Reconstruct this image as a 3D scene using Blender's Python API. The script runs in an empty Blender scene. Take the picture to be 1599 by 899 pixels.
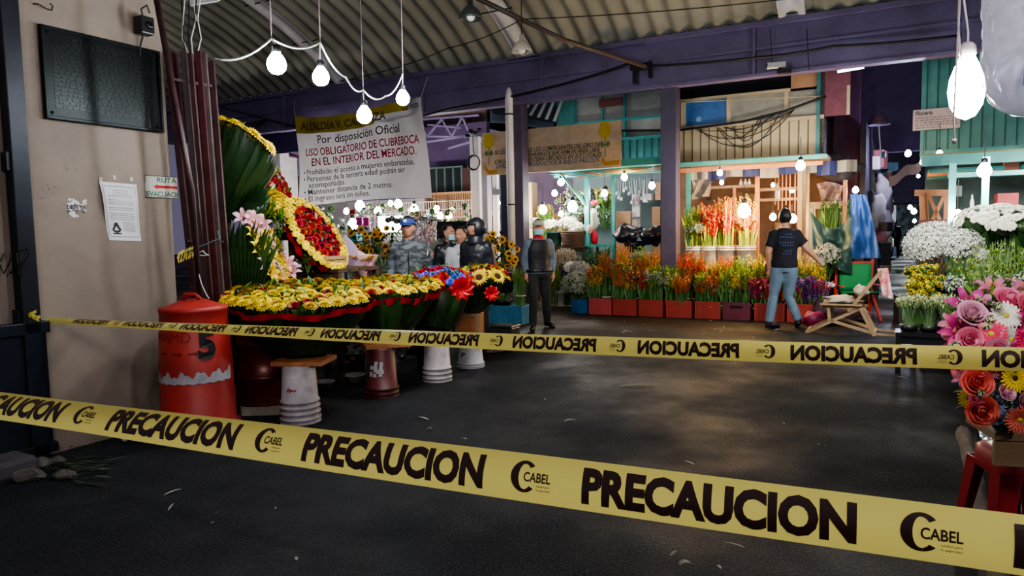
import bpy, bmesh, math, random
from mathutils import Vector, Matrix, noise
R = random.Random(7)
PI = math.pi
col = bpy.context.scene.collection
sc = bpy.context.scene

# ---------------------------------------------------------------- camera
F = 1120.0; CX, CY = 799.5, 449.5; CH = 1.5
PIT = math.atan(88.5 / F); ROL = 0.019
_f = Vector((0, math.cos(PIT), -math.sin(PIT))); _u0 = Vector((0, math.sin(PIT), math.cos(PIT))); _r0 = Vector((1, 0, 0))
_r = _r0 * math.cos(ROL) - _u0 * math.sin(ROL)
_u = _r0 * math.sin(ROL) + _u0 * math.cos(ROL)
cam = bpy.data.objects.new('camera', bpy.data.cameras.new('camera'))
col.objects.link(cam)
cam.matrix_world = Matrix(((_r.x, _u.x, -_f.x, 0), (_r.y, _u.y, -_f.y, 0), (_r.z, _u.z, -_f.z, CH), (0, 0, 0, 1)))
cam.data.sensor_width = 36; cam.data.lens = 36 * F / 1599
cam.data.clip_start = 0.05; cam.data.clip_end = 200
sc.camera = cam

def ray(px, py):
    return (_f * F + _r * (px - CX) - _u * (py - CY)).normalized()
def P(px, py, Y):
    d = ray(px, py); k = Y / d.y
    return Vector((d.x * k, d.y * k, CH + d.z * k))
def G(px, py, z=0.0):
    d = ray(px, py); k = (z - CH) / d.z
    return Vector((d.x * k, d.y * k, z))
# market grid: U runs right, V runs away down the aisle
GA = -math.atan2(.4755, .8797)
U = Vector((math.cos(GA), math.sin(GA), 0)); V = Vector((-math.sin(GA), math.cos(GA), 0))
def W(u, v, z=0.0): return U * u + V * v + Vector((0, 0, z))
def onV(px, py, c):
    d = ray(px, py); k = c / d.dot(V); p = d * k
    return (p.dot(U), CH + p.z)
def onU(px, py, c):
    d = ray(px, py); k = c / d.dot(U); p = d * k
    return (p.dot(V), CH + p.z)
def PV(px, py, c):
    u, z = onV(px, py, c); return W(u, c, z)

# ---------------------------------------------------------------- materials
_m = {}
def mat(name, c, rough=.6, metal=0.0, var=0.0, scale=8.0, c2=None, bump=0.0, spec=.5, emit=None, es=0.0, alpha=None, trans=0.0, translucent=0.0, rnd=0.0, stretch=None, sharp=None, coat=0.0):
    if name in _m: return _m[name]
    m = bpy.data.materials.new(name); m.use_nodes = True; _m[name] = m
    nt = m.node_tree; N = nt.nodes; L = nt.links
    b = N['Principled BSDF']; out = N['Material Output']
    c = (*c, 1)
    b.inputs['Base Color'].default_value = c
    b.inputs['Roughness'].default_value = rough; b.inputs['Metallic'].default_value = metal
    b.inputs['Specular IOR Level'].default_value = spec
    if coat: b.inputs['Coat Weight'].default_value = coat
    m.diffuse_color = c
    src = None
    if var or c2 or bump:
        tc = N.new('ShaderNodeTexCoord'); no = N.new('ShaderNodeTexNoise')
        no.inputs['Scale'].default_value = scale; no.inputs['Detail'].default_value = 6; no.inputs['Roughness'].default_value = .65
        if stretch:
            mp = N.new('ShaderNodeMapping'); mp.inputs['Scale'].default_value = stretch
            L.new(tc.outputs['Object'], mp.inputs[0]); L.new(mp.outputs[0], no.inputs['Vector'])
        else: L.new(tc.outputs['Object'], no.inputs['Vector'])
        if var or c2:
            ramp = N.new('ShaderNodeValToRGB')
            a, d = (.3, .7) if sharp is None else (.5 - sharp, .5 + sharp)
            ramp.color_ramp.elements[0].position = a; ramp.color_ramp.elements[1].position = d
            if c2: ramp.color_ramp.elements[0].color = c; ramp.color_ramp.elements[1].color = (*c2, 1)
            else:
                ramp.color_ramp.elements[0].color = tuple(x * (1 - var) for x in c[:3]) + (1,)
                ramp.color_ramp.elements[1].color = tuple(min(1, x * (1 + var)) for x in c[:3]) + (1,)
            L.new(no.outputs['Fac'], ramp.inputs[0]); src = ramp.outputs[0]
        if bump:
            bp = N.new('ShaderNodeBump'); bp.inputs['Strength'].default_value = bump; bp.inputs['Distance'].default_value = .02
            L.new(no.outputs['Fac'], bp.inputs['Height']); L.new(bp.outputs[0], b.inputs['Normal'])
    if rnd:
        oi = N.new('ShaderNodeObjectInfo'); hs = N.new('ShaderNodeHueSaturation')
        mr = N.new('ShaderNodeMapRange'); mr.inputs[3].default_value = 1 - rnd; mr.inputs[4].default_value = 1 + rnd
        L.new(oi.outputs['Random'], mr.inputs[0]); L.new(mr.outputs[0], hs.inputs['Value'])
        mh = N.new('ShaderNodeMapRange'); mh.inputs[3].default_value = .5 - rnd * .06; mh.inputs[4].default_value = .5 + rnd * .06
        L.new(oi.outputs['Random'], mh.inputs[0]); L.new(mh.outputs[0], hs.inputs['Hue'])
        if src: L.new(src, hs.inputs['Color'])
        else: hs.inputs['Color'].default_value = c
        src = hs.outputs[0]
    if src: L.new(src, b.inputs['Base Color'])
    if emit:
        b.inputs['Emission Color'].default_value = (*emit, 1); b.inputs['Emission Strength'].default_value = es
    if trans: b.inputs['Transmission Weight'].default_value = trans
    if alpha is not None: b.inputs['Alpha'].default_value = alpha
    if translucent:
        tr = N.new('ShaderNodeBsdfTranslucent'); tr.inputs[0].default_value = c
        if src: L.new(src, tr.inputs[0])
        mx = N.new('ShaderNodeMixShader'); mx.inputs[0].default_value = translucent
        L.new(b.outputs[0], mx.inputs[1]); L.new(tr.outputs[0], mx.inputs[2]); L.new(mx.outputs[0], out.inputs[0])
    return m

# ---------------------------------------------------------------- mesh builder
def frame(n):
    n = Vector(n).normalized()
    a = Vector((0, 0, 1)) if abs(n.z) < .95 else Vector((0, 1, 0))
    x = a.cross(n).normalized(); y = n.cross(x)
    return x, y, n
class MB:
    def __init__(s): s.v = []; s.f = []; s.m = []
    def add(s, vs, fs, m=0):
        k = len(s.v); s.v += [Vector(x) for x in vs]; s.f += [tuple(i + k for i in f) for f in fs]; s.m += [m] * len(fs); return s
    def box(s, c, size, rz=0.0, m=0, M=None):
        hx, hy, hz = size[0] / 2, size[1] / 2, size[2] / 2
        if M is None: M = Matrix.Rotation(rz, 3, 'Z')
        vs = [Vector(c) + M @ Vector((x, y, z)) for z in (-hz, hz) for x, y in ((-hx, -hy), (hx, -hy), (hx, hy), (-hx, hy))]
        return s.add(vs, [(0, 3, 2, 1), (4, 5, 6, 7), (0, 1, 5, 4), (1, 2, 6, 5), (2, 3, 7, 6), (3, 0, 4, 7)], m)
    def gbox(s, u0, u1, v0, v1, z0, z1, m=0):   # grid aligned box, world coordinates
        return s.box(W((u0 + u1) / 2, (v0 + v1) / 2, (z0 + z1) / 2), (u1 - u0, v1 - v0, z1 - z0), GA, m)
    def bar(s, a, b, w, d, m=0, up=(0, 0, 1)):  # rectangular bar from a to b
        a = Vector(a); b = Vector(b); n = (b - a); l = n.length; n.normalize()
        x = Vector(up).cross(n)
        if x.length < 1e-3: x = Vector((1, 0, 0)).cross(n)
        x.normalize(); y = n.cross(x)
        M = Matrix((x, y, n)).transposed()
        return s.box((a + b) / 2, (w, d, l), M=M, m=m)
    def tube(s, pts, r, n=8, m=0, cap=True):
        pts = [Vector(p) for p in pts]; k = len(pts)
        rs = r if isinstance(r, (list, tuple)) else [r] * k
        rings = []; px = None
        for i, p in enumerate(pts):
            t = (pts[min(i + 1, k - 1)] - pts[max(i - 1, 0)])
            if t.length < 1e-9: t = Vector((0, 0, 1))
            t.normalize()
            if px is None: x = frame(t)[0]
            else:
                x = px - t * px.dot(t)
                if x.length < 1e-6: x = frame(t)[0]
                x.normalize()
            y = t.cross(x); px = x
            rings.append([p + (x * math.cos(2 * PI * j / n) + y * math.sin(2 * PI * j / n)) * rs[i] for j in range(n)])
        vs = [q for g in rings for q in g]; fs = []
        for i in range(k - 1):
            for j in range(n):
                a = i * n + j; b = i * n + (j + 1) % n
                fs.append((a, b, b + n, a + n))
        if cap: fs.append(tuple(reversed(range(n)))); fs.append(tuple((k - 1) * n + j for j in range(n)))
        return s.add(vs, fs, m)
    def lathe(s, prof, n=24, c=(0, 0, 0), m=0, ax=(0, 0, 1), cap=True):
        x, y, z = frame(ax) if Vector(ax) != Vector((0, 0, 1)) else (Vector((1, 0, 0)), Vector((0, 1, 0)), Vector((0, 0, 1)))
        c = Vector(c); vs = []
        for r, h in prof:
            vs += [c + z * h + (x * math.cos(2 * PI * j / n) + y * math.sin(2 * PI * j / n)) * r for j in range(n)]
        fs = []
        for i in range(len(prof) - 1):
            for j in range(n):
                a = i * n + j; b = i * n + (j + 1) % n
                fs.append((a, b, b + n, a + n))
        if cap:
            fs.append(tuple(reversed(range(n)))); k = (len(prof) - 1) * n; fs.append(tuple(k + j for j in range(n)))
        return s.add(vs, fs, m)
    def sphere(s, c, r, nu=12, nv=8, m=0, sc3=(1, 1, 1), M=None):
        prof = []
        c = Vector(c); vs = []; fs = []
        for i in range(nv + 1):
            t = PI * i / nv
            for j in range(nu):
                p = Vector((math.sin(t) * math.cos(2 * PI * j / nu) * sc3[0], math.sin(t) * math.sin(2 * PI * j / nu) * sc3[1], -math.cos(t) * sc3[2])) * r
                if M is not None: p = M @ p
                vs.append(c + p)
        for i in range(nv):
            for j in range(nu):
                a = i * nu + j; b = i * nu + (j + 1) % nu
                fs.append((a, b, b + nu, a + nu))
        return s.add(vs, fs, m)
    def leaf(s, a, b, w, bend=(0, 0, 0), side=None, m=0, k=4, fold=.15, w0=.3):
        a = Vector(a); b = Vector(b); d = b - a; bend = Vector(bend)
        if side is None: side = frame(d)[0]
        side = Vector(side)
        side = side - d * (side.dot(d) / max(d.dot(d), 1e-9))
        if side.length < 1e-6: side = frame(d)[0]
        side.normalize(); nn = side.cross(d.normalized())
        vs = []; fs = []
        for i in range(k + 1):
            t = i / k; c = a + d * t + bend * (4 * t * (1 - t))
            ww = w * .5 * (w0 + (1 - w0) * math.sin(PI * min(1, t * 1.15 + .05)) ** .7 if t < .999 else .04)
            vs += [c - side * ww, c + nn * ww * fold, c + side * ww]
        for i in range(k):
            q = i * 3; fs += [(q, q + 1, q + 4, q + 3), (q + 1, q + 2, q + 5, q + 4)]
        return s.add(vs, fs, m)
    def surf(s, fn, nu, nv, m=0, u0=0, u1=1, v0=0, v1=1):
        vs = [fn(u0 + (u1 - u0) * i / nu, v0 + (v1 - v0) * j / nv) for j in range(nv + 1) for i in range(nu + 1)]
        fs = [(j * (nu + 1) + i, j * (nu + 1) + i + 1, (j + 1) * (nu + 1) + i + 1, (j + 1) * (nu + 1) + i) for j in range(nv) for i in range(nu)]
        return s.add(vs, fs, m)
    def mesh(s, name, mats, smooth=False, T=None):
        me = bpy.data.meshes.new(name)
        vs = s.v if T is None else [T @ v for v in s.v]
        me.from_pydata([tuple(v) for v in vs], [], s.f)
        for mm in (mats if isinstance(mats, (list, tuple)) else [mats]): me.materials.append(mm)
        me.polygons.foreach_set('material_index', s.m)
        if smooth: me.polygons.foreach_set('use_smooth', [True] * len(me.polygons))
        me.update(); return me

TR = {}
def tag(o, label=None, cat=None, group=None, kind=None):
    if label: o['label'] = label
    if cat: o['category'] = cat
    if group: o['group'] = group
    if kind: o['kind'] = kind
    return o
def empty(name, loc, rz, label, cat, group=None):
    o = bpy.data.objects.new(name, None); col.objects.link(o); o.empty_display_size = .1
    o.location = loc; o.rotation_euler = (0, 0, rz)
    TR[o.name] = Matrix.Translation(Vector(loc)) @ Matrix.Rotation(rz, 4, 'Z')
    return tag(o, label, cat, group)
def obj(name, mb, mats, parent=None, smooth=False, world=True, bevel=0, solid=0):
    """world=True: the builder holds world coordinates; origin goes to the thing's own base"""
    if parent is not None:
        T = TR.get(parent.name)
        me = mb.mesh(name, mats, smooth, T.inverted() if (world and T is not None) else None)
        o = bpy.data.objects.new(name, me); o.parent = parent
        TR[o.name] = T if T is not None else Matrix.Identity(4)
    else:
        if world:
            xs = [v.x for v in mb.v]; ys = [v.y for v in mb.v]; zs = [v.z for v in mb.v]
            c = Vector(((min(xs) + max(xs)) / 2, (min(ys) + max(ys)) / 2, min(zs)))
        else: c = Vector((0, 0, 0))
        me = mb.mesh(name, mats, smooth, Matrix.Translation(-c)); o = bpy.data.objects.new(name, me); o.location = c
        TR[o.name] = Matrix.Translation(c)
    col.objects.link(o)
    if bevel:
        b = o.modifiers.new('bevel', 'BEVEL'); b.width = bevel; b.segments = 2; b.limit_method = 'ANGLE'
    if solid:
        b = o.modifiers.new('solid', 'SOLIDIFY'); b.thickness = solid; b.offset = 0
    return o
def inst(name, me, parent, pos, n=(0, 0, 1), s=1.0, spin=None, world=True):
    """one copy of a shared mesh, its z axis along n"""
    x, y, z = frame(n)
    if spin is None: spin = R.uniform(0, 2 * PI)
    M = Matrix((x, y, z)).transposed().to_4x4() @ Matrix.Rotation(spin, 4, 'Z')
    s3 = s if isinstance(s, (tuple, list)) else (s, s, s)
    M = Matrix.Translation(pos) @ M @ Matrix.Diagonal((*s3, 1))
    if parent is not None and world: M = TR[parent.name].inverted() @ M
    o = bpy.data.objects.new(name, me); col.objects.link(o)
    if parent is not None: o.parent = parent
    o.matrix_local = M
    if parent is None: o.matrix_world = M
    TR[o.name] = (TR[parent.name] @ M) if parent is not None else M
    return o
def copy_tree(o, parent=None):
    c = o.copy(); col.objects.link(c)
    if parent is not None: c.parent = parent
    for ch in list(o.children): copy_tree(ch, c)
    return c
KIDS = {}
def dup(o, loc, rz, label, group=None, s=1.0):
    c = copy_tree(o); c.location = loc; c.rotation_euler = (0, 0, rz); c.scale = (s, s, s)
    c['label'] = label
    if group: c['group'] = group
    return c

def text2d(txt, size=1.0, bold=0.0, xs=1.0, shear=0.0, align='LEFT', res=3):
    cu = bpy.data.curves.new('t', 'FONT'); cu.body = txt; cu.size = size; cu.offset = bold; cu.shear = shear
    cu.resolution_u = res; cu.align_x = align
    o = bpy.data.objects.new('t', cu); col.objects.link(o)
    dg = bpy.context.evaluated_depsgraph_get(); dg.update()
    me = bpy.data.meshes.new_from_object(o.evaluated_get(dg))
    vs = [(v.co.x * xs, v.co.y) for v in me.vertices]; fs = [tuple(p.vertices) for p in me.polygons]
    bpy.data.objects.remove(o); bpy.data.curves.remove(cu); bpy.data.meshes.remove(me)
    return vs, fs
def textfit(mb, txt, fn, x0, x1, y0, y1, bold=0.0, shear=0.0, m=0, flip=False):
    """fit the text's outline into the box x0..x1, y0..y1 of the mapping fn(x, y) -> 3D"""
    vs, fs = text2d(txt, 1.0, bold, 1.0, shear)
    if not vs: return
    ax = min(v[0] for v in vs); bx = max(v[0] for v in vs); ay = min(v[1] for v in vs); by = max(v[1] for v in vs)
    if not any(ch in txt for ch in 'gjpqy,'): pass
    mb.add([fn(x0 + (x1 - x0) * (v[0] - ax) / (bx - ax), y0 + (y1 - y0) * (v[1] - ay) / (by - ay)) for v in vs], fs, m)
def words(vs, fs, gap=.12):
    """split a line's glyph faces into words by the gaps between them"""
    iv = sorted((min(vs[i][0] for i in f), max(vs[i][0] for i in f), k) for k, f in enumerate(fs)); out = []; e = -1e9
    for a, b, k in iv:
        if a > e + gap: out.append([])
        out[-1].append(fs[k]); e = max(e, b)
    return out
def textwords(txt, fn, x0, x1, y0, y1, bold, shear, m, root, name='lettering', low=None):
    vs, fs = text2d(txt, 1.0, bold, shear=shear, res=2)
    ax = min(v[0] for v in vs); bx = max(v[0] for v in vs)
    for g in words(vs, fs):
        mb = MB(); ids = sorted({i for f in g for i in f}); mp = {i: k for k, i in enumerate(ids)}
        mb.add([fn(x0 + (x1 - x0) * (vs[i][0] - ax) / (bx - ax), y0 + (y1 - y0) * vs[i][1] / .73) for i in ids], [tuple(mp[i] for i in f) for f in g]); obj(name, mb, m, root)
# ---------------------------------------------------------------- flowers
def petal(mb, ang, r0, r1, w, z0, z1, m=0, k=3, cup=.25, blunt=.35):
    c, s = math.cos(ang), math.sin(ang); d = Vector((c, s, 0)); t = Vector((-s, c, 0))
    vs = []
    for i in range(k + 1):
        q = i / k; rr = r0 + (r1 - r0) * q
        z = z0 + (z1 - z0) * q + cup * (r1 - r0) * math.sin(PI * q) * .5
        ww = w * .5 * (.4 + .6 * math.sin(PI * min(1, q * .8 + .15))) if i < k else w * .5 * blunt
        p = d * rr + Vector((0, 0, z)); vs += [p - t * ww, p + Vector((0, 0, -.12 * w)), p + t * ww]
    fs = []
    for i in range(k):
        q = i * 3; fs += [(q, q + 1, q + 4, q + 3), (q + 1, q + 2, q + 5, q + 4)]
    mb.add(vs, fs, m)
def dome(mb, r, h, z, m=0, n=10):
    mb.lathe([(r, z), (r * .85, z + h * .6), (r * .45, z + h * .95), (.01 * r, z + h)], n, m=m, cap=False)

M_YEL = mat('yellow petals', (.70, .49, .008), .55, rnd=.25, translucent=.15)
M_YEL2 = mat('bright yellow petals', (.84, .65, .012), .55, rnd=.2, translucent=.15)
M_GOLD = mat('golden petals', (.75, .38, .02), .55, rnd=.25, translucent=.2)
M_RED = mat('red petals', (.50, .012, .02), .5, rnd=.3, translucent=.15)
M_DRED = mat('deep red petals', (.33, .01, .02), .5, rnd=.3, translucent=.1)
M_PINK = mat('pink petals', (.80, .27, .42), .5, rnd=.2, translucent=.25)
M_LPINK = mat('pale pink petals', (.85, .48, .60), .5, rnd=.15, translucent=.25)
M_MAG = mat('magenta petals', (.55, .05, .25), .5, rnd=.25, translucent=.2)
M_HOT = mat('hot pink petals', (.80, .05, .16), .5, rnd=.15, translucent=.2)
M_CORAL = mat('coral petals', (.85, .20, .14), .5, rnd=.15, translucent=.2)
M_WHITE = mat('white petals', (.80, .80, .72), .5, rnd=.1, translucent=.25)
M_CREAM = mat('cream petals', (.80, .77, .50), .5, rnd=.12, translucent=.25)
M_BLUE = mat('blue petals', (.10, .20, .72), .5, rnd=.3, translucent=.15)
M_LBLUE = mat('pale blue petals', (.50, .62, .85), .5, rnd=.15, translucent=.2)
M_DARKC = mat('dark seed centre', (.05, .018, .006), .9, bump=.5, scale=80)
M_YC = mat('yellow green centre', (.50, .42, .05), .8)
M_LEAF = mat('mid green leaves', (.030, .09, .016), .5, var=.4, scale=4, translucent=.15)
M_LEAFD = mat('dark green leaves', (.008, .026, .008), .42, scale=3, c2=(.018, .055, .012), translucent=.1)
M_LEAFL = mat('light green leaves', (.16, .32, .04), .5, var=.35, scale=5, translucent=.25)
M_STEM = mat('green stems', (.07, .18, .04), .55, var=.4, scale=6)
M_STEMY = mat('yellow green stems', (.30, .42, .05), .55, var=.3, scale=6, translucent=.15)
M_STEMP = mat('pale green stems', (.22, .36, .17), .55, var=.3, scale=9)
M_LEAFBR = mat('brown tipped leaves', (.10, .05, .012), .55, var=.4, scale=4)

def f_mum(pm):
    b = MB()
    for n, r, z, zt, o in ((17, 1.0, .05, .12, 0), (14, .8, .10, .34, .2), (10, .55, .14, .50, .1), (7, .3, .18, .52, .3)):
        for i in range(n): petal(b, 2 * PI * i / n + o, .05, r * (1 + .06 * ((i * 7) % 3 - 1)), .30 * r ** .5, z, zt, k=2, blunt=.5)
    return b.mesh('flower_head', [pm])
def f_sun(pm, cm=None, rc=.42, n=18):
    b = MB()
    for r, z, zt, o in ((1.0, 0, .10, 0), (.86, .05, .22, .17)):
        for i in range(n): petal(b, 2 * PI * i / n + o, rc * .7, r * (1 + .07 * ((i * 5) % 3 - 1)), .28, z, zt, k=2, blunt=.12)
    dome(b, rc, .16, .05, 1, 12)
    b.lathe([(.02, -.25), (.12, -.2), (rc, 0)], 8, m=2, cap=False)
    return b.mesh('flower_head', [pm, cm or M_DARKC, M_LEAF])
def f_gerb(pm, cm=None):
    b = MB()
    for n, r, z, zt, o, w in ((22, 1.0, .0, .10, 0, .2), (20, .88, .04, .16, .15, .18), (14, .45, .08, .2, .1, .12)):
        for i in range(n): petal(b, 2 * PI * i / n + o, .12, r * (1 + .05 * ((i * 5) % 3 - 1)), w, z, zt, k=3, blunt=.55, cup=.12)
    dome(b, .2, .12, .1, 1, 12)
    return b.mesh('gerbera', [pm, cm or M_YC])
def f_rose(pm, hi=False, name='rose'):
    b = MB(); rr = random.Random(3)
    rings = ((.07, 3, .84, 0), (.16, 3, .88, 0), (.28, 4, .88, .02), (.40, 4, .84, .10), (.54, 5, .76, .22), (.74, 5, .64, .36), (.92, 6, .45, .5)) if hi else ((.2, 3, .85, .1), (.48, 4, .74, .2), (.8, 5, .5, .4))
    kk = 5 if hi else 3
    for ri, (r, n, top, fl) in enumerate(rings):
        for i in range(n):
            a0 = 2 * PI * i / n + ri * .7; span = 2 * PI / n * 1.35
            cl = .5 if r < .35 else .3 if r < .5 else 0
            def fn(s, t, a0=a0, span=span, r=r, top=top, fl=fl, cl=cl):
                a = a0 + (s - .5) * span
                e = 1 - (2 * s - 1) ** 2 * .25
                z = -.1 + (top + .1) * t * e
                q = r * (.45 + .55 * math.sin(min(1, t * 1.1) * PI / 2)) * (1 - cl * t * t * t) + fl * max(0, t - .65) ** 1.5 * 2 + .05 * (s - .5)
                return Vector((math.cos(a) * q, math.sin(a) * q, z))
            b.surf(fn, kk, kk)
    if hi: b.lathe([(.1, .2), (.12, .7), (.02, .86)], 8, cap=False)
    for i in range(5): petal(b, i * 2 * PI / 5, .1, .75, .25, -.2, -.05, m=1, k=2, blunt=.1)
    return b.mesh(name, [pm, M_LEAF], smooth=True)
def f_lily(pm, name='lily'):
    b = MB()
    for i in range(6):
        a = i * PI / 3; w = .5 if i % 2 else .38
        c, s = math.cos(a), math.sin(a); d = Vector((c, s, 0)); t = Vector((-s, c, 0))
        vs = []; k = 5
        for j in range(k + 1):
            q = j / k; rr = .08 + .95 * q; z = -.35 + .75 * math.sin(q * PI * .62) - .25 * q ** 3
            ww = w * .5 * math.sin(PI * (.12 + .86 * q)) if j < k else .01
            p = d * rr + Vector((0, 0, z)); vs += [p - t * ww + Vector((0, 0, .05)), p, p + t * ww + Vector((0, 0, .05))]
        fs = []
        for j in range(k):
            q = j * 3; fs += [(q, q + 1, q + 4, q + 3), (q + 1, q + 2, q + 5, q + 4)]
        b.add(vs, fs, 0)
    for i in range(5):
        a = i * 2 * PI / 5 + .3
        b.tube([(0, 0, -.3), (math.cos(a) * .12, math.sin(a) * .12, .25), (math.cos(a) * .24, math.sin(a) * .24, .5)], [.012, .012, .045], 4, m=1)
    return b.mesh(name, [pm, M_GOLD], smooth=True)
def f_puff(pm, n=40, name='flower_head', seed=1):
    b = MB(); rr = random.Random(seed)
    for i in range(n):
        z = rr.uniform(-.1, 1); a = rr.uniform(0, 2 * PI); q = math.sqrt(max(0, 1 - z * z)); p = Vector((q * math.cos(a), q * math.sin(a), z * .8))
        x, y, nn = frame(p); s = rr.uniform(.12, .2)
        for k in range(4):
            g = k * PI / 2 + rr.random()
            d = x * math.cos(g) + y * math.sin(g); e = nn.cross(d)
            b.add([p, p + (d + e * .5) * s + nn * .05, p + d * s * 1.5 + nn * .02, p + (d - e * .5) * s + nn * .05], [(0, 1, 2, 3)])
    b.sphere((0, 0, .1), .7, 8, 5, m=1, sc3=(1, 1, .8))
    return b.mesh(name, [pm, M_LEAF])
F_MUM = f_mum(M_YEL); F_MUM2 = f_mum(M_YEL2); F_SUN = f_sun(M_YEL2); F_SUNG = f_sun(M_GOLD); F_ROSE = f_rose(M_RED); F_ROSED = f_rose(M_DRED)
F_ROSEB = f_rose(M_BLUE); F_MUMW = f_mum(M_CREAM); F_GERBR = f_gerb(M_RED)
F_LILYW = f_lily(M_LPINK); F_LILYY = f_lily(M_YEL2)

def filler(mb, c, n, rx, ry, cnt, size=.08, h=.05, m=0, nm=1, rr=R):
    x, y, z = frame(n)
    for i in range(cnt):
        a = rr.uniform(0, 2 * PI); q = math.sqrt(rr.random())
        p = Vector(c) + x * (q * rx * math.cos(a)) + y * (q * ry * math.sin(a)) + z * rr.uniform(-h, h * .3)
        b = rr.uniform(0, 2 * PI); d = x * math.cos(b) + y * math.sin(b) + z * rr.uniform(.1, 1.1)
        L_ = size * rr.uniform(.6, 1.3)
        mb.leaf(p, p + d.normalized() * L_, L_ * .42, bend=z * .01, m=m + rr.randrange(nm), k=2)

def wreath(label, base, c, n, r, spec, group=None, leafm=None, blades=70, ribbon=None, rbase=.1, cat='flower arrangement', name='funeral_wreath',
           dome_h=0.0, rib_arc=None, leaf_over=1.0, ry=None, wide=.13, filler_m=None, fillh=.05):
    """cone of leaves from base up to the rim of a disc of flowers facing n; spec(root, put) places the heads"""
    base = Vector(base); c = Vector(c); n = Vector(n).normalized(); ry = ry or r
    root = empty(name, base, 0, label, cat, group)
    x, y, z = frame(n)
    lm = leafm or [M_LEAFD, M_LEAF]
    b = MB()
    ax = (c - base).normalized(); bx, by, bz = frame(ax)
    def rimp(a, k=1.0): return c + x * (math.cos(a) * r * k) + y * (math.sin(a) * ry * k)
    for lay, (ro, over) in enumerate(((1.0, leaf_over), (.92, leaf_over * 1.05), (.8, .98))):
        for i in range(blades // (1 + lay)):
            a = 2 * PI * (i + .5 * lay) / (blades // (1 + lay)) + R.uniform(-.03, .03)
            tip = rimp(a, ro) + (rimp(a) - base) * (over - 1 + R.uniform(-.04, .04))
            d0 = (rimp(a) - base) - ax * (rimp(a) - base).dot(ax); d0.normalize()
            st = base + d0 * rbase * R.uniform(.7, 1)
            out = d0 * .09 * (tip - st).length
            side = (tip - st).cross(d0)
            b.leaf(st, tip, wide * R.uniform(.7, 1.2), bend=out * R.uniform(.3, 1), side=side, m=R.choice([0, 0, 0, 1]) if len(lm) == 2 else R.randrange(len(lm)), k=5)
    obj('leaf_wrap', b, lm, root, True)
    b = MB(); filler(b, c, n, r * .95, ry * .95, int(150 * (r / .5) ** 1.2), .09, fillh, 0, 2); filler(b, c + n * (.06 + dome_h * .7), n, r * .9, ry * .9, int(75 * (r / .5) ** 1.5), .07, .015, 0, 2)
    # back disc that holds the heads
    b.add([c - n * .05 + x * math.cos(2 * PI * i / 20) * r * .9 + y * math.sin(2 * PI * i / 20) * ry * .9 for i in range(20)], [tuple(range(20))], 0)
    obj('foliage', b, filler_m or [M_LEAF, M_LEAFL], root)
    def put(me, q, a, s, name='flower_head', lift=.03, tilt=.35):
        p = c + x * (math.cos(a) * q * r) + y * (math.sin(a) * q * ry) + n * (lift + dome_h * (1 - q * q))
        out = (x * math.cos(a) + y * math.sin(a)) * (q * (tilt + dome_h * 2))
        nn = n + out + Vector((R.uniform(-.2, .2), R.uniform(-.2, .2), R.uniform(-.1, .1)))
        inst(name, me, root, p, nn, s)
    spec(put)
    if ribbon:
        m_, w_, a0, a1 = ribbon
        b = MB(); k = 40
        def fn(s, t):
            a = a0 + (a1 - a0) * s; p = rimp(a, 1.03)
            out = (rimp(a) - c).normalized()
            return p - n * (.02 + w_ * t) + out * (.02 * math.sin(s * 60 + t * 2) - .02 * t) - n * .015 * math.sin(s * 23)
        b.surf(fn, k, 3)
        obj('ribbon', b, m_, root, True)
    return root

def spike_bunch(label, base, h, r0, r1, n, bloom, stemm=None, frac=.35, group=None, fl=9, size=.035, name='flower_bunch', cat='flowers', lean=(0, 0), tie=True, leaves=.5, bname='blossoms', bend=.12, rz0=0):
    """tied bunch of long stems that carry small blooms or buds along their top part"""
    base = Vector(base); root = empty(name, base, 0, label, cat, group)
    s = MB(); b = MB(); bm = bloom if isinstance(bloom, list) else [bloom]
    lx = Vector((lean[0], lean[1], 0))
    for i in range(n):
        a = R.uniform(0, 2 * PI); q = math.sqrt(R.random()); hh = h * R.uniform(.82, 1.06)
        p0 = base + Vector((math.cos(a) * q * r0, math.sin(a) * q * r0, 0))
        p2 = base + Vector((math.cos(a) * q * r1, math.sin(a) * q * r1, hh)) + lx * hh
        p1 = (p0 + p2) / 2 + Vector((math.cos(a), math.sin(a), 0)) * (q * (r0 - r1) * .18) + lx * (-hh * .1)
        pts = [p0, (p0 + p1) / 2 + (p1 - (p0 + p2) / 2) * .4, p1, (p1 + p2) / 2, p2]
        s.tube(pts, [.006, .006, .005, .004, .002], 3, cap=False)
        if R.random() < leaves:
            t = R.uniform(.15, .6); k = p0.lerp(p2, t); e = p0.lerp(p2, min(1, t + .38)) + Vector((R.uniform(-.06, .06), R.uniform(-.06, .06), 0))
            s.leaf(k, e, .028, m=0, k=3)
        for j in range(fl):
            t = 1 - frac + frac * (j + R.random() * .5) / fl
            k = p1.lerp(p2, max(0, (t - .5) * 2)) if t > .5 else p0.lerp(p1, t * 2)
            g = R.uniform(0, 2 * PI); ss = size * R.uniform(.7, 1.3) * (1.25 - .7 * j / fl)
            d = Vector((math.cos(g), math.sin(g), R.uniform(.6, 1.6))).normalized()
            mi = min(len(bm) - 1, int((1 - j / fl) * len(bm) * .999)) if len(bm) > 1 else 0
            b.leaf(k, k + d * ss * 1.6, ss, m=mi, k=2, fold=.4)
    obj('stems', s, stemm or M_STEM, root)
    obj(bname, b, bm, root)
    if tie:
        t = MB(); t.lathe([(r0 * 1.05 + (r1 - r0) * .25, h * .24), (r0 * 1.05 + (r1 - r0) * .26, h * .26)], 12, c=base + lx * h * .12, cap=False)
        obj('twine', t, mat('pale twine', (.6, .58, .45), .8), root)
    return root

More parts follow.
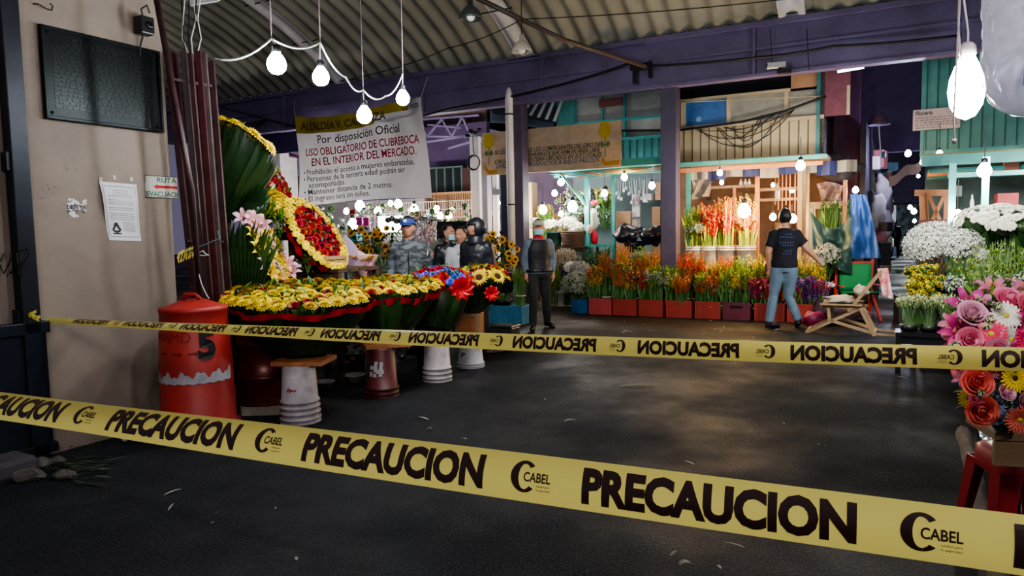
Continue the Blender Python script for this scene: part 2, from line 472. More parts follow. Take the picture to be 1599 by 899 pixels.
def cloud_bunch(label, base, c, r, cnt, pm, stemm=None, group=None, size=.02, name='flower_bunch', cat='flowers', sc3=(1, 1, .7), stems=40, bname='blossoms', flat=0):
    base = Vector(base); c = Vector(c); root = empty(name, base, 0, label, cat, group)
    s = MB(); b = MB()
    for i in range(cnt):
        a = R.uniform(0, 2 * PI); z = R.uniform(-.5, 1); q = math.sqrt(max(0, 1 - z * z)); k = R.uniform(.75, 1.05)
        p = c + Vector((math.cos(a) * q * r * sc3[0] * k, math.sin(a) * q * r * sc3[1] * k, z * r * sc3[2] * k))
        n = (p - c).normalized(); x, y, z_ = frame(n); ss = size * R.uniform(.6, 1.4)
        g = R.uniform(0, 3)
        for h in range(3):
            d = x * math.cos(g + h * 2.1) + y * math.sin(g + h * 2.1) + n * .5; e = n.cross(d)
            b.add([p, p + (d + e * .6) * ss, p + d * ss * 1.5, p + (d - e * .6) * ss], [(0, 1, 2, 3)])
        if i % max(1, cnt // stems) == 0:
            s.tube([base, base.lerp(c, .55) + (p - c) * .3, p], [.004, .003, .0015], 3, cap=False)
    if not flat:
        filler(s, c, (c - base), r * .7, r * .7, 60, .08, r * .4)
    obj('stems', s, stemm or M_STEM, root); obj(bname, b, pm, root)
    return root

def bucket(label, c, r, h, m, group=None, flip=False, ribs=3, name='bucket', rim=None, grime=None):
    """tapered plastic bucket with reinforcing rings near its mouth; flip = standing upside down"""
    root = empty(name, c, R.uniform(0, 6), label, 'bucket', group); c = Vector(c)
    b = MB(); rt, rb = r, r * .84
    hs = [(rb * .97, 0), (rb, .01)]
    zz = h - .04 * ribs * h / .4
    hs.append((rb + (rt - rb) * zz / h, zz))
    for i in range(ribs):
        z0 = zz + (h - zz) * i / ribs; dz = (h - zz) / ribs; q = rb + (rt - rb) * z0 / h
        hs += [(q + .012, z0 + dz * .05), (q + .012, z0 + dz * .35), (q, z0 + dz * .45), (q + .001, z0 + dz * .95)]
    hs += [(rt + .008, h - .006), (rt + .008, h), (rt - .006, h)]
    inner = [(rt - .008, h - .01), (rb - .006, .02), (.001, .02)]
    prof = hs + (inner if not flip else [(rt - .006, h)])
    if flip: prof = [(q, h - z) for q, z in reversed(hs)]
    b.lathe(prof, 24, c=c, cap=not (not flip))
    sh_ = obj('shell', b, m, root, True)
    hb = MB(); zh = h * .82 if not flip else h * .18
    q = rb + (rt - rb) * .82 + .012
    hb.tube([c + Vector((q * math.cos(t), q * math.sin(t) * .35 - q * .6 * 0, zh - abs(math.sin(t)) * h * .28)) + Vector((0, -q * .9 * math.sin(t), 0)) for t in [PI * k / 10 for k in range(11)]], .003, 5)
    obj('handle', hb, mat('bucket wire', (.25, .25, .26), .4, .8), sh_)
    return root

def crate(label, u0, u1, v0, v1, z0, z1, m, group=None, holes=True):
    root = empty('plastic_crate', W((u0 + u1) / 2, (v0 + v1) / 2, z0), GA, label, 'crate', group)
    b = MB(); t = .012
    nx = 6; nz = 3
    def wall(a, c_, fix, axis):
        # lattice wall: rim bars, posts and thin panel set back
        L_ = c_ - a; H = z1 - z0
        def bx(p, q, r_, s_, th):
            if axis == 'u': b.gbox(p, q, fix - th, fix + th, r_, s_)
            else: b.gbox(fix - th, fix + th, p, q, r_, s_)
        bx(a, c_, z0, z1, t * .3)
        bx(a, c_, z1 - .028, z1, t); bx(a, c_, z0, z0 + .02, t)
        bx(a, a + .03, z0 + .02, z1 - .028, t); bx(c_ - .03, c_, z0 + .02, z1 - .028, t)
        for i in range(1, nx): bx(a + L_ * i / nx - .004, a + L_ * i / nx + .004, z0 + .02, z1 - .028, t * .8)
        for i in range(1, nz): bx(a + .03, c_ - .03, z0 + H * i / nz - .003, z0 + H * i / nz + .003, t * .75)
    wall(u0, u1, v0, 'u'); wall(u0, u1, v1, 'u'); wall(v0 + .013, v1 - .013, u0 + .013, 'v'); wall(v0 + .013, v1 - .013, u1 - .013, 'v')
    b.gbox(u0 + .01, u1 - .01, v0 + .01, v1 - .01, z0, z0 + .012)
    cb_ = obj('crate_body', b, m, root)
    if holes:
        h = MB(); um = (u0 + u1) / 2; h.gbox(um - .1, um + .1, v0 - .015, v0 - .0125, z1 - .095, z1 - .055)
        obj('hand_slot', h, mat('dark gap', (.01, .01, .012), .9), cb_)
    return root
# ---------------------------------------------------------------- people
def bake(o, name):
    dg = bpy.context.evaluated_depsgraph_get(); dg.update()
    me = bpy.data.meshes.new_from_object(o.evaluated_get(dg)); me.name = name
    bpy.data.objects.remove(o); return me
def link_mesh(name, me, mats, parent):
    me.materials.clear()
    for m in (mats if isinstance(mats, list) else [mats]): me.materials.append(m)
    me.polygons.foreach_set('use_smooth', [True] * len(me.polygons))
    o = bpy.data.objects.new(name, me); col.objects.link(o); o.parent = parent
    TR[o.name] = TR[parent.name]
    return o
def solid(mb, name, m, parent, vox, sm=2, folds=0.0):
    me = mb.mesh(name, []); o = bpy.data.objects.new('b', me); col.objects.link(o)
    r = o.modifiers.new('r', 'REMESH'); r.mode = 'VOXEL'; r.voxel_size = vox
    k = o.modifiers.new('s', 'SMOOTH'); k.factor = .5; k.iterations = sm
    if folds:
        tx = bpy.data.textures.get('folds') or bpy.data.textures.new('folds', 'CLOUDS'); tx.noise_scale = .11
        d = o.modifiers.new('d', 'DISPLACE'); d.texture = tx; d.strength = folds; d.mid_level = .5
    return link_mesh(name, bake(o, name), m, parent)
def rings(mb, rs, n=18):
    vs = [Vector(c) + Vector((rx * math.cos(2 * PI * j / n), ry * math.sin(2 * PI * j / n), 0)) for c, rx, ry in rs for j in range(n)]; k = len(rs)
    mb.add(vs, [(i * n + j, i * n + (j + 1) % n, (i + 1) * n + (j + 1) % n, (i + 1) * n + j) for i in range(k - 1) for j in range(n)] + [tuple(reversed(range(n))), tuple((k - 1) * n + j for j in range(n))])

def head_mb(c, yaw=0.0, pitch=0.0, s=1.0, k=1.0):
    """head looking along -Y, k > 1 gives a slightly larger shell (hair, caps)"""
    b = MB(); nu, nv = 28, 22; vs = []; fs = []
    for i in range(nv + 1):
        t = PI * i / nv
        for j in range(nu):
            a = 2 * PI * j / nu
            x, y, z = math.sin(t) * math.cos(a), math.sin(t) * math.sin(a), -math.cos(t)
            px, py, pz = x * .077, y * .097, z * .118
            if z < 0:
                f = 1 - .30 * (-z) ** 1.3; px *= f; py *= (1 - .12 * (-z)) if y < 0 else (1 - .45 * (-z))
                if y < 0: py -= .012 * math.exp(-((z + .75) / .2) ** 2) * max(0, -y)
            if y < 0:
                fx = math.exp(-(px / .013) ** 2)
                py -= .022 * fx * math.exp(-((pz + .022) / .014) ** 2) + .010 * fx * math.exp(-((pz + .002) / .018) ** 2)
                for sx in (-1, 1): py += .012 * math.exp(-((px - sx * .031) / .016) ** 2 - ((pz - .010) / .013) ** 2)
                py -= .006 * math.exp(-(px / .024) ** 2 - ((pz + .058) / .008) ** 2)
                py += .004 * math.exp(-(px / .024) ** 2 - ((pz + .048) / .004) ** 2)
                py -= .004 * math.exp(-((pz - .028) / .009) ** 2) * (abs(px) < .055)
            vs.append(Vector((px * k, py * k, pz * k)) * s)
    for i in range(nv):
        for j in range(nu):
            q = i * nu + j; r = i * nu + (j + 1) % nu; fs.append((q, r, r + nu, q + nu))
    M = Matrix.Rotation(yaw, 3, 'Z') @ Matrix.Rotation(pitch, 3, 'X')
    b.add([Vector(c) + M @ v for v in vs], fs)
    if k == 1.0:
        for sx in (-1, 1):
            e = M @ Vector((sx * .078 * s, .008, -.005)); b.sphere(Vector(c) + e, .03 * s, 8, 6, sc3=(.35, .6, 1.05), M=M)
    return b, M

M_SKIN = mat('brown skin', (.50, .26, .165), .5, var=.12, scale=20)
M_BLACKH = mat('black hair', (.012, .010, .010), .5)

def person(label, loc, rz, H, J=None, build=1.0, top=None, trousers=None, shoes=None, head_yaw=0, head_pitch=0, fingers=True, sleeves='long',
           hair=True, extra=None, skin=None, group=None, voxel=.011, jk=1.0, mask_=None, top_name='jacket'):
    root = empty('person', loc, rz, label, 'person', group)
    D = dict(pelvis=(0, 0, .95), waist=(0, 0, 1.07), chest=(0, 0, 1.27), nb=(0, .005, 1.44), neck=(0, -.005, 1.51), head=(0, -.02, 1.625))
    for s, n in ((-1, 'r'), (1, 'l')):
        D['sh' + n] = (s * .160, .005, 1.385); D['el' + n] = (s * .205, .03, 1.12); D['wr' + n] = (s * .215, -.03, .875)
        D['hip' + n] = (s * .09, 0, .89); D['kn' + n] = (s * .105, -.02, .49); D['an' + n] = (s * .11, .03, .085); D['toe' + n] = (s * .125, -.13, .028)
    if J: D.update(J)
    S = H / 1.75; HS = 1.1
    Q = {k: Vector(v) * S for k, v in D.items()}
    B = build * S
    prof = ((.83, .13, .10), (.90, .165, .12), (.97, .165, .118), (1.06, .148, .108), (1.16, .15, .108), (1.27, .166, .118), (1.35, .170, .108), (1.395, .150, .092), (1.43, .110, .078), (1.46, .078, .066), (1.48, .064, .060))
    def torso(mb, z0, z1, g):
        rs = []
        for z, rx, ry in prof:
            if z0 <= z <= z1:
                t = (z - .95) / .5; c = Q['pelvis'].lerp(Q['nb'], t); c.z = z * S; rs.append((c, rx * B + g, ry * B + g))
        rings(mb, rs)
    def arm(mb, s, g, upto=1.0, k=1.0):
        a, e, w = Q['sh' + s], Q['el' + s], Q['wr' + s]
        if upto < .5: p = a.lerp(e, upto * 2); mb.sphere(a, .062 * B + g, 14, 10); mb.tube([a, a.lerp(p, .5), p], [.060 * B + g, .060 * B + g, .058 * B + g * 1.8], 14)
        else: w = e.lerp(w, upto * 2 - 1); mb.sphere(a, .060 * B + g, 14, 10); mb.tube([a, a.lerp(e, .5), e, e.lerp(w, .3), w], [.060 * B + g, .052 * B + g, .044 * B + g, .043 * B + g, .030 * S + g], 14)
    def leg(mb, s, g, ga):
        h, k, a = Q['hip' + s], Q['kn' + s], Q['an' + s]; mb.tube([h + Vector((0, 0, .06 * S)), h, h.lerp(k, .45), k, k.lerp(a, .35), a], [.075 * B + g, .092 * B + g, .078 * B + g, .056 * B + g, .056 * B + g, .036 * S + ga], 14)
    mb = MB(); torso(mb, 0, 2, 0)
    mb.tube([Q['nb'] - Vector((0, 0, .06)), Q['neck'], Q['head'] - Vector((0, -.01, .03))], [.062 * S, .054 * S, .056 * S], 14)
    for s in 'rl':
        arm(mb, s, 0); leg(mb, s, 0, 0); mb.tube([Q['an' + s] + Vector((0, 0, .01)), Q['an' + s].lerp(Q['toe' + s], .5), Q['toe' + s]], [.036 * S, .034 * S, .03 * S], 10)
    hm, HM = head_mb(Q['head'], head_yaw, head_pitch, S * HS); mb.add(hm.v, hm.f)
    for s, sg in (('r', -1), ('l', 1)):
        w = Q['wr' + s]; d = (w - Q['el' + s]).normalized()
        inw = Vector((-sg, 0, 0)); inw = (inw - d * inw.dot(d)).normalized(); fwd = d.cross(inw) * (1 if s == 'l' else -1)
        if fwd.y > 0: fwd = -fwd
        pc = w + d * .075 * S
        mb.tube([w - d * .01, w + d * .03 * S, pc, pc + d * .02 * S], [.026 * S, .034 * S, .038 * S, .03 * S], 8)
        if fingers:
            for k in range(4):
                o_ = fwd * (.027 - .018 * k) * S; L_ = (.072, .08, .075, .058)[k] * S
                a = pc + o_ + d * .015 * S; b_ = a + d * L_ * .5 + inw * L_ * .12; c_ = b_ + d * L_ * .35 + inw * L_ * .4
                mb.tube([a - d * .02, a, b_, c_], [.011 * S, .0105 * S, .0095 * S, .007 * S], 6)
            a = w + d * .03 * S + fwd * .024 * S; mb.tube([a, a + fwd * .025 * S + d * .02 * S, a + fwd * .03 * S + d * .055 * S + inw * .01], [.013 * S, .012 * S, .009 * S], 6)
    solid(mb, 'body', skin or M_SKIN, root, voxel * .8)
    tp = None
    if top:
        mb = MB(); g = .020 * jk * S; torso(mb, .85, 2, g)
        for s in 'rl': arm(mb, s, g * .8, .97 if sleeves == 'long' else .33)
        tp = solid(mb, top_name, top, root, voxel * 1.2, 3, .02)
        cb = MB(); cb.lathe([(.085 * S, -.03), (.076 * S, .01), (.070 * S, .04 * S), (.062 * S, .045 * S)] if sleeves == 'long' else [(.075 * S, -.01), (.068 * S, .015), (.062 * S, .015)], 16, c=Q['nb'] + Vector((0, -.005, .015)), cap=False, ax=(Q['neck'] - Q['nb']))
        obj('collar', cb, top, tp, True, world=False)
    if trousers:
        mb = MB(); torso(mb, .83, 1.0, .008)
        for s in 'rl': leg(mb, s, .012 * S, .026 * S)
        solid(mb, 'trousers', trousers, root, voxel * 1.2, 3, .018)
    if shoes:
        for s in 'rl':
            a = Q['an' + s]; t = Q['toe' + s]; d = (t - a); d.normalize(); b = MB()
            hl = a - Vector((d.x, d.y, 0)).normalized() * .05 * S - Vector((0, 0, .035 * S))
            up = Vector((0, 0, 1))
            b.tube([a + (a - Q['kn' + s]).normalized() * -.06 * S, a, hl.lerp(a, .4) - up * .01], [.052 * S, .05 * S, .045 * S], 12)
            b.tube([hl, a.lerp(t, .35) - up * .012 * S, a.lerp(t, .8), t, t + d * .035 * S], [.036 * S, .05 * S, .047 * S, .042 * S, .018 * S], 12)
            obj('shoe', b, shoes, root, True, world=False)
    # face
    hc = Q['head']
    def hp(x, y, z): return hc + HM @ (Vector((x, y, z)) * S * HS)
    if voxel < .02:
        for sx in (-1, 1):
            b = MB(); b.sphere(hp(sx * .031, -.078, .010), .0115 * S, 8, 6, m=0, sc3=(1.2, 1, .7)); b.sphere(hp(sx * .031, -.0885, .010), .005 * S, 6, 4, m=1)
            obj('eye', b, [mat('eye white', (.6, .58, .55), .3), M_BLACKH], root, True, world=False)
            b = MB(); b.tube([hp(sx * .014, -.094, .028), hp(sx * .032, -.093, .034), hp(sx * .05, -.08, .028)], [.003 * S, .005 * S, .002 * S], 5)
            obj('eyebrow', b, M_BLACKH, root, world=False)
        if not mask_:
            b = MB(); b.tube([hp(-.024, -.090, -.052), hp(-.01, -.102, -.051), hp(.01, -.102, -.051), hp(.024, -.090, -.052)], [.002, .006 * S, .006 * S, .002], 6)
            obj('mouth', b, mat('lips', (.25, .07, .06), .4), root, True, world=False)
    if hair:
        b, _ = head_mb(hc + HM @ Vector((0, .012, .014)) * S, head_yaw, head_pitch, S * HS, 1.06)
        nv = [(HM.inverted() @ (v - hc)) / S / HS for v in b.v]
        keep = [f for f in b.f if all((nv[i].z > .045 + (.05 if nv[i].y < -.03 else 0)) or (nv[i].y > .02 and nv[i].z > -.06) for i in f)]
        b2 = MB(); b2.v = b.v; b2.f = keep; b2.m = [0] * len(keep)
        obj('hair', b2, M_BLACKH if hair is True else hair, root, True, world=False, solid=.008)
    if mask_:
        b = MB()
        def mf(s_, t):
            a = (s_ - .5) * 2.1; x = math.sin(a) * .074; y = -math.cos(a) * .098 - .012 * math.exp(-(a / .5) ** 2); z = -.018 - .08 * t
            return hp(x, y - .004 + .01 * t * t, z)
        b.surf(mf, 12, 6); obj('face_mask', b, mask_, root, True, world=False, solid=.003)
        b = MB()
        for sx in (-1, 1): b.tube([hp(sx * .066, -.05, -.03), hp(sx * .082, 0, -.005)], .002, 4); b.tube([hp(sx * .064, -.05, -.08), hp(sx * .082, 0, -.02)], .002, 4)
        obj('ear_loop', b, mask_, root, world=False)
    if extra: extra(root, Q, S, hp, HM)
    return root
def cap_on(root, S, hp, HM, m, brim=True, badge=None, k=1.0, bm=None):
    b = MB(); pr = []
    b2 = MB()
    rings = []
    for i in range(7):
        t = i / 6 * PI / 2; rings.append((math.cos(t) * .088 * k, math.sin(t) * .075 * k))
    vs = []; n = 20
    for r_, z in rings:
        for j in range(n):
            a = 2 * PI * j / n; vs.append(hp(math.cos(a) * r_, math.sin(a) * r_ * 1.2 + .004, .045 + z))
    fs = [(i * n + j, i * n + (j + 1) % n, (i + 1) * n + (j + 1) % n, (i + 1) * n + j) for i in range(6) for j in range(n)]
    b.add(vs, fs); cp_ = obj('cap', b, m, root, True, world=False, solid=.006)
    if brim:
        b = MB()
        def bf(s_, t):
            a = (s_ - .5) * 2.0; x = math.sin(a) * .08 * k * (1 - .1 * t); y = -math.cos(a) * .10 - t * .075 * math.cos(a * .85)
            return hp(x, y, .05 - .012 * t - .012 * (x / .08) ** 2)
        b.surf(bf, 12, 5); obj('cap_brim', b, bm or m, cp_, True, world=False, solid=.005)
    if badge:
        b = MB(); b.lathe([(.022 * S, 0), (.022 * S, .003), (.001, .004)], 14, c=hp(0, -.107 * k, .082), ax=(HM @ Vector((0, -1, .25)))); obj('badge', b, badge, cp_, world=False)
# ---------------------------------------------------------------- world, render look
w = bpy.data.worlds.new('night'); sc.world = w; w.use_nodes = True
w.node_tree.nodes['Background'].inputs[0].default_value = (.13, .12, .18, 1); w.node_tree.nodes['Background'].inputs[1].default_value = .24
sc.view_settings.view_transform = 'AgX'; sc.view_settings.look = 'AgX - Medium High Contrast'; sc.view_settings.exposure = 1.9
sc.cycles.use_denoising = True; sc.cycles.max_bounces = 6; sc.cycles.diffuse_bounces = 3; sc.cycles.glossy_bounces = 3; sc.cycles.transmission_bounces = 6
sc.cycles.transparent_max_bounces = 8; sc.cycles.sample_clamp_indirect = 3.0; sc.cycles.caustics_reflective = False; sc.cycles.caustics_refractive = False

# ---------------------------------------------------------------- materials of the place
M_PURP = mat('purple painted steel', (.175, .14, .27), .5, var=.3, scale=1.2, bump=.1)
M_PURPD = mat('dark purple paint', (.05, .035, .09), .6, var=.4, scale=1.5)
M_TURQ = mat('turquoise paint', (.045, .27, .26), .5, var=.25, scale=2)
M_TURQD = mat('dull turquoise sheet metal', (.05, .20, .20), .55, var=.35, scale=1.5)
M_BEIGE = mat('beige painted wall', (.36, .285, .22), .75, var=.12, scale=1.6, bump=.15, c2=(.27, .205, .16))
M_CREAMW = mat('cream sheet metal', (.62, .50, .30), .6, var=.2, scale=1.2)
M_WHITEP = mat('white painted concrete', (.74, .71, .74), .6, var=.15, scale=2)
M_DSTEEL = mat('black painted steel', (.012, .017, .028), .42, metal=.3, var=.3, scale=5)
M_RUSTY = mat('maroon painted iron', (.045, .018, .020), .45, metal=.3, var=.5, scale=6)
M_WIRE = mat('black cable', (.008, .008, .010), .5)
M_WIREW = mat('white cable', (.6, .6, .6), .5)
M_WOOD = mat('raw wood', (.30, .17, .08), .7, var=.35, scale=5, stretch=(1, 1, 8))
M_WOODL = mat('light worn wood', (.30, .20, .105), .65, var=.25, scale=6)
M_WOODD = mat('dark old wood', (.06, .035, .02), .8, var=.4, scale=5)
M_WOODO = mat('orange brown wood', (.45, .18, .07), .6, var=.25, scale=5)
M_BLACK = mat('black plastic', (.012, .012, .014), .35)
M_DARK = mat('dark interior', (.012, .010, .016), .9)
M_PAPER = mat('white paper', (.62, .62, .66), .7, var=.05, scale=3)
M_INK = mat('black ink', (.015, .015, .018), .6)

# ground
g = MB(); g.surf(lambda s, t: Vector((-30 + 70 * s, -4 + 74 * t, 0)), 4, 4)
mg = bpy.data.materials.new('wet asphalt'); mg.use_nodes = True
nt = mg.node_tree; N = nt.nodes; L = nt.links; b_ = N['Principled BSDF']
tc = N.new('ShaderNodeTexCoord')
def nz(s, d=6, r=.6, src=None):
    n = N.new('ShaderNodeTexNoise'); n.inputs['Scale'].default_value = s; n.inputs['Detail'].default_value = d; n.inputs['Roughness'].default_value = r
    L.new(src or tc.outputs['Object'], n.inputs['Vector']); return n.outputs['Fac']
def rampn(src, p0, c0, p1, c1):
    r = N.new('ShaderNodeValToRGB'); e = r.color_ramp.elements; e[0].position = p0; e[1].position = p1; e[0].color = (*c0, 1); e[1].color = (*c1, 1); L.new(src, r.inputs[0]); return r.outputs[0]
def mixc(f, a, b, t='MIX'):
    m = N.new('ShaderNodeMix'); m.data_type = 'RGBA'; m.blend_type = t
    if isinstance(f, float): m.inputs[0].default_value = f
    else: L.new(f, m.inputs[0])
    L.new(a, m.inputs[6]); L.new(b, m.inputs[7]); return m.outputs[2]
base = rampn(nz(1.3), .3, (.010, .0115, .014), .72, (.022, .0245, .028))
fine = rampn(nz(70, 3), .38, (.35, .35, .35), .7, (2.3, 2.3, 2.3))
c1 = mixc(1.0, base, fine, 'MULTIPLY')
speck = rampn(nz(28, 4, .7), .66, (0, 0, 0), .74, (.09, .09, .085))
c2 = mixc(1.0, c1, speck, 'ADD')
# brown trodden dirt in front of the flower stall, further up the aisle
sx = N.new('ShaderNodeSeparateXYZ'); L.new(tc.outputs['Object'], sx.inputs[0])
mr = N.new('ShaderNodeMapRange'); mr.inputs[1].default_value = 8.5; mr.inputs[2].default_value = 12.0; L.new(sx.outputs['Y'], mr.inputs[0])
dirt = rampn(nz(3.5), .3, (.020, .014, .010), .7, (.034, .024, .018))
c3 = mixc(mr.outputs[0], c2, dirt)
L.new(c3, b_.inputs['Base Color'])
rr_ = rampn(nz(.55, 4), .40, (.5, .5, .5), .6, (.85, .85, .85)); L.new(rr_, b_.inputs['Roughness'])
bp = N.new('ShaderNodeBump'); bp.inputs['Strength'].default_value = .55; bp.inputs['Distance'].default_value = .012; L.new(nz(45, 6, .7), bp.inputs['Height']); L.new(bp.outputs[0], b_.inputs['Normal'])
b_.inputs['Specular IOR Level'].default_value = .16
fo = obj('floor', g, mg, world=False); fo['kind'] = 'structure'

# left wall runs along V through P0
P0 = Vector((-3.26, 4.94, 0)); UW = P0.dot(U); V0 = P0.dot(V)
b = MB(); b.gbox(UW - .45, UW, V0 - 2.2, V0 + 1.06, 0, 5.2)
wl = obj('wall_left', b, mat('grimy beige wall', (.285, .235, .19), .78, scale=1.3, c2=(.19, .153, .125), bump=.12)); wl['kind'] = 'structure'
def wallp(px, py, off=0.0):
    v, z = onU(px, py, UW + off); return v, z
def wallbox(b, px0, py0, px1, py1, off0, off1, m=0):
    v0, z1 = wallp(px0, py0, off1); v1, z0 = wallp(px1, py1, off1); b.gbox(UW + off0, UW + off1, v0, v1, z0, z1, m); return v0, v1, z0, z1
# grime stains (low relief patches of flaked paint)
b = MB()
for (px, py, s) in ((52, 290, .10), (75, 300, .07), (107, 262, .05), (125, 247, .02), (130, 258, .02), (115, 247, .015), (203, 229, .012)):
    v, z = wallp(px, py)
    for k in range(9):
        dv, dz = R.uniform(-s, s), R.uniform(-s, s) * .6; q = s * R.uniform(.04, .13)
        b.add([W(UW + .0015, v + dv + q * math.cos(a) * R.uniform(.5, 1.2), z + dz + q * math.sin(a) * R.uniform(.4, 1)) for a in [2 * PI * i / 7 for i in range(7)]], [tuple(range(7))])
st = obj('paint_flaking', b, mat('dark flaked paint', (.15, .10, .075), .9)); tag(st, 'dark flaked paint spots on the beige wall beside the plaque', 'stain', kind='stuff')

# dark steel post and lower panel of the gate at far left
b = MB(); b.gbox(UW + .005, UW + .10, V0 - .17, V0 - .055, 0, 4.6)
r_ = empty('gate_post', W(UW + .035, V0 - .11), GA, 'dark blue steel gate post standing against the beige wall at far left', 'post')
obj('post', b, M_DSTEEL, r_, bevel=.008)
b = MB(); vh = V0 - .19
for z in (2.02, .98, 3.0): b = MB(); b.gbox(UW + .01, UW + .08, vh, vh + .06, z - .06, z + .06); obj('hinge', b, M_DSTEEL, r_)
b = MB()
for k in range(3):
    pts = [P(6 + 10 * k, 395, 4.72), P(-2 + 16 * k, 412 + 8 * k, 4.70), P(6 + 10 * k, 427, 4.7), P(22 + 12 * k, 395 + 14 * (k % 2), 4.69), P(44, 388, 4.72)]
    b.tube(pts, .004, 5)
obj('binding_wire', b, M_WIRE, r_)
b = MB(); b.gbox(UW + .02, UW + .08, V0 - 1.6, V0 - .02, .06, .93); b.gbox(UW + .005, UW + .10, V0 - 1.6, V0 - .0, .87, .95); b.gbox(UW + .005, UW + .10, V0 - 1.6, V0 - .0, .04, .11)
for k in range(5): b.gbox(UW + .01, UW + .095, V0 - 1.55 + k * .36, V0 - 1.50 + k * .36, .06, .93)
o = obj('low_gate', b, M_DSTEEL, bevel=.006); tag(o, 'low dark blue steel gate panel at the bottom left', 'gate')

# plaque
r_ = empty('bronze_plaque', W(UW, V0 + .5, 2.3), GA, 'large dark bronze plaque with raised lettering screwed to the beige wall', 'plaque')
v0, z1 = wallp(58, 41); v1, z0 = wallp(252, 209)
z0 = (z0 + wallp(63, 183)[1]) / 2; z1 = (z1 + wallp(250, 80)[1]) / 2
MB_BR = mat('dark bronze', (.007, .011, .012), .38, metal=.65, var=.35, scale=9, bump=.1)
b = MB(); b.gbox(UW + .002, UW + .03, v0, v1, z0, z1); pl_ = obj('plate', b, MB_BR, r_)
b = MB()
for (a, c, d, e) in ((v0, v1, z1 - .022, z1), (v0, v1, z0, z0 + .022), (v0, v0 + .02, z0, z1), (v1 - .02, v1, z0, z1)): b.gbox(UW + .03, UW + .042, a, c, d, e)
obj('raised_border', b, MB_BR, r_, bevel=.004)
b = MB(); rows = 17
for k in range(rows):
    z = z1 - .07 - k * (z1 - z0 - .13) / rows; a = v0 + .07 + (.14 if k in (0, 1) else 0); e = v1 - .07 - (.14 if k in (0, 1) else 0) - (R.uniform(0, .25) if k > 12 else 0)
    while a < e:
        wd = R.uniform(.012, .05); b.gbox(UW + .03, UW + .0335, a, min(e, a + wd), z - .005, z + (.008 if k > 1 else .014)); a += wd + R.uniform(.006, .014)
obj('raised_lettering', b, mat('worn bronze edge', (.022, .028, .028), .35, metal=.7), pl_)
for (a, z) in ((v0 + .045, z1 - .045), (v1 - .05, z1 - .045), (v0 + .045, z0 + .045), (v1 - .05, z0 + .045)):
    b = MB(); b.lathe([(.012, 0), (.011, .006), (.004, .01)], 10, c=W(UW + .03, a, z), ax=U); obj('screw', b, MB_BR, r_, True)

# black box with cable
r_ = empty('sensor_box', W(UW, V0 + .9, 2.9), GA, 'small black plastic box with cable fixed high on the beige wall', 'box')
b = MB(); v0, v1, z0, z1 = wallbox(b, 220, 22, 243, 56, .02, .12); obj('housing', b, M_BLACK, r_, bevel=.012)
b = MB(); b.lathe([(.03, 0), (.028, .012), (.01, .016)], 14, c=W(UW + .12, (v0 + v1) / 2 + .01, (z0 + z1) / 2), ax=U); obj('lens', b, mat('dark lens', (.004, .004, .008), .1), r_, True)
b = MB(); vm = (v0 + v1) / 2
b.tube([W(UW + .05, vm, z0), W(UW + .04, vm - .02, z0 - .08), W(UW + .035, vm - .03, z0 - .16)], .008, 6); obj('cable', b, M_WIRE, r_); b = MB()
b.tube([W(UW + .06, vm, z1), W(UW + .06, vm - .01, z1 + .06), W(UW + .06, vm + .04, z1 + .1), W(UW + .05, vm + .07, z1 + .05)], .007, 6)
obj('cable', b, M_WIRE, r_)
# hook
b = MB(); v, z = wallp(52, 6)
b.tube([W(UW, v, z), W(UW + .04, v + .01, z - .005), W(UW + .06, v + .05, z - .03), W(UW + .06, v + .085, z - .03), W(UW + .06, v + .095, z + .0), W(UW + .06, v + .075, z + .015)], .005, 6)
o = obj('wall_hook', b, M_WIRE); tag(o, 'bent iron hook high on the beige wall above the plaque', 'hook')

# paper notice, wavy
v0, z1 = wallp(154, 283); v1, _ = wallp(212, 283); _, z0 = wallp(176, 375)
def paper(s, t, off=.0):   # s along V 0..1, t down 0..1
    sk = .030 * t + .022 * t * t
    return W(UW + .006 + off + .014 * math.sin(t * 5.5) * (1 - .6 * s) + .01 * (1 - s) * t, v0 + sk + (v1 - v0) * s * (1 - .12 * t), z1 - (z1 - z0) * t - .01 * s)
r_ = empty('paper_notice', W(UW, v0, z0), GA, 'curled white printed notice taped to the beige wall left of the evacuation sign', 'notice')
b = MB(); b.surf(lambda s, t: paper(s, t), 8, 14); sh_ = obj('sheet', b, M_PAPER, r_, True)
b = MB()
for (a, c, d, e) in ((.05, .95, .06, .068), (.05, .95, .93, .938), (.05, .06, .06, .938), (.94, .95, .06, .938)): b.surf(lambda s, t: paper(s, t, .0025), 6, 10, 0, a, c, d, e)
for k in range(16):
    t = .13 + k * .033
    if k in (4, 8, 11): continue
    a = .3 if k < 3 else .14; e = .72 if k < 3 else R.choice([.86, .86, .5])
    while a < e:
        q = R.uniform(.03, .09); b.surf(lambda s, t: paper(s, t, .0025), 1, 1, 0, a, min(e, a + q), t, t + .009); a += q + .02
for k in range(7): b.surf(lambda s, t: paper(s, t, .0025), 1, 1, 0, .5, .86, .68 + k * .025, .686 + k * .025)
obj('print', b, mat('grey ink', (.14, .14, .17), .7), sh_)
b = MB()
for k in range(14):
    a = 2 * PI * k / 14
    c_ = (.29 + .085 * math.cos(a) * (1 + .3 * math.sin(3 * a)), .79 + .06 * math.sin(a))
    b.surf(lambda s, t: paper(s, t, .003), 1, 1, 0, c_[0] - .03, c_[0] + .03, c_[1] - .018, c_[1] + .018)
b.surf(lambda s, t: paper(s, t, .003), 1, 1, 0, .17, .41, .87, .89)
b.surf(lambda s, t: paper(s, t, .003), 1, 2, 0, .24, .34, .69, .75)
obj('printed_figure', b, M_INK, sh_)
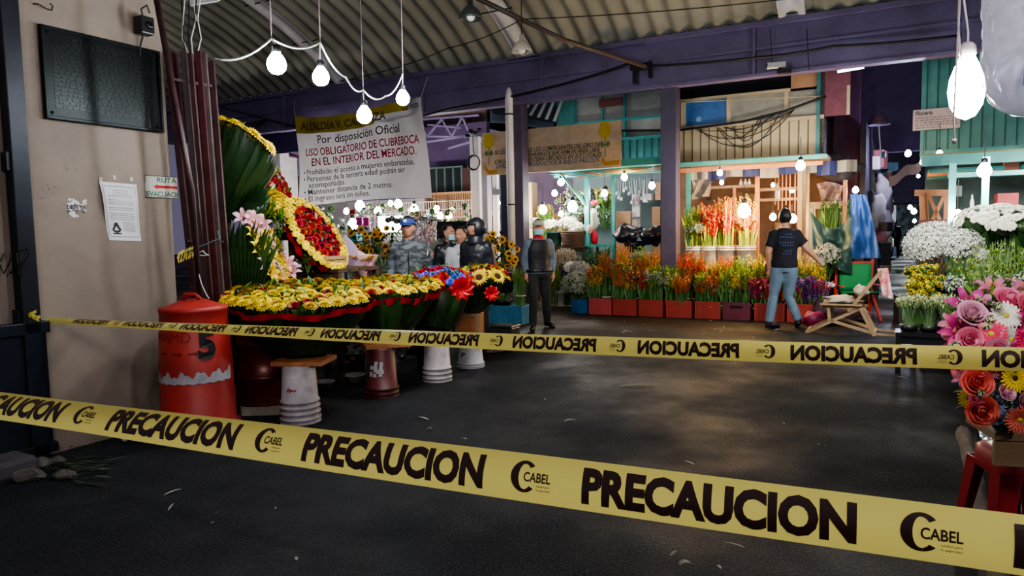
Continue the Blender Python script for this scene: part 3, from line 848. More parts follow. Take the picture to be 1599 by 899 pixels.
for (px, py) in ((178, 276), (205, 279), (157, 279), (213, 331)):
    b = MB(); v, z = wallp(px, py); b.gbox(UW + .001, UW + .004, v - .012, v + .012, z - .018, z + .012); obj('tape_piece', b, mat('clear tape', (.5, .45, .4), .3), r_)

# evacuation sign painted on a small board
b = MB(); v0, z1 = wallp(226, 273, .01); v1, _ = wallp(276, 273, .01); z0 = wallp(227, 308, .01)[1]
r_ = empty('evacuation_sign', W(UW, v0, z0), GA, 'small white sign with red arrow and green words beside the iron bars', 'sign')
b.gbox(UW + .001, UW + .008, v0, v1, z0, z1); obj('board', b, mat('sign white', (.60, .58, .54), .6, var=.1, scale=9), r_)
H_ = z1 - z0; L_ = v1 - v0
def sg(x, y): return W(UW + .0095, v0 + x * L_, z0 + y * H_)
MGR = mat('green lettering', (.01, .17, .07), .6)
b = MB(); textfit(b, 'RUTA', sg, .36, .98, .70, .93, .02); obj('lettering', b, MGR, r_); b = MB(); textfit(b, 'EVACUACION', sg, .03, 1.25, .05, .29, .02); obj('lettering', b, MGR, r_)
b = MB(); b.add([sg(.25, .5), sg(.38, .62), sg(.38, .56), sg(1, .56), sg(1, .44), sg(.38, .44), sg(.38, .38)], [(0, 6, 5, 4, 3, 2, 1)]); obj('arrow', b, mat('sign red', (.50, .02, .02), .6), r_)
b = MB()
for (a, c, d, e) in ((0, 1, .97, 1), (.0, .02, .65, 1), (0, .02, 0, .35), (.0, 1, 0, .02)): b.add([sg(a, d), sg(c, d), sg(c, e), sg(a, e)], [(0, 1, 2, 3)])
obj('border_line', b, M_INK, r_)
# torn sticker
b = MB(); v0, z1 = wallp(103, 311); v1, _ = wallp(133, 311); z0 = wallp(105, 345)[1]
r_ = empty('torn_sticker', W(UW, v0, z0), GA, 'torn remnant of a white sticker with black letters on the beige wall', 'sticker')
for k in range(46):
    s, t = R.random(), R.random()
    if t > .55 and s > .45 and R.random() < .7: continue
    p = (v0 + (v1 - v0) * s, z1 - (z1 - z0) * t * .8); q = .012
    b.add([W(UW + .0015 + k * .00002, p[0] + q * math.cos(a) * R.uniform(.6, 1.4), p[1] + q * math.sin(a) * R.uniform(.5, 1.2)) for a in [2 * PI * i / 6 for i in range(6)]], [tuple(range(6))])
obj('torn_paper', b, M_PAPER, r_)
b = MB(); textfit(b, 'DE PE TA', lambda x, y: W(UW + .0035, v0 + x * (v1 - v0), z0 + y * (z1 - z0)), .02, .98, .55, .74, .03)
textfit(b, 'P  Y  V', lambda x, y: W(UW + .0035, v0 + x * (v1 - v0), z0 + y * (z1 - z0)), .02, .98, .36, .5, .03); obj('lettering', b, M_INK, r_)

# ---------------------------------------------------------------- roof
BV = 12.58
def vz(t): return 4.80 + 1.45 * (1 - ((t - 4.5) / 4.5) ** 2)
def roof(u, t, off=0.0): return W(u, BV - .1 - t, vz(t) + .048 * math.sin(2 * PI * u / .33) + off)
b = MB(); b.surf(lambda s, q: roof(-17 + 31 * s, 9.2 * q), 690, 22)
ce = obj('ceiling', b, mat('grey fibre cement roofing', (.36, .37, .33), .85, scale=.8, c2=(.24, .25, .22), stretch=(1, 1, 1), bump=.1), smooth=True); ce['kind'] = 'structure'
MSKY = mat('pale skylight sheet', (.72, .73, .78), .5, var=.1, scale=3)
for px, py in ((822, 103), (1238, 40), (540, 134), (1640, 0)):
    u_, _ = onV(px, py, BV - .1)
    b = MB(); b.surf(lambda s, q: roof(u_ - .2 + .4 * s, 9.0 * q, -.03), 14, 22)
    o = obj('skylight_strip', b, MSKY, ce, True)
    b = MB()
    for t in (.12, 1.2, 2.4):
        b.tube([roof(u_ - .35, t, -.07), roof(u_ + .35, t, -.07)], .012, 5)
    obj('fixing_rod', b, M_WIRE, ce)
# second arch further back (dark) behind the beam
b = MB(); b.gbox(-17, 12, 48.0, 48.2, 0, 8); o = obj('wall_back', b, M_PURPD); o['kind'] = 'structure'
b = MB(); b.surf(lambda s, q: W(-17 + 29 * s, 16.5 + 31.5 * q, 6.3 + .06 * math.sin(s * 2 * PI * 29 / .5)), 300, 2); o = obj('ceiling_far', b, mat('dark far roof', (.06, .05, .08), .9)); o['kind'] = 'structure'; o.name = 'ceiling.001'

# beam and columns
b = MB(); b.gbox(-17, 14, BV - .12, BV + .12, 3.95, 4.80); b.gbox(-17, 14, BV - .22, BV - .12, 4.72, 4.80); b.gbox(-17, 14, BV - .17, BV - .12, 4.36, 4.40); b.gbox(-17, 14, BV - .2, BV - .12, 3.93, 3.98)
r_ = empty('roof_beam', W(-2, BV, 3.95), GA, 'long purple steel beam carrying the corrugated roof across the market', 'beam')
obj('girder', b, M_PURP, r_)
for px in (668, 853, 1180, 1500, 450):
    b = MB(); u_, _ = onV(px, 150, BV); b.gbox(u_ - .02, u_ + .02, BV - .19, BV - .12, 3.98, 4.72); obj('stiffener_plate', b, M_PURP, r_)
def column(px0, px1, py, c, label, m, z1=3.95, z0=0, name='column', d=.26, cat='column', band=None):
    u0, _ = onV(px0, py, c); u1, _ = onV(px1, py, c)
    b = MB(); b.gbox(u0, u1, c, c + d, z0, z1); r_ = empty(name, W((u0 + u1) / 2, c + d / 2, z0), GA, label, cat)
    obj('shaft', b, m, r_, bevel=.01)
    b = MB(); b.gbox(u0 - .03, u1 + .03, c - .03, c + d + .03, z0, z0 + .03); obj('base_plate', b, m, r_)
    return r_, u0, u1
column(1031.5, 1056, 270, BV - .13, 'square purple steel column behind the plastic crates under the roof beam', mat('dull purple paint', (.085, .072, .125), .5, var=.25, scale=2))
column(801, 816, 270, BV - .13, 'square purple steel column right behind the white drainpipe', mat('dull purple paint', (.085, .072, .125), .5))
# white drainpipe
p = PV(797, 270, BV - .28); r_ = empty('drainpipe', (p.x, p.y, 0), 0, 'white vertical drainpipe in front of the purple column behind the masked man', 'pipe')
b = MB(); b.lathe([(.075, 0), (.075, 4.02), (.066, 4.1), (.045, 4.2), (.02, 4.24)], 16, c=(p.x, p.y, 0)); obj('pipe', b, M_WHITEP, r_, True)
for z in (3.72, 2.0, 1.2):
    b = MB(); b.lathe([(.08, 0), (.08, .03)], 16, c=(p.x, p.y, z)); obj('clamp', b, M_WIRE, r_)

# cables along the beam, diagonal bar, roof lamps, security camera
def cable(label, pts, r=.012, m=None, name='cable', n=6, sag=0.0, group=None):
    b = MB(); q = []
    for i in range(len(pts) - 1):
        for k in range(8):
            t = k / 8; p = pts[i].lerp(pts[i + 1], t); p = p - Vector((0, 0, sag * 4 * t * (1 - t))); q.append(p)
    q.append(pts[-1]); b.tube(q, r, n); o = obj(name, b, m or M_WIRE, None, True); tag(o, label, 'cable', group); return o
cc = BV - .3
cable('thick dark power line running along the purple beam to the left of the column', [PV(560, 205, cc), PV(700, 170, cc), PV(860, 136, cc), PV(985, 98, cc)], .022, sag=.02)
cable('thick dark power line running along the purple beam above the security camera', [PV(985, 104, cc), PV(1180, 90, cc), PV(1300, 72, cc), PV(1500, 55, cc)], .02, sag=.02)
b = MB(); b.tube([P(745, -3, 9.6), P(880, 62, 10.6), P(1008, 104, 12.0)], .035, 8); o = obj('roof_brace', b, mat('rusty brown pipe', (.06, .04, .035), .6), None, True); tag(o, 'rusty brown pipe brace descending from the roof to the purple beam', 'pipe')
b = MB(); p = PV(1000, 104, cc); b.box(p, (.35, .12, .1), GA); b.box(p + Vector((-.1, 0, -.12)), (.05, .1, .35), GA); b.box(p + Vector((.17, 0, -.05)), (.05, .1, .28), GA); o = obj('cable_bracket', b, M_WIRE); tag(o, 'dark steel cable bracket on the purple beam left of the column', 'bracket')
cable('thin dark cable strung under the corrugated roof from lamp to left', [P(560, 120, 12), P(700, 75, 11.5), P(815, 30, 11), P(1300, -10, 10.5)], .008, sag=.05)
for px in (1205, 1262): cable('thin guy wire crossing the purple beam near the skylight, %s one' % ('left' if px < 1230 else 'right'), [PV(px - 2, 45, cc), PV(px + 1, 110, cc)], .006, sag=0)
for (px, py, Y, lab) in ((735, 26, 9.0, 'unlit dark metal lamp shade hanging under the roof at top centre'), (815, 78, 10.0, 'pale dome lamp shade hanging under the skylight strip above the beam')):
    p = P(px, py, Y); r_ = empty('pendant_lamp', p, 0, lab, 'lamp'); dk = py < 50
    b = MB(); b.lathe([(.14, -.03), (.135, 0), (.11, .06), (.06, .11), (.03, .13), (.03, .19), (.001, .19)], 20, c=p, cap=False); obj('lamp_shade', b, mat('dark lamp metal', (.03, .035, .035), .5) if dk else mat('pale lamp metal', (.35, .33, .27), .5), r_, True, solid=.004)
    b = MB(); b.tube([p + Vector((0, 0, .18)), p + Vector((0, 0, .4)), Vector((p.x + .02, p.y, 6.1))], .007, 5); obj('cord', b, M_WIRE, r_)
    b = MB(); b.sphere(p + Vector((0, 0, .0)), .055, 10, 8); obj('lamp_bulb', b, mat('unlit bulb', (.75, .74, .7), .3), r_, True)
p = PV(1212, 106, cc - .1); r_ = empty('security_camera', p, GA, 'white security camera mounted on the front of the purple beam', 'camera')
b = MB(); b.box(p + Vector((0, 0, .04)), (.28, .1, .09), GA + .25); obj('camera_body', b, mat('camera white', (.6, .6, .6), .4), r_, bevel=.012)
b = MB(); b.lathe([(.035, 0), (.035, .02)], 12, c=p + Vector((-.135, .02, .04)), ax=Vector((-1, .25, 0))); obj('lens', b, M_BLACK, r_)
b = MB(); b.tube([p + U * .05, p + U * .08 - Vector((0, 0, .08)), p + U * .16 + V * .2 - Vector((0, 0, .06))], .02, 6); b.box(p + U * .12 - Vector((0, 0, .07)), (.2, .12, .06), GA); obj('mount', b, M_WIRE, r_)
# bright tube under the beam
a = PV(1308, 112, BV + .3); c_ = PV(1349, 105, BV + .3); b = MB(); b.tube([a, c_], .02, 8); o = obj('fluorescent_tube', b, mat('tube glow', (.5, .6, .9), emit=(.6, .7, 1), es=3)); tag(o, 'short lit fluorescent tube right under the purple beam', 'lamp')
# ---------------------------------------------------------------- caution tapes
M_TAPE = mat('yellow caution tape', (.88, .80, .22), .22, translucent=.45, coat=.4)
M_TINK = mat('tape ink', (.035, .018, .012), .3)
def tape_pt(xs0, a, c, Y0, ypx):
    """straight tape: s in print periods -> world point"""
    def f(s):
        px = (a * s + xs0) / (c * s + 1); Y = Y0 * (1 + c * s); return P(px, ypx(px), Y)
    return f
def build_tape(label, f, s0, s1, twist, mirror, wd=.075, starts=(), end_extra=None):
    def T(s, w):      # w in -.5..5 across the tape, up positive
        p = f(s); a = twist(s); t = (f(s + .01) - f(s - .01)).normalized()
        up = Vector((0, 0, 1)); up = (up - t * up.dot(t)).normalized(); n = t.cross(up)
        if n.y > 0: n = -n        # towards the camera
        e = up * math.cos(a) - n * math.sin(a) * 1.0
        nn = n * math.cos(a) + up * math.sin(a)
        cur = .010 * (1 - (2 * w) ** 2)
        return p + e * (w * wd) + nn * cur, nn
    b = MB(); n = int((s1 - s0) * 14)
    b.surf(lambda x, y: T(s0 + (s1 - s0) * x, y - .5)[0], n, 8)
    root = empty('caution_tape', f((s0 + s1) / 2), 0, label, 'tape')
    obj('strip', b, M_TAPE, root, True)
    def on(s, w):
        p, nn = T(s, w); return p + nn * .0012
    def word(txt, sa, sb, y0, y1, bold, nm='printed_word'):
        vs, fs = text2d(txt, 1.0, bold, res=3)
        ax = min(v[0] for v in vs); bx = max(v[0] for v in vs); ay = min(v[1] for v in vs); by = max(v[1] for v in vs)
        bm = bmesh.new(); bv = [bm.verts.new((v[0], v[1], 0)) for v in vs]
        for q in fs:
            try: bm.faces.new([bv[i] for i in q])
            except ValueError: pass
        for k in range(1, 8):
            y = ay + (by - ay) * k / 8
            bmesh.ops.bisect_plane(bm, geom=bm.verts[:] + bm.edges[:] + bm.faces[:], plane_co=(0, y, 0), plane_no=(0, 1, 0))
        bm.verts.index_update(); bb = MB()
        bb.add([on(sa + (sb - sa) * (v.co.x - ax) / (bx - ax), y0 + (y1 - y0) * (v.co.y - ay) / (by - ay)) for v in bm.verts], [tuple(v.index for v in q.verts) for q in bm.faces])
        bm.free(); obj(nm, bb, M_TINK, root)
    def logo(sa, sb):
        bb = MB(); d = sb - sa
        # two swept crescents of a C and the word across them
        for (r0, r1, a0, a1, cx_) in ((.20, .46, .25 * PI, 1.75 * PI, .0),):
            k = 22
            for i in range(k):
                t0 = a0 + (a1 - a0) * i / k; t1 = a0 + (a1 - a0) * (i + 1) / k
                def q(t, r): 
                    th = .55 + .45 * abs(math.sin(t / 2)); return (sa + d * (.34 + .34 * math.cos(t) * (r / .46)), .02 + .33 * math.sin(t) * (1 if r > .4 else .80))
                A = [q(t0, r1), q(t1, r1), q(t1, r0 * (.95 if math.cos(t0) < 0 else 1.25)), q(t0, r0 * (.95 if math.cos(t0) < 0 else 1.25))]
                bb.add([on(*x) for x in A], [(0, 1, 2, 3)])
        obj('logo', bb, M_TINK, root)
        word('CABEL', sa + d * .33, sa + d * 1.0, -.08, .12, .02, 'logo_word')
        word('calidad para', sa + d * .66, sa + d * .99, -.18, -.125, .0, 'small_print')
        word('la seguridad', sa + d * .66, sa + d * .99, -.26, -.205, .0, 'small_print')
    for s in starts:
        if not mirror: word('PRECAUCION', s, s + .69, -.37, .37, .05); logo(s + .78, s + .905)
        else: word('PRECAUCION', s + .3134, s + 1.0, -.37, .37, .05); logo(s + .09, s + .21)
    return T, root
def yfront(px):
    k = ((-300, 600), (0, 634), (250, 661), (500, 701), (1000, 768), (1600, 850), (2300, 946))
    for (a, b), (c, d) in zip(k, k[1:]):
        if px <= c: break
    return b + (d - b) * (px - a) / (c - a)
A0 = P(178, 655, 1.55); 
_fl = lambda px: 634.5 + .1352 * px if px > 0 else 634.5 + .1352 * px
def yf2(px): return 631 + .1385 * px - .0 * px
ff = tape_pt(178, 229.8, -.1505, 1.55, lambda px: 633 + .1365 * px)
build_tape('nearest yellow caution tape crossing the whole foreground, readable the right way round', ff, -1.6, 3.9, lambda s: math.radians(50) - math.radians(15.5) * min(3, max(0, s + .1)), False, starts=(-1, 0, 1, 2, 3))
fb = tape_pt(1533, -142.3, .126, 2.25, lambda px: 496 + (px - 60) * .0437 if px > 60 else 496)
def yb(px): px = max(-200, min(2600, px)); return 495.7 + .0549 * px - 8.8e-6 * px * px
fb = tape_pt(1533, -142.3, .126, 2.25, yb)
build_tape('second yellow caution tape further back, tied to the gate post, its print seen reversed', fb, -1.4, 9.95, lambda s: math.radians(8) + math.radians(58) * max(0, min(1, (s - 1.5) / 6.5)), True, starts=(-2, -1, 0, 1, 2, 3, 4, 5, 6, 7, 8))
# knot on the post
b = MB(); q = P(48, 497, 4.78)
for k in range(6):
    a = q + Vector((R.uniform(-.05, .04), 0, R.uniform(-.02, .02))); b.add([a, a + Vector((.05, -.01, .008 * k - .02)), a + Vector((.05, -.012, .008 * k)), a + Vector((0, -.01, .02))], [(0, 1, 2, 3)])
o = obj('tape_knot', b, M_TAPE); tag(o, 'crumpled yellow tape knot tied round the dark gate post', 'tape')
q = P(288, 398, 5.42); b = MB(); b2 = MB()
for k in range(9):
    a = q + Vector((-.06 + .016 * k, R.uniform(-.02, .02), -.02 + .006 * k)); b.add([a, a + Vector((.02, -.02, -.045)), a + Vector((.045, -.02, .01)), a + Vector((.02, 0, .05))], [(0, 1, 2, 3)])
    if k % 2: b2.add([a + Vector((.008, -.022, -.03)), a + Vector((.016, -.022, -.03)), a + Vector((.03, -.024, .02)), a + Vector((.022, -.024, .02))], [(0, 1, 2, 3)])
r_ = empty('tape_remnant', q, 0, 'twisted scrap of yellow and black tape knotted round the iron bars', 'tape'); obj('scrap', b, M_TAPE, r_); obj('print', b2, M_TINK, r_)
cable('white string hanging in a loose bow from the iron bars', [q + Vector((.06, -.03, .02)), q + Vector((.16, -.04, .03)), q + Vector((.2, -.04, 0)), q + Vector((.1, -.05, .01)), q + Vector((.12, -.05, -.12)), q + Vector((.14, -.05, -.22)), q + Vector((.19, -.05, -.33))], .004, M_WIREW, 'string', sag=.01)
cable('pale green cord tied from the iron bars toward the leafy bouquets', [q + Vector((.02, -.03, .02)), q + Vector((.18, -.02, .08)), q + Vector((.27, .0, .12)), q + Vector((.26, 0, .18))], .004, mat('teal cord', (.08, .22, .25), .6), 'string', sag=.0)

# ---------------------------------------------------------------- folded iron gate
r_ = empty('folding_gate', G(350, 657), 0, 'bundle of tall maroon iron bars, a folded gate leaning at the wall end', 'gate')
tops = ((262, 82, 5.75), (272, 83, 5.82), (286, 80, 5.8), (297, 83, 5.75), (309, 80, 5.86), (319, 82, 5.9), (330, 96, 5.95), (304, 95, 6.0))
bots = ((325, 655), (331, 653), (338, 656), (346, 657), (355, 655), (362, 653), (372, 650), (350, 646))
for k, ((tx, ty, Y), (bx_, by_)) in enumerate(zip(tops, bots)):
    b = MB(); b.bar(G(bx_, by_), P(tx, ty, Y), .032 if k % 2 else .045, .03, up=(0, 1, 0)); obj('bar', b, [M_RUSTY, mat('reddish iron', (.07, .02, .022), .35, metal=.3, var=.3, scale=6), mat('grey brown iron', (.09, .065, .065), .45, metal=.3, var=.3, scale=6)][k % 3], r_)
for (t0) in (.12, .5, .93):
    b = MB(); a = G(325, 655).lerp(P(262, 82, 5.75), t0); c_ = G(372, 650).lerp(P(330, 96, 5.95), t0); b.bar(a - Vector((0, .03, 0)), c_ - Vector((0, .03, 0)), .03, .02); obj('cross_strap', b, M_RUSTY, r_)
b = MB(); b.tube([G(327, 668), P(300, 300, 5.3), P(243, -8, 5.25)], .022, 8); o = obj('iron_pole', b, M_RUSTY, None, True); tag(o, 'thin maroon iron pole leaning in front of the wall edge', 'pole')
# wiring behind the wall end
for k in range(6):
    x0 = 283 + 6 * k
    cable(['tangled thin wires hanging beside the wall end above the iron bars'][0], [P(x0, -5, 6.3), P(x0 + R.uniform(-6, 6), 30, 6.25), P(x0 + R.uniform(-8, 8), 60, 6.2), P(292 + 3 * k, 88, 6.1)], .006, M_WIREW if k % 2 else M_WIRE, 'wire', group='tangled wires beside the wall end')
b = MB(); b.add([P(288, -6, 6.6), P(352, -6, 6.6), P(340, 2, 6.5), P(298, 9, 6.5)], [(0, 1, 2, 3)]); o = obj('plastic_sheet', b, mat('white plastic sheet', (.7, .7, .75), .4), None, solid=.01); tag(o, 'scrap of white plastic sheet at the top behind the wall end', 'sheet')

# ---------------------------------------------------------------- traffic drum
p = Vector((-2.42, 5.42, 0)); r_ = empty('traffic_drum', p, 0, 'orange red traffic drum marked 5 beside the beige wall', 'barrel')
M_OR = mat('scuffed orange plastic', (.42, .034, .024), .5, c2=(.27, .02, .017), scale=2.2)
b = MB(); b.lathe([(.30, 0), (.30, .09), (.27, .11), (.268, .34), (.262, .35), (.262, .58), (.256, .59), (.25, .80), (.244, .81), (.24, .94), (.245, .95), (.245, .975), (.2, .985), (.09, 1.03), (.001, 1.03)], 40, c=p); obj('drum_body', b, M_OR, r_, True)
b = MB(); b.tube([p + Vector((-.07, -.03, 1.02)), p + Vector((-.04, -.03, 1.07)), p + Vector((.04, -.03, 1.07)), p + Vector((.07, -.03, 1.02))], .02, 8); obj('handle', b, M_OR, r_, True)
def drum(a, z, k=1.004):
    rr_ = .270 - .019 * (z - .1) / .7
    return p + Vector((math.sin(a) * rr_ * k * 1.004, -math.cos(a) * rr_ * k * 1.004, z))
b = MB()
def band(s, t):
    a = -1.5 + 3.0 * s; up = .485 + .02 * math.sin(s * 40) + .012 * math.sin(s * 91) + .02 * s
    lo = .43 + .004 * math.sin(s * 70); return drum(a, lo + (up - lo) * t, 1.012)
b.surf(band, 60, 3); obj('reflective_band', b, mat('worn reflective white', (.55, .55, .6), .4, c2=(.38, .36, .38), scale=14), r_, True)
b = MB(); a0 = .47
textfit(b, '5', lambda x, y: drum(a0 + .5 * x, .60 + .23 * y, 1.02), 0, 1, 0, 1, .05); obj('painted_number', b, M_INK, r_)
b = MB(); textfit(b, 'MAMD', lambda x, y: drum(-.9 + 1.2 * x, .74 + .07 * y, 1.014), 0, 1, 0, 1, -.01); obj('faded_lettering', b, mat('faded dark red', (.22, .02, .02), .6), r_)
b = MB()
for a in (-.75, -.25, .2):
    b.add([drum(a, .645), drum(a + .2, .645), drum(a + .2, .63), drum(a + .3, .652), drum(a + .2, .672), drum(a + .2, .658), drum(a, .658)], [(0, 1, 2, 3, 4, 5, 6)])
obj('faded_arrow', b, mat('faded dark red', (.22, .02, .02), .6), r_)
q = P(307, 462, 5.4); b = MB()
for k in range(5): b.add([q + Vector((-.02 + .012 * k, 0, -.04 + .025 * k)), q + Vector((.02, -.01, -.02 + .03 * k)), q + Vector((.035, 0, .01 + .03 * k)), q + Vector((0, .01, .02 + .02 * k))], [(0, 1, 2, 3)])
o = obj('tape_scrap', b, M_TAPE); tag(o, 'small crumpled tape scrap on top of the orange traffic drum', 'tape')
# maroon oil drum
p = Vector((-2.20, 6.25, 0)); r_ = empty('oil_drum', p, 0, 'maroon steel oil drum behind the iron bars', 'barrel')
b = MB(); b.lathe([(.285, 0), (.29, .015), (.285, .03), (.28, .28), (.295, .29), (.295, .31), (.28, .32), (.28, .57), (.295, .58), (.295, .60), (.28, .61), (.28, .85), (.29, .86), (.29, .88), (.27, .88), (.27, .86), (.001, .86)], 36, c=p); obj('drum_body', b, mat('maroon steel', (.12, .018, .016), .33, metal=.3, var=.3, scale=3), r_, True)
b = MB(); b.lathe([(.03, .86), (.03, .885), (.001, .885)], 12, c=p + Vector((.15, -.1, 0))); obj('bung', b, M_RUSTY, r_)
# crumpled sacks on the floor
def sack(label, c, sx, sy, h, m, name='sack', seed=0, cat='sack'):
    b = MB(); c = Vector(c)
    def fn(s, t):
        a = 2 * PI * s; q = math.sin(PI * t * .5); 
        nz_ = noise.noise(Vector((math.cos(a) * 2 + seed, math.sin(a) * 2, t * 3)))
        return c + Vector((math.cos(a) * sx * q * (1 + .25 * nz_), math.sin(a) * sy * q * (1 + .25 * nz_), max(.0, h * math.cos(PI * t * .5) * (1 + .5 * nz_))))
    b.surf(fn, 28, 12); o = obj(name, b, m, None, True); tag(o, label, cat); return o
sack('flattened pale sack on the floor behind the leaning iron bars', G(400, 640), .55, .2, .07, mat('pale sacking', (.34, .32, .25), .8, var=.2, scale=9), seed=2)
sack('small heap of pinkish paper petals on the floor right of the far bucket', G(770, 548), .16, .09, .07, mat('pinkish rubbish', (.45, .28, .28), .8, c2=(.12, .05, .06), scale=30), 'rubbish_heap', seed=5, cat='rubbish')

# kerb stone and debris at the lower left
b = MB(); c_ = G(18, 735); b.box(c_ + Vector((-.3, .05, .05)), (.95, .35, .13), -.5); o = obj('kerb_stone', b, mat('grimy concrete', (.06, .055, .06), .85, var=.4, scale=6, bump=.4), bevel=.03); tag(o, 'grimy dark kerb stone at the foot of the gate, lower left', 'kerb')
for k, (px, py, s, lab) in enumerate(((62, 728, .07, 'crumbled cement lump at the wall corner'), (88, 722, .05, 'small pale rubble piece right of the cement lump'), (45, 748, .085, 'larger flat rubble piece near the lower left edge'), (100, 745, .06, 'flat stone chip on the asphalt near the plant scraps'), (74, 700, .05, 'broken plaster lump leaning on the wall base'))):
    b = MB(); c_ = G(px, py) + Vector((0, 0, s * .3))
    b.sphere(c_, s, 8, 6, sc3=(1.3, .9, .5)); b.v = [v + Vector((noise.noise(v * 17), noise.noise(v * 17 + Vector((5, 0, 0))), noise.noise(v * 17 + Vector((0, 9, 0))))) * s * .5 for v in b.v]
    o = obj('rubble_piece', b, mat('broken cement', (.10, .09, .08), .9, var=.35, scale=14)); tag(o, lab, 'rubble')
b = MB()
for k in range(70):
    q = G(R.gauss(105, 26), R.gauss(730, 12)) + Vector((0, 0, R.uniform(.004, .03))); a = R.uniform(-.6, .6); d = Vector((math.cos(a), math.sin(a) * .8, R.uniform(-.02, .05)))
    b.leaf(q, q + d * R.uniform(.06, .24), R.uniform(.006, .022), k=2, m=k % 2)
o = obj('stem_scraps', b, [mat('dull dry stems', (.08, .09, .05), .8), M_LEAFD]); tag(o, 'discarded flower stems and leaves beside the wall corner', 'plant scraps', kind='stuff')
b = MB(); q = G(205, 693)
for k in range(14): b.sphere(q + Vector((R.uniform(-.07, .07), R.uniform(-.03, .03), .03 + R.uniform(0, .04))), .014, 6, 4)
o = obj('crushed_flower', b, mat('dirty white petals', (.4, .4, .42), .8)); tag(o, 'crushed greyish flower head on the floor below the front tape', 'flower')

# litter
for k in range(46):
    if k < 26: px, py = R.uniform(250, 1450), R.uniform(590, 890)
    else: px, py = R.uniform(930, 1380), R.uniform(500, 530)
    q = G(px, py, .004); b = MB(); s = R.uniform(.008, .022) * (1.5 if k >= 26 else 1); a = R.uniform(0, 3); d = Vector((math.cos(a), math.sin(a), .1))
    b.leaf(q, q + d * s * R.choice([1.5, 3, 5]), s * .8, bend=(0, 0, .006), k=3); o = obj('litter_scrap', b, mat('pale litter', (.32, .31, .28), .8, rnd=.5)); tag(o, 'tiny pale scrap of litter lying on the dark asphalt' if k < 26 else 'small stem scrap on the brown ground in front of the crates', 'litter', 'litter scraps on the asphalt' if k < 26 else 'stem scraps before the crates')
for (px, py, w_, lab) in ((890, 658, .09, 'bent pale twig alone on the asphalt above the front tape'), (1003, 602, .42, 'long green leaf blade lying on the asphalt in mid aisle'), (670, 671, .05, 'small grey wood chip on the asphalt above the front tape'), (1070, 882, .05, 'thin dry stem on the asphalt below the front tape'), (1006, 508, .06, 'round crumpled paper on the brown ground before the crates')):
    q = G(px, py, .008); b = MB()
    for j in range(4): b.leaf(q + Vector((-w_ / 2, .01 * j, 0)), q + Vector((w_ / 2, R.uniform(-.04, .04) * (w_ / .1) * .4, .01)), .012, bend=(0, 0, .012), k=4)
    o = obj('plant_scrap', b, mat('long leaf', (.12, .15, .09), .7) if w_ > .3 else mat('pale litter', (.32, .31, .28), .8, rnd=.5)); tag(o, lab, 'litter')

# ---------------------------------------------------------------- hanging bulbs
def bulb(px, py, Y, rpx, label, colr=(1, .97, .95), es=60, socket=True, cord_to=None, group=None, long=1.0, white_socket=False, cordpts=None):
    p = P(px, py, Y); r = rpx * Y / F
    root = empty('light_bulb', p, 0, label, 'light bulb', group)
    m = mat('bulb glow %.2f %.2f %.2f %g' % (*colr, es), (1, 1, 1), emit=colr, es=es)
    b = MB(); b.lathe([(.001, -r * long), (r * .5, -r * .87 * long), (r * .87, -r * .5 * long), (r, 0), (r * .9, r * .45 * long), (r * .62, r * .9 * long), (r * .42, r * 1.15 * long), (r * .38, r * 1.3 * long)], 12, c=p, cap=False)
    obj('glass', b, m, root, True)
    if socket:
        b = MB(); z = r * 1.2 * long; b.lathe([(r * .42, z), (r * .48, z + r * .1), (r * .45, z + r * .6), (r * .25, z + r * .8), (.004, z + r * .85)], 12, c=p); obj('socket', b, mat('white socket', (.75, .72, .7), .5) if white_socket else M_BLACK, root, True)
    if cord_to is not None:
        b = MB(); b.tube([p + Vector((0, 0, r * 1.9))] + cord_to, .005 if Y > 3 else .003, 5); obj('cord', b, M_WIREW if white_socket or Y < 8 else M_WIRE, root)
    return p, root
WB = 50
sp = [(424, 60, 4.5), (500, 66, 5.2), (567, 140, 6.0), (629, 115, 6.9)]
bl = [(432, 101, 4.5, 15), (501, 121, 5.2, 13), (569, 181, 6.0, 12), (629, 154, 6.9, 10.5)]
nm = ['leftmost and largest of the four bulbs on the white festoon cable', 'second bulb from the left on the white festoon cable', 'lowest bulb of the festoon, hanging in front of the banner top', 'rightmost and smallest bulb of the festoon, right of the banner']
for (x, y, Y, r), (sx_, sy_, _), l in zip(bl, sp, nm): bulb(x, y, Y, r, 'round lit bulb, ' + l, es=WB * 1.6, cord_to=[P(sx_, sy_, Y)], colr=(.95, .97, 1))
S_ = [P(*a) for a in sp]
cable('white festoon cable sagging between four lit bulbs under the roof', [P(335, 92, 4.3), S_[0], S_[1], P(540, 120, 5.6), S_[2], P(602, 150, 6.4), S_[3]], .0065, M_WIREW, sag=.05)
for q, (x, l) in zip(S_, ((424, 'first'), (503, 'second'), (578, 'third'), (632, 'fourth'))): cable('thin hanging wire holding the %s festoon bulb to the roof' % l, [q, Vector((q.x + .02, q.y, min(5.9, q.z + 3.2)))], .004, mat('pinkish wire', (.22, .16, .2), .5), 'wire')
# near bulb at right
p, r_ = bulb(1509, 142, 2.25, 25, 'large glowing white bulb with white socket hanging near the camera at right', es=55, long=1.75, white_socket=True, cord_to=[P(1512, 50, 2.25), P(1505, -5, 2.25), P(1505, -60, 2.25)], colr=(1, .97, .98))
b = MB(); b.tube([P(1502, -60, 2.2), P(1494, 88, 2.2), P(1489, 186, 2.2), P(1491, 225, 2.2)], .003, 5); b.tube([P(1499, -60, 2.2), P(1496, 40, 2.2), P(1501, 92, 2.2)], .0025, 5); b.sphere(P(1490, 220, 2.2), .008, 6, 5)
o = obj('pull_string', b, mat('frayed string', (.45, .38, .34), .8)); tag(o, 'frayed string with knot hanging beside the large near bulb', 'string')
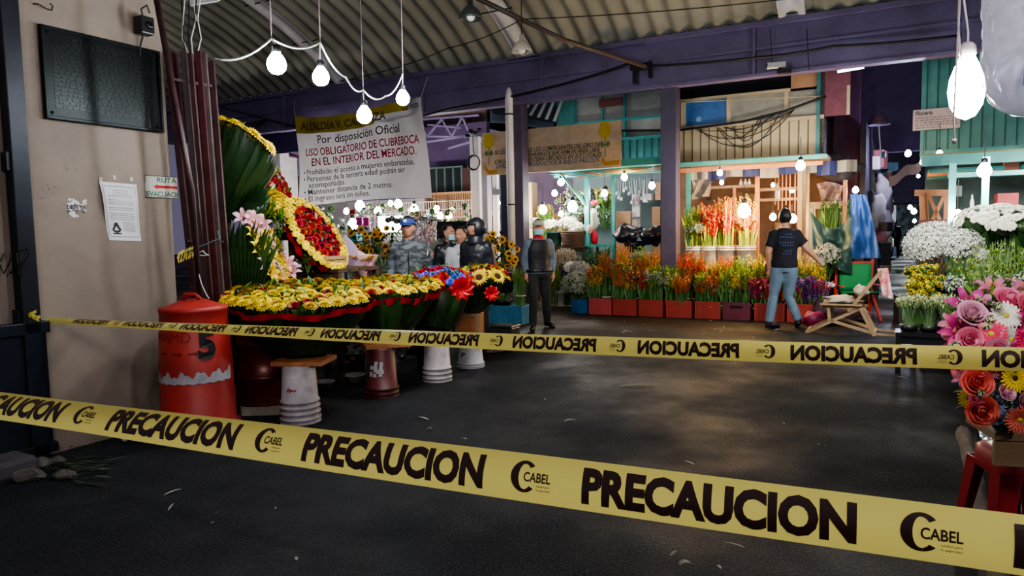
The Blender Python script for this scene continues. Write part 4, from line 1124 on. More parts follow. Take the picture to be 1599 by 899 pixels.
# plastic bag
M_BAG = mat('clear plastic bag', (.9, .9, .95), .1, alpha=.5)
c_ = P(1625, 50, 1.9); b = MB()
def bag(s, t):
    a = 2 * PI * s; q = min(1, .02 + 1.12 * (1 - (2 * t - 1) ** 4) ** .5) if t < 1 else 0.02
    nz_ = noise.noise(Vector((math.cos(a) * 3, math.sin(a) * 3, t * 9))) * .12 + noise.noise(Vector((math.cos(a) * 9, math.sin(a) * 9, t * 25))) * .06
    return c_ + Vector((math.cos(a) * .135 * q * (1 + nz_), math.sin(a) * .1 * q * (1 + nz_), -.22 + .6 * t))
b.surf(bag, 60, 50); r_ = empty('plastic_bag', c_, 0, 'hanging clear plastic bag bulging with white packages at the top right', 'bag'); obj('bag_film', b, M_BAG, r_, True)
b = MB()
for k in range(60):
    q = c_ + Vector((R.uniform(-.09, .09), R.uniform(-.06, .06), R.uniform(-.12, .3))); b.sphere(q, .028, 7, 5, sc3=(1.5, .8, .4), M=Matrix.Rotation(R.uniform(0, 3), 3, 'Y'))
    if k % 3 == 0: b.tube([q, q + Vector((R.uniform(-.06, .06), -.03, R.uniform(-.06, .06)))], .004, 4)
obj('contents', b, mat('white wrapped packs', (.85, .84, .92), .25, c2=(.5, .52, .65), scale=20), r_)
b = MB(); b.surf(lambda s, t: c_ + Vector((-.1 + .2 * s, -.085 - .01 * math.sin(s * 3), -.15 + .055 * t)), 6, 3); obj('blue_band', b, mat('blue print', (.08, .12, .35), .4), r_)
# ---------------------------------------------------------------- left flower stall
M_BW = mat('scuffed white bucket', (.55, .52, .54), .5, c2=(.30, .25, .26), scale=7)
M_BR = mat('dark red bucket', (.13, .022, .022), .45, c2=(.07, .02, .02), scale=7)
def board(label, c, sx, sy, th=.025, rz=0.0, m=None, group=None):
    b = MB(); n = 4
    r_ = empty('wooden_board', c, rz, label, 'board', group)
    for k in range(n): b.box(Vector((0, -sy / 2 + sy * (k + .5) / n, th / 2)), (sx, sy / n * .94, th))
    obj('planks', b, m or M_WOODO, r_, world=False); return r_
p1 = G(470, 657); p2 = G(597, 617); p3 = G(683, 593); p4 = G(735, 572)
b1 = bucket('scuffed white bucket with red mark, upside down under the nearest yellow wreath', p1, .155, .46, M_BW, flip=False or True, ribs=4)
b2_ = bucket('dark red bucket with torn label, upside down under the second yellow wreath', p2, .15, .45, M_BR, flip=True, ribs=2)
b3_ = bucket('scuffed white bucket, upside down under the blue and red rose wreath', p3, .145, .47, M_BW, flip=True, ribs=3)
b4_ = bucket('greyish white bucket carrying the wooden box, farthest of the four', p4, .15, .26, mat('greyish bucket', (.42, .43, .46), .5, var=.2, scale=7), flip=True, ribs=2)
# the rings of an upturned bucket sit at the floor: red mark and labels
b = MB(); 
for k in range(4): b.tube([p1 + Vector((-.06 + .02 * k, -.137, .27)), p1 + Vector((-.045 + .015 * k, -.139, .30 - .01 * k)), p1 + Vector((-.03 + .014 * k, -.139, .27 + .005 * k))], .005, 4)
o = obj('red_mark', b, mat('red marker', (.4, .03, .04), .6), b1)
b = MB()
for k in range(16):
    a = -.55 + .8 * R.random() ; z = .2 + .13 * R.random(); q = R.uniform(.012, .025); rr_ = .143 - .02 * z
    b.add([p2 + Vector((math.sin(a + dx) * (.146 - .024 * (z + dz)), -math.cos(a + dx) * (.146 - .024 * (z + dz)) - .001, z + dz)) for dx, dz in ((-.12, -q), (.12, -q * .8), (.1, q), (-.12, q))], [(0, 1, 2, 3)])
obj('torn_label', b, M_PAPER, b2_)
b = MB(); textfit(b, 'P', lambda x, y: p4 + Vector((-.09 + .04 * x, -.132, .13 + .05 * y)), 0, 1, 0, 1, .03); obj('painted_letter', b, M_INK, b4_)
board('orange brown board lying on the near white bucket below the wreath', p1 + Vector((.02, .10, .462)), .42, .36, .035, -.1)
board('orange brown board lying on the dark red bucket below the wreath', p2 + Vector((.02, .12, .452)), .42, .4, .03, .35)
board('narrow wooden board lying on the third bucket below the rose wreath', p3 + Vector((.0, .08, .472)), .32, .3, .025, .1, M_WOODD)
# wooden box
q = p4 + Vector((0, .02, .262)); r_ = empty('wooden_box', q, -.15, 'upright wooden box between the far bucket and the sunflower wreath', 'box'); b = MB(); b.box((0, 0, .17), (.28, .24, .34)); obj('box_body', b, M_WOODO, r_, world=False, bevel=.004)
b = MB()
for x in (-.115, .115): b.box((x, -.126, .17), (.05, .012, .34))
b.box((0, -.1262, .325), (.28, .0118, .03)); obj('battens', b, M_WOODL, r_, world=False)

def spec_yellow(n1, n2, reds, sc_=.075, me=(F_MUM, F_MUM2)):
    def sp_(put):
        k = 0; ph = R.random()
        for ring, (q, n) in enumerate(((.97, n1), (.78, int(n1 * .8)), (.58, int(n1 * .58)), (.38, int(n1 * .36)), (.14, 4))):
            for i in range(n):
                k += 1; a = 2 * PI * (i + .37 * ring) / n + ph
                if reds and k % reds == 0: put(F_ROSED, q, a, sc_ * .72, 'rose')
                else: put(R.choice(me), q * R.uniform(.95, 1.03), a, sc_ * R.uniform(.8, 1.12))
        
    return sp_
M_RIB = mat('red ribbon', (.62, .015, .035), .32, spec=.7)
up = Vector((.03, -.10, 1))
wreath('nearest and biggest round wreath of yellow daisies with scattered red roses', p1 + Vector((.05, .12, .50)), (-1.77, 6.0, .985), up, .60, spec_yellow(32, 0, 7, .064), 'yellow wreaths lying on buckets', blades=90, ribbon=(M_RIB, .05, -PI * .95, .02), rbase=.14, wide=.14)
wreath('second round wreath of yellow daisies with few red roses, behind and right of the biggest', p2 + Vector((.0, .15, .485)), (-1.18, 6.98, .975), up, .46, spec_yellow(25, 0, 9, .060), 'yellow wreaths lying on buckets', blades=76, ribbon=(M_RIB, .06, -PI * .8, 0.1), rbase=.12)
def sp_br(put):
    k = 0
    for q, n in ((.98, 22), (.80, 17), (.60, 13), (.38, 9), (.14, 4)):
        for i in range(n):
            k += 1; put(F_ROSEB if (k * 7) % 5 in (0, 2) else F_ROSE, q, 2 * PI * i / n + q * 9, .048 * R.uniform(.85, 1.1), 'rose', tilt=.9)
wreath('domed wreath of blue and red roses between the yellow wreaths and the sunflowers', p3 + Vector((0, .08, .5)), (-.75, 7.55, .985), up, .33, sp_br, blades=60, ribbon=(M_RIB, .05, -PI * .9, PI * .1), rbase=.12, dome_h=.1)
def sp_sr(put):
    for q, n, f in ((1.0, 16, 0), (.72, 9, 1), (.35, 4, 1)):
        for i in range(n):
            a = 2 * PI * i / n + .2 * f
            if f == 0 and math.sin(a) > -.3: put(F_ROSE, q, a, .05, 'rose', tilt=.9)
            elif f and i % 3: put(F_SUN, q, a, .085, 'sunflower', tilt=.9)
            elif f: put(F_ROSE, q, a, .05, 'rose')
    for a in (-2.3, -1.55, -.75, -.1): put(F_SUN, .95, a, .1, 'sunflower', tilt=1.2)
wreath('round wreath of large sunflowers and red roses on top of the wooden box', p4 + Vector((0, .04, .605)), (-.36, 8.02, 1.0), up, .29, sp_sr, blades=54, ribbon=(M_RIB, .05, -PI * .9, -PI * .45), rbase=.1, dome_h=.06)
# red gauze bows between the rose and sunflower wreaths
for (px, py, Y, s, lab) in ((722, 450, 7.15, .13, 'red gauze bow hanging between the rose and sunflower wreaths'), (768, 458, 7.65, .09, 'red gauze bow on the right rim of the sunflower wreath'), (752, 424, 8.25, .18, 'red fabric strip on the back rim of the sunflower wreath')):
    q = P(px, py, Y); b = MB()
    for k in range(9):
        a = 2 * PI * k / 9 + .2; d = Vector((math.cos(a) * (1.6 if s > .15 else 1), -.25, math.sin(a) * (.35 if s > .15 else 1)))
        b.leaf(q, q + d * s, s * .75, bend=(0, -.03, .01), k=4, fold=.5, side=Vector((-math.sin(a), .2, math.cos(a))))
    o = obj('gauze_bow', b, mat('red gauze', (.72, .02, .03), .5, translucent=.3)); tag(o, lab, 'ribbon')

# stands behind
def table(label, u0, u1, v0, v1, z, m=M_WOODD, name='display_table', shelf=None, th=.035, group=None):
    r_ = empty(name, W((u0 + u1) / 2, (v0 + v1) / 2), GA, label, 'table', group)
    b = MB(); n = 4
    for k in range(n): b.gbox(u0, u1, v0 + (v1 - v0) * k / n, v0 + (v1 - v0) * (k + .94) / n, z - th, z)
    obj('table_top', b, m, r_)
    for a in (u0 + .03, u1 - .03):
        for c in (v0 + .03, v1 - .03): b = MB(); b.gbox(a - .025, a + .025, c - .025, c + .025, 0, z - th); obj('leg', b, m, r_)
    b = MB(); b.gbox(u0 + .05, u1 - .05, v0 + .02, v0 + .045, z - th - .08, z - th); obj('apron', b, m, r_); b = MB(); b.gbox(u0 + .05, u1 - .05, v0 + .02, v0 + .04, .25, .3); obj('stretcher', b, m, r_)
    if shelf: b = MB(); b.gbox(u0, u1, v0, v1, shelf - .02, shelf); obj('shelf', b, m, r_)
    return r_
def uvp(px, py, Y): p = P(px, py, Y); return p.dot(U), p.dot(V), p.z
ua, va, za = uvp(497, 418, 7.5); table('dark wooden display table holding the tilted yellow and red wreath', ua - .35, ua + .45, va - .2, va + .45, za, shelf=.5)
ub, vb, zb = uvp(430, 358, 7.4); table('tall narrow dark stand behind the lilies', ub - .5, ub + .22, vb, vb + .5, zb, shelf=.8)
ue, ve, ze = uvp(392, 440, 6.6); table('low dark table under the lily arrangement', ue - .4, ue + .15, ve - .25, ve + .18, ze, M_WOODD)
b = MB(); q = P(497, 412, 7.35); r_ = empty('wooden_crate', q, GA, 'shallow wooden crate edge under the tilted wreath', 'crate')
for z in (0, .045): b.box(q + Vector((0, 0, z + .02)), (.5, .3, .035), GA)
obj('slats', b, M_WOODL, r_)

# fan A: seen from below
def sp_A(put):
    for q, n in ((1.0, 24), (.8, 18), (.55, 12), (.25, 6)):
        for i in range(n):
            if math.cos(2 * PI * i / n + q - 1.9) > .1: put(F_SUN if (i % 2 == 0 and q == 1.0) else F_MUM2, q, 2 * PI * i / n + q, .085 if q == 1.0 else .075, tilt=.8)
M_BANANA = mat('broad dark leaf', (.005, .016, .006), .35, c2=(.016, .05, .012), scale=2.2, translucent=.08)
wreath('tall tilted fan of broad dark green leaves edged with yellow sunflowers, beside the iron bars', P(352, 338, 6.75), P(378, 232, 6.75), (.36, .42, .72), .34, sp_A, leafm=[M_BANANA, M_LEAFD], blades=64, rbase=.1, wide=.16, leaf_over=1.02, name='tall_arrangement')
bA = P(352, 338, 6.75)
b = MB(); b.tube([(bA.x, bA.y, 0), bA - Vector((0, 0, -.03))], .05, 10); o = obj('arrangement_stand', b, M_WOODD); tag(o, 'dark wooden post under the tall leafy fan beside the iron bars', 'stand')
b = MB()
for k in range(12):
    a = k * .28 - .4; tip = P(392 + 34 * math.cos(a * 1.2 - .6) , 285 - 40 * math.sin(a * 1.2 - 1.0), 6.62 + .1 * math.sin(a)); b.leaf(bA + Vector((.02, -.05, .05)), tip, .2, bend=(.05, -.08, -.02), side=Vector((-.3, .4, .8)), k=6, m=0)
o = obj('broad_leaves', b, [M_BANANA]); tag(o, 'broad banana-like leaves spreading right from the tall fan beside the iron bars', 'leaves')
# fan B: red roses
def sp_B(put):
    for q, n in ((1.0, 26), (.82, 22), (.6, 15), (.35, 9), (.1, 3)):
        for i in range(n): put(R.choice((F_ROSE, F_ROSE, F_MUMW, F_ROSE)), q, 2 * PI * i / n + q, .045 * (1 if q > .9 else .9), 'rose')
wreath('red and white flowered wreath standing on edge behind the leafy fan', P(398, 352, 7.7), P(421, 288, 7.9), (.86, -.10, .42), .34, sp_B, blades=40, rbase=.08, ry=.28)
# fan D small yellow/red
def sp_D(put):
    for q, n in ((1.0, 18), (.7, 12), (.35, 6)):
        for i in range(n): put(F_MUM2, q, 2 * PI * i / n, .055)
wreath('small yellow wreath with red ribbon edge, squeezed between the red wreath and the tilted wreath', P(414, 344, 7.4), P(424, 318, 7.35), (.45, -.45, .75), .17, sp_D, blades=26, rbase=.06, ribbon=(M_RIB, .06, PI, 2 * PI))
# fan C: tilted disc
def sp_C(put):
    k = 0
    for q, n, t in ((1.0, 34, 'y'), (.86, 27, 'y'), (.68, 17, 'r'), (.46, 11, 'r'), (.22, 6, 'r')):
        for i in range(n):
            k += 1; a = 2 * PI * i / n + q * 3
            if t == 'y': put(F_MUM2, q, a, .042)
            else: put(F_ROSED if i % 2 else F_ROSE, q, a, .05, 'rose')
wreath('large tilted oval wreath with yellow rim, rows of red roses and a red ribbon edge', P(486, 414, 7.45), P(492, 366, 7.35), (.72, -.36, .60), .31, sp_C, leafm=[M_LEAFD, M_LEAFBR], blades=66, rbase=.09, ry=.43, ribbon=(M_RIB, .07, PI * .75, PI * 1.95))
# lily arrangement E
def sp_E(put):
    for q, n in ((1.0, 15), (.75, 10), (.4, 5)):
        for i in range(n):
            put(F_LILYY if i % 3 else F_LILYW, q, 2 * PI * i / n + q, .10, 'lily')
wreath('palm leaf arrangement with yellow and white lilies facing right, behind the nearest wreath', P(372, 444, 6.55), P(414, 392, 6.6), (.90, .02, .36), .30, sp_E, leafm=[M_LEAF, M_LEAFD], blades=60, rbase=.16, wide=.12, leaf_over=1.04, name='lily_arrangement')
for k, (px, py, l) in enumerate(((396, 338, 'upper'), (408, 352, 'lower'))):
    pass
b = MB()
for k in range(22):
    x = 350 + 4.2 * k; b.leaf(P(362 + 2.2 * k, 445, 6.3), P(x, 345 + R.uniform(-8, 16) + max(0, x - 400) * .8, 6.35), .10, bend=(-.02, -.05, 0), side=U, k=5, m=k % 2)
o = obj('palm_leaves', b, [M_LEAFD, M_LEAF]); tag(o, 'upright palm leaves forming the dark green back of the lily arrangement', 'leaves')
for px, py, Y, lab in ((380, 340, 6.4, 'pale pink lily at the top left of the palm leaves'), (396, 344, 6.4, 'pale pink lily at the top middle of the palm leaves'), (408, 352, 6.4, 'white lily at the top right of the palm leaves'), (449, 412, 6.9, 'pink lily between the lily arrangement and the wooden crate'), (455, 424, 6.9, 'pink lily just above the nearest yellow wreath')):
    r_ = empty('lily', P(px, py, Y), 0, lab, 'flower'); inst('bloom', F_LILYW, r_, P(px, py, Y), (.2, -.8, .5), .10)
    b = MB(); b.tube([P(px, py, Y), P(px - 2, py + 30, Y + .05), P(px - 6, py + 70, Y + .1)], .005, 4); obj('stem', b, M_STEM, r_)
# leafy bushes
for (px, py, Y, s, lab) in ((410, 338, 7.0, .19, 'light green foliage bush above the lilies'), (437, 350, 7.1, .13, 'light green foliage bush right of the lilies on the tall stand'), (500, 404, 7.3, .13, 'small green potted foliage in front of the tilted wreath'), (480, 413, 7.1, .10, 'low green sprig at the left foot of the tilted wreath'), (425, 395, 6.8, .14, 'yellow green foliage beside the lily arrangement')):
    q = P(px, py, Y); r_ = empty('foliage_bush', q - Vector((0, 0, s)), 0, lab, 'plant'); b = MB()
    for k in range(90):
        d = Vector((R.gauss(0, 1), R.gauss(0, 1), R.gauss(.3, 1))).normalized(); e = q + d * s * R.uniform(.3, .8); b.leaf(e, e + (d + Vector((0, 0, .3))) * s * .45, s * .2, k=2, m=k % 2)
    obj('leaves', b, [M_LEAFL, M_LEAF], r_)
    b = MB()
    for k in range(5): b.tube([q - Vector((0, 0, s)), q + Vector((R.uniform(-s, s) * .4, R.uniform(-s, s) * .4, 0))], .006, 4)
    obj('stem', b, M_STEM, r_)
# paper wrapped bouquet with pink bow
q = P(566, 432, 7.9); r_ = empty('wrapped_bouquet', q, 0, 'bouquet of orange flowers in pale pink paper with a pink bow', 'bouquet'); b = MB()
t = P(556, 388, 7.95)
def cone(s, k):
    a = 2 * PI * s; r = .05 + .17 * k * (1 + .12 * math.sin(3 * a)); return q.lerp(P(560, 398, 7.95), k) + Vector((math.cos(a) * r, math.sin(a) * r * .6, .10 * k * max(0, -math.cos(a + .3)) * 1.3))
b.surf(cone, 24, 5); obj('paper_wrap', b, mat('pale pink paper', (.66, .45, .47), .6, translucent=.3), r_, True)
b = MB(); b.leaf(P(548, 418, 7.85), P(538, 366, 7.9), .3, k=4, side=U); b.leaf(P(556, 416, 8.0), P(576, 396, 8.1), .26, k=4, side=U); obj('cellophane', b, mat('white lilac cellophane', (.60, .48, .68), .2, translucent=.3), r_, True)
for k in range(16): inst('flower_head', F_SUNG, r_, P(566 + R.uniform(-17, 17), 404 + R.uniform(-4, 4), 7.85 + R.uniform(-.05, .1)), (R.uniform(-.4, .4), -.4, 1), .04)
b = MB(); e = P(577, 418, 7.7)
for k in range(10): a = 2 * PI * k / 10; b.leaf(e, e + Vector((math.cos(a) * .075, -.02, math.sin(a) * .065)), .05, k=3, fold=.6)
b.leaf(e, e + Vector((-.03, 0, -.16)), .03, k=3); obj('bow', b, mat('pink bow', (.85, .28, .45), .4), r_)
# floor pots beneath
for (px, py, s, lab, m) in ((507, 606, .09, 'small white bowl on the floor between the first two buckets', M_BW), (553, 596, .10, 'white bowl on the floor left of the dark red bucket', M_BW)):
    q = G(px, py); b = MB(); b.lathe([(s * .6, 0), (s, s * .7), (s * 1.15, s * .75), (s * 1.1, s * .8), (s * .5, .02), (.001, .02)], 20, c=q); o = obj('bowl', b, m, None, True); tag(o, lab, 'bowl')
for (px, py, h, lab, m) in ((545, 585, .36, 'dark potted greenery with red blossoms under the second wreath', 0), (640, 560, .45, 'leafy plant with small red flowers standing behind the white bucket', 1), (518, 560, .42, 'dark green leafy plant in the shade under the nearest wreath', 0)):
    q = G(px, py) + Vector((0, .35, 0)); r_ = empty('potted_plant', q, 0, lab, 'plant'); b = MB(); b.lathe([(.09, 0), (.12, .16), (.13, .17), (.001, .16)], 14, c=q); obj('pot', b, M_BLACK, r_, True)
    b = MB(); c2 = q + Vector((0, 0, h * .75))
    for k in range(120):
        d = Vector((R.gauss(0, 1), R.gauss(0, 1), R.gauss(0, .8))).normalized() * .27 * R.uniform(.5, 1.0); b.leaf(c2 + d * .8, c2 + d * 1.2 + Vector((0, 0, R.uniform(-.02, .05))), .05, k=2, m=k % 2)
    obj('leaves', b, [M_LEAFD, M_LEAF], r_)
    for k in range(12): d = Vector((R.uniform(-1, 1), -.9, R.uniform(-.8, .8))).normalized() * .26; inst('flower_head', F_ROSE if k % 2 else F_MUMW, r_, c2 + d, d, .028)
# black buckets below the rose wreath
for (px, py, lab) in ((672, 520, 'black bucket in the shade directly under the rose wreath'), ):
    q = P(px, 548, 8.0); q.z = 0; bucket(lab, q, .17, .62, M_BLACK, ribs=2)
# white bag on black floor box
b = MB(); 
for (px0, px1, py0, py1, c, lab) in ((758, 800, 488, 522, 8.1, 'low dark box on the floor right of the wooden box'),):
    q = P((px0 + px1) / 2, 0, 9.0 if px0 < 790 else 9.4); w_ = (px1 - px0) * q.y / F; b = MB(); b.box((q.x, q.y, .15), (w_ * .9, .22, .30), GA); b.box((q.x, q.y, .315), (w_ * .95, .25, .03), GA); o = obj('dark_box', b, mat('dark grey plastic', (.03, .032, .038), .35), None, bevel=.012); tag(o, lab, 'box')
# ---------------------------------------------------------------- the people
M_CAMO = mat('dark camouflage cloth', (.030, .038, .045), .8, c2=(.12, .14, .155), scale=7, sharp=.04, stretch=(1, 1, 2.6))
M_NAVY = mat('navy cotton', (.005, .005, .013), .85, var=.3, scale=10)
M_JEAN = mat('worn blue denim', (.08, .125, .185), .85, c2=(.15, .215, .29), scale=4)
M_DTR = mat('dark trousers cloth', (.018, .020, .020), .85, var=.3, scale=9)
M_BLK = mat('black puffer fabric', (.016, .018, .026), .38, var=.3, scale=10)
M_BOOT = mat('black boot leather', (.012, .010, .010), .4)
M_MASK = mat('light blue surgical mask', (.35, .66, .80), .6)
M_CAPB = mat('blue cap cloth', (.03, .06, .24), .8)
def feet(px, py): return G(px, py)
# man in blue cap, facing us
def ex1(root, Q, S, hp, HM):
    cap_on(root, S, hp, HM, M_CAPB, True, mat('white badge', (.55, .6, .7), .5))
    b = MB(); b.tube([Q['chest'] + Vector((0, -.14, -.2)), Q['chest'] + Vector((0, -.15, .02)), Q['nb'] + Vector((0, -.085, -.03))], .006, 5); obj('zipper', b, M_BLACK, root, world=False)
    b = MB(); e = Q['shl'] + Vector((.065, -.045, -.1)); b.leaf(e, e + Vector((.015, 0, .07)), .02, k=3); obj('sleeve_badge', b, M_PAPER, root, world=False)
p = P(637, 360, 8.6); p.z = 0
person('man in a blue cap and dark camouflage jacket facing the camera behind the yellow wreaths', p, .12, 1.68, top=M_CAMO, trousers=M_DTR, shoes=M_BOOT, head_yaw=-.25, extra=ex1, build=1.06, jk=1.1,
       J=dict(elr=(-.225, .03, 1.12), wrr=(-.22, -.03, .88), ell=(.235, .05, 1.13), wrl=(.25, .0, .88)))
# hooded man in profile
def ex2(root, Q, S, hp, HM):
    cap_on(root, S, hp, HM, M_BLK, True)
    b, _ = head_mb(hp(0, .02, -.005), -PI * .45, .05, S * 1.1, 1.15)
    nv = [(HM.inverted() @ (v - hp(0, .02, -.005))) / S / 1.1 for v in b.v]
    keep = [f for f in b.f if all(nv[i].y > -.022 or nv[i].z > .11 for i in f)]
    c_ = MB(); c_.v = b.v; c_.f = keep; c_.m = [0] * len(keep); obj('hood', c_, M_BLK, root, True, world=False, solid=.012)
    b = MB(); b.lathe([(.11, -.05), (.115, .0), (.10, .06), (.085, .09)], 20, c=Q['nb'] + Vector((0, 0, .01)), cap=False); obj('hood_neck', b, M_BLK, root, True, world=False, solid=.01)
p = P(744, 400, 9.0); p.z = 0
person('man in black cap, hood and puffer jacket in profile facing left beside the white column', p, -.45, 1.66, top=M_BLK, trousers=M_DTR, shoes=M_BOOT, head_yaw=-PI * .45 + .05, head_pitch=.05, hair=False, extra=ex2, build=1.05, jk=1.25)
# masked man walking
def ex3(root, Q, S, hp, HM):
    cap_on(root, S, hp, HM, mat('pale greenish cap', (.42, .45, .34), .8), True, k=1.02)
    # black vest panel over grey sleeves
    b = MB(); B_ = 1.06 * S
    rings(b, [(Vector((0, 0, z * S)), rx * B_ + .026, ry * B_ + .028) for z, rx, ry in ((.95, .160, .114), (1.06, .146, .105), (1.16, .148, .105), (1.27, .160, .115), (1.35, .154, .106), (1.40, .130, .092), (1.44, .09, .075))])
    solid(b, 'vest', mat('black vest', (.014, .014, .017), .6, var=.3, scale=8), root, .014, 3, .015)
    b = MB(); b.lathe([(.085, -.02), (.09, .02), (.075, .06)], 16, c=Q['nb'], cap=False); obj('red_neck_cloth', b, mat('red cloth', (.5, .02, .03), .8), root, True, world=False)
    b = MB(); b.lathe([(.215, 0), (.218, .02), (.215, .04)], 24, c=Q['pelvis'] + Vector((0, 0, -.02)), cap=False); b.v = [Vector((v.x, v.y * .74, v.z)) for v in b.v]; obj('belt', b, M_BLACK, root, world=False)
p = feet(843, 514)
person('masked man in pale cap, grey sleeves and black vest walking toward the camera', p, .15, 1.66, top=mat('grey blue jacket', (.17, .21, .27), .75, c2=(.10, .13, .18), scale=7), trousers=M_DTR, shoes=M_BOOT, head_yaw=-.1, hair=mat('grey hair', (.12, .11, .10), .7), mask_=M_MASK, extra=ex3, build=1.06, jk=1.0, group=None,
       J=dict(knr=(-.115, -.12, .50), anr=(-.13, -.10, .10), toer=(-.17, -.26, .035), knl=(.12, .04, .49), anl=(.17, .22, .09), toel=(.24, .08, .03), elr=(-.22, .05, 1.13), wrr=(-.21, -.02, .89), ell=(.235, .07, 1.13), wrl=(.23, .02, .90)))
# walking man from behind : facing away (rz = pi), strides to the left of frame
def ex4(root, Q, S, hp, HM):
    for k, (z, n) in enumerate(((1.37, 3), (1.33, 6), (1.25, 6), (1.21, 5), (1.13, 3), (1.09, 4))):
        b = MB()
        for i in range(n):
            x = (-.11 + .035 * i) + (.03 if n < 5 else 0); y = .142 - .25 * x * x
            b.add([Vector((x, y, z)), Vector((x + .022, y, z)), Vector((x + .022, y + .001, z + .022)), Vector((x, y + .001, z + .022))], [(0, 3, 2, 1)])
        obj('shirt_print', b, mat('dim blue print', (.035, .05, .13), .8), root, world=False)
    b = MB(); b.box((.235, -.05, .89), (.07, .02, .12)); obj('phone', b, M_BLACK, root, world=False)
p = (feet(1203, 513) + feet(1245, 510)) / 2
person('man in navy T-shirt and blue jeans walking away past the red and orange flower crates', p, PI - .25, 1.74, top=M_NAVY, trousers=M_JEAN, shoes=M_BOOT, sleeves='short', build=1.04, jk=1.0, top_name='t_shirt', head_yaw=.0, extra=ex4,
       J=dict(pelvis=(0, 0, .93), hipl=(.09, 0, .87), hipr=(-.09, 0, .87), knl=(.15, -.02, .48), anl=(.22, .12, .085), toel=(.09, .03, .028), knr=(-.06, -.02, .47), anr=(-.19, .07, .12), toer=(-.19, -.08, .04),
            elr=(-.30, -.02, 1.17), wrr=(-.47, -.15, 1.01), ell=(.225, .02, 1.12), wrl=(.215, -.05, .87)))
# background people, coarser
p = P(700, 380, 10.6); p.z = 0
person('dark haired person with face mask in black clothes in front of the black sheet', p, .5, 1.60, top=M_BLK, trousers=M_DTR, shoes=M_BOOT, head_yaw=.5, mask_=M_MASK, voxel=.016, fingers=False)
def ex6(root, Q, S, hp, HM):
    b = MB(); b.tube([Q['nb'] + Vector((0, 0, -.1)), Q['nb'] + Vector((0, 0, .03))], [.13, .09], 12); obj('scarf', b, mat('pale grey cloth', (.5, .52, .55), .8), root, True, world=False)
p = P(719, 385, 10.1); p.z = 0
person('person in a pale grey top standing half hidden behind the hooded man', p, .2, 1.56, top=mat('pale grey cloth', (.5, .52, .55), .8), trousers=M_DTR, shoes=M_BOOT, head_yaw=-.6, voxel=.016, fingers=False, extra=ex6)
p = P(818, 380, 16.2); p.z = 0
person('person in dark top and white mask far behind, just right of the purple column', p, -.3, 1.62, top=M_BLK, trousers=M_DTR, shoes=M_BOOT, mask_=mat('white mask', (.7, .7, .7), .7), voxel=.02, fingers=False)
p = G(1397, 402)
person('person in black standing far down the dark aisle between the stalls', p, PI - .4, 1.68, top=M_BLK, trousers=M_DTR, shoes=M_BOOT, voxel=.022, fingers=False,
       J=dict(anl=(.16, .0, .085), toel=(.17, -.14, .03), anr=(-.14, .02, .085), knr=(-.12, -.03, .49)))
# ---------------------------------------------------------------- banner
BC = 12.25
tl, tr, bl_, br = (465, 182), (664, 153), (473, 323), (676, 309)
def banner(s, t, off=0.0):
    x = (tl[0] * (1 - s) + tr[0] * s) * (1 - t) + (bl_[0] * (1 - s) + br[0] * s) * t
    y = (tl[1] * (1 - s) + tr[1] * s) * (1 - t) + (bl_[1] * (1 - s) + br[1] * s) * t
    y += 3.0 * math.sin(s * PI * 2) * (1 - t) - 4 * math.sin(s * PI) * t
    y += 7 * math.sin(PI * s) * (1 - t) ** 2
    u, z = onV(x, y, BC)
    fold = .05 * math.sin(s * 17 + t * 4) * (.35 + .65 * abs(2 * s - 1)) + .03 * math.sin(s * 31 - t * 7) * (1 - t)
    return W(u, BC - .08 + fold - off, z)
r_ = empty('banner', PV(560, 322, BC), GA, 'white sagging banner with yellow header about mandatory face masks, tied under the purple beam', 'banner')
b = MB(); b.surf(lambda s, t: banner(s, t), 60, 24); obj('cloth', b, mat('banner vinyl', (.56, .56, .59), .38, var=.06, scale=1.5, translucent=.2), r_, True)
b = MB(); b.surf(lambda s, t: banner(s, t, .006), 40, 3, 0, .0, .62, .0, .19); b.surf(lambda s, t: banner(s, t, .006), 20, 2, 0, .62, .86, .0, .10); obj('yellow_header', b, mat('banner yellow', (.50, .38, .03), .5), r_, True)
def bt(txt, x0, x1, y0, y1, m, bold=.0, nm='lettering', sh=0.0):
    textwords(txt, lambda x, y: banner(x, y, .02), x0, x1, y1, y0, bold, sh, m, r_, nm)
GRT = mat('grey lettering', (.06, .06, .075), .6); RDT = mat('crimson lettering', (.50, .015, .07), .6)
bt('ALCALDÍA V. CARRANZA', .03, .70, .06, .155, mat('header letters', (.10, .09, .04), .6), .02)
bt('Carranza', .83, .98, .03, .095, GRT, .01, sh=.2)
bt('Por disposición Oficial', .18, .80, .215, .315, GRT, .008)
bt('USO OBLIGATORIO DE CUBREBOCA', .07, .955, .36, .45, RDT, .014)
bt('EN EL INTERIOR DEL MERCADO.', .12, .93, .475, .565, RDT, .014)
for t, x1, y in (('• Prohibido el acceso a mujeres embarazadas.', .88, .60), ('• Personas de la tercera edad podrán ser', .80, .675), ('   acompañadas.', .33, .745), ('• Mantener distancia de 2 metros.', .69, .82), ('• El ingreso será sin niños.', .51, .895)):
    bt(t, .05 if t[0] == '•' else .09, x1 + .03, y, y + .064, GRT, .006)
for s, d in ((0, (-.12, .35)), (1, (.1, .4)), (.5, (0, .4))): b = MB(); b.tube([banner(s, 0), banner(s, 0) + U * d[0] + Vector((0, 0, d[1])) + V * .1], .006, 4); obj('tie_cord', b, M_WIREW, r_)
b = MB()
b.tube([banner(1, 1), banner(1, 1) + U * .25 + V * .9 - Vector((0, 0, .12))], .006, 4); obj('tie_cord', b, M_WIREW, r_)

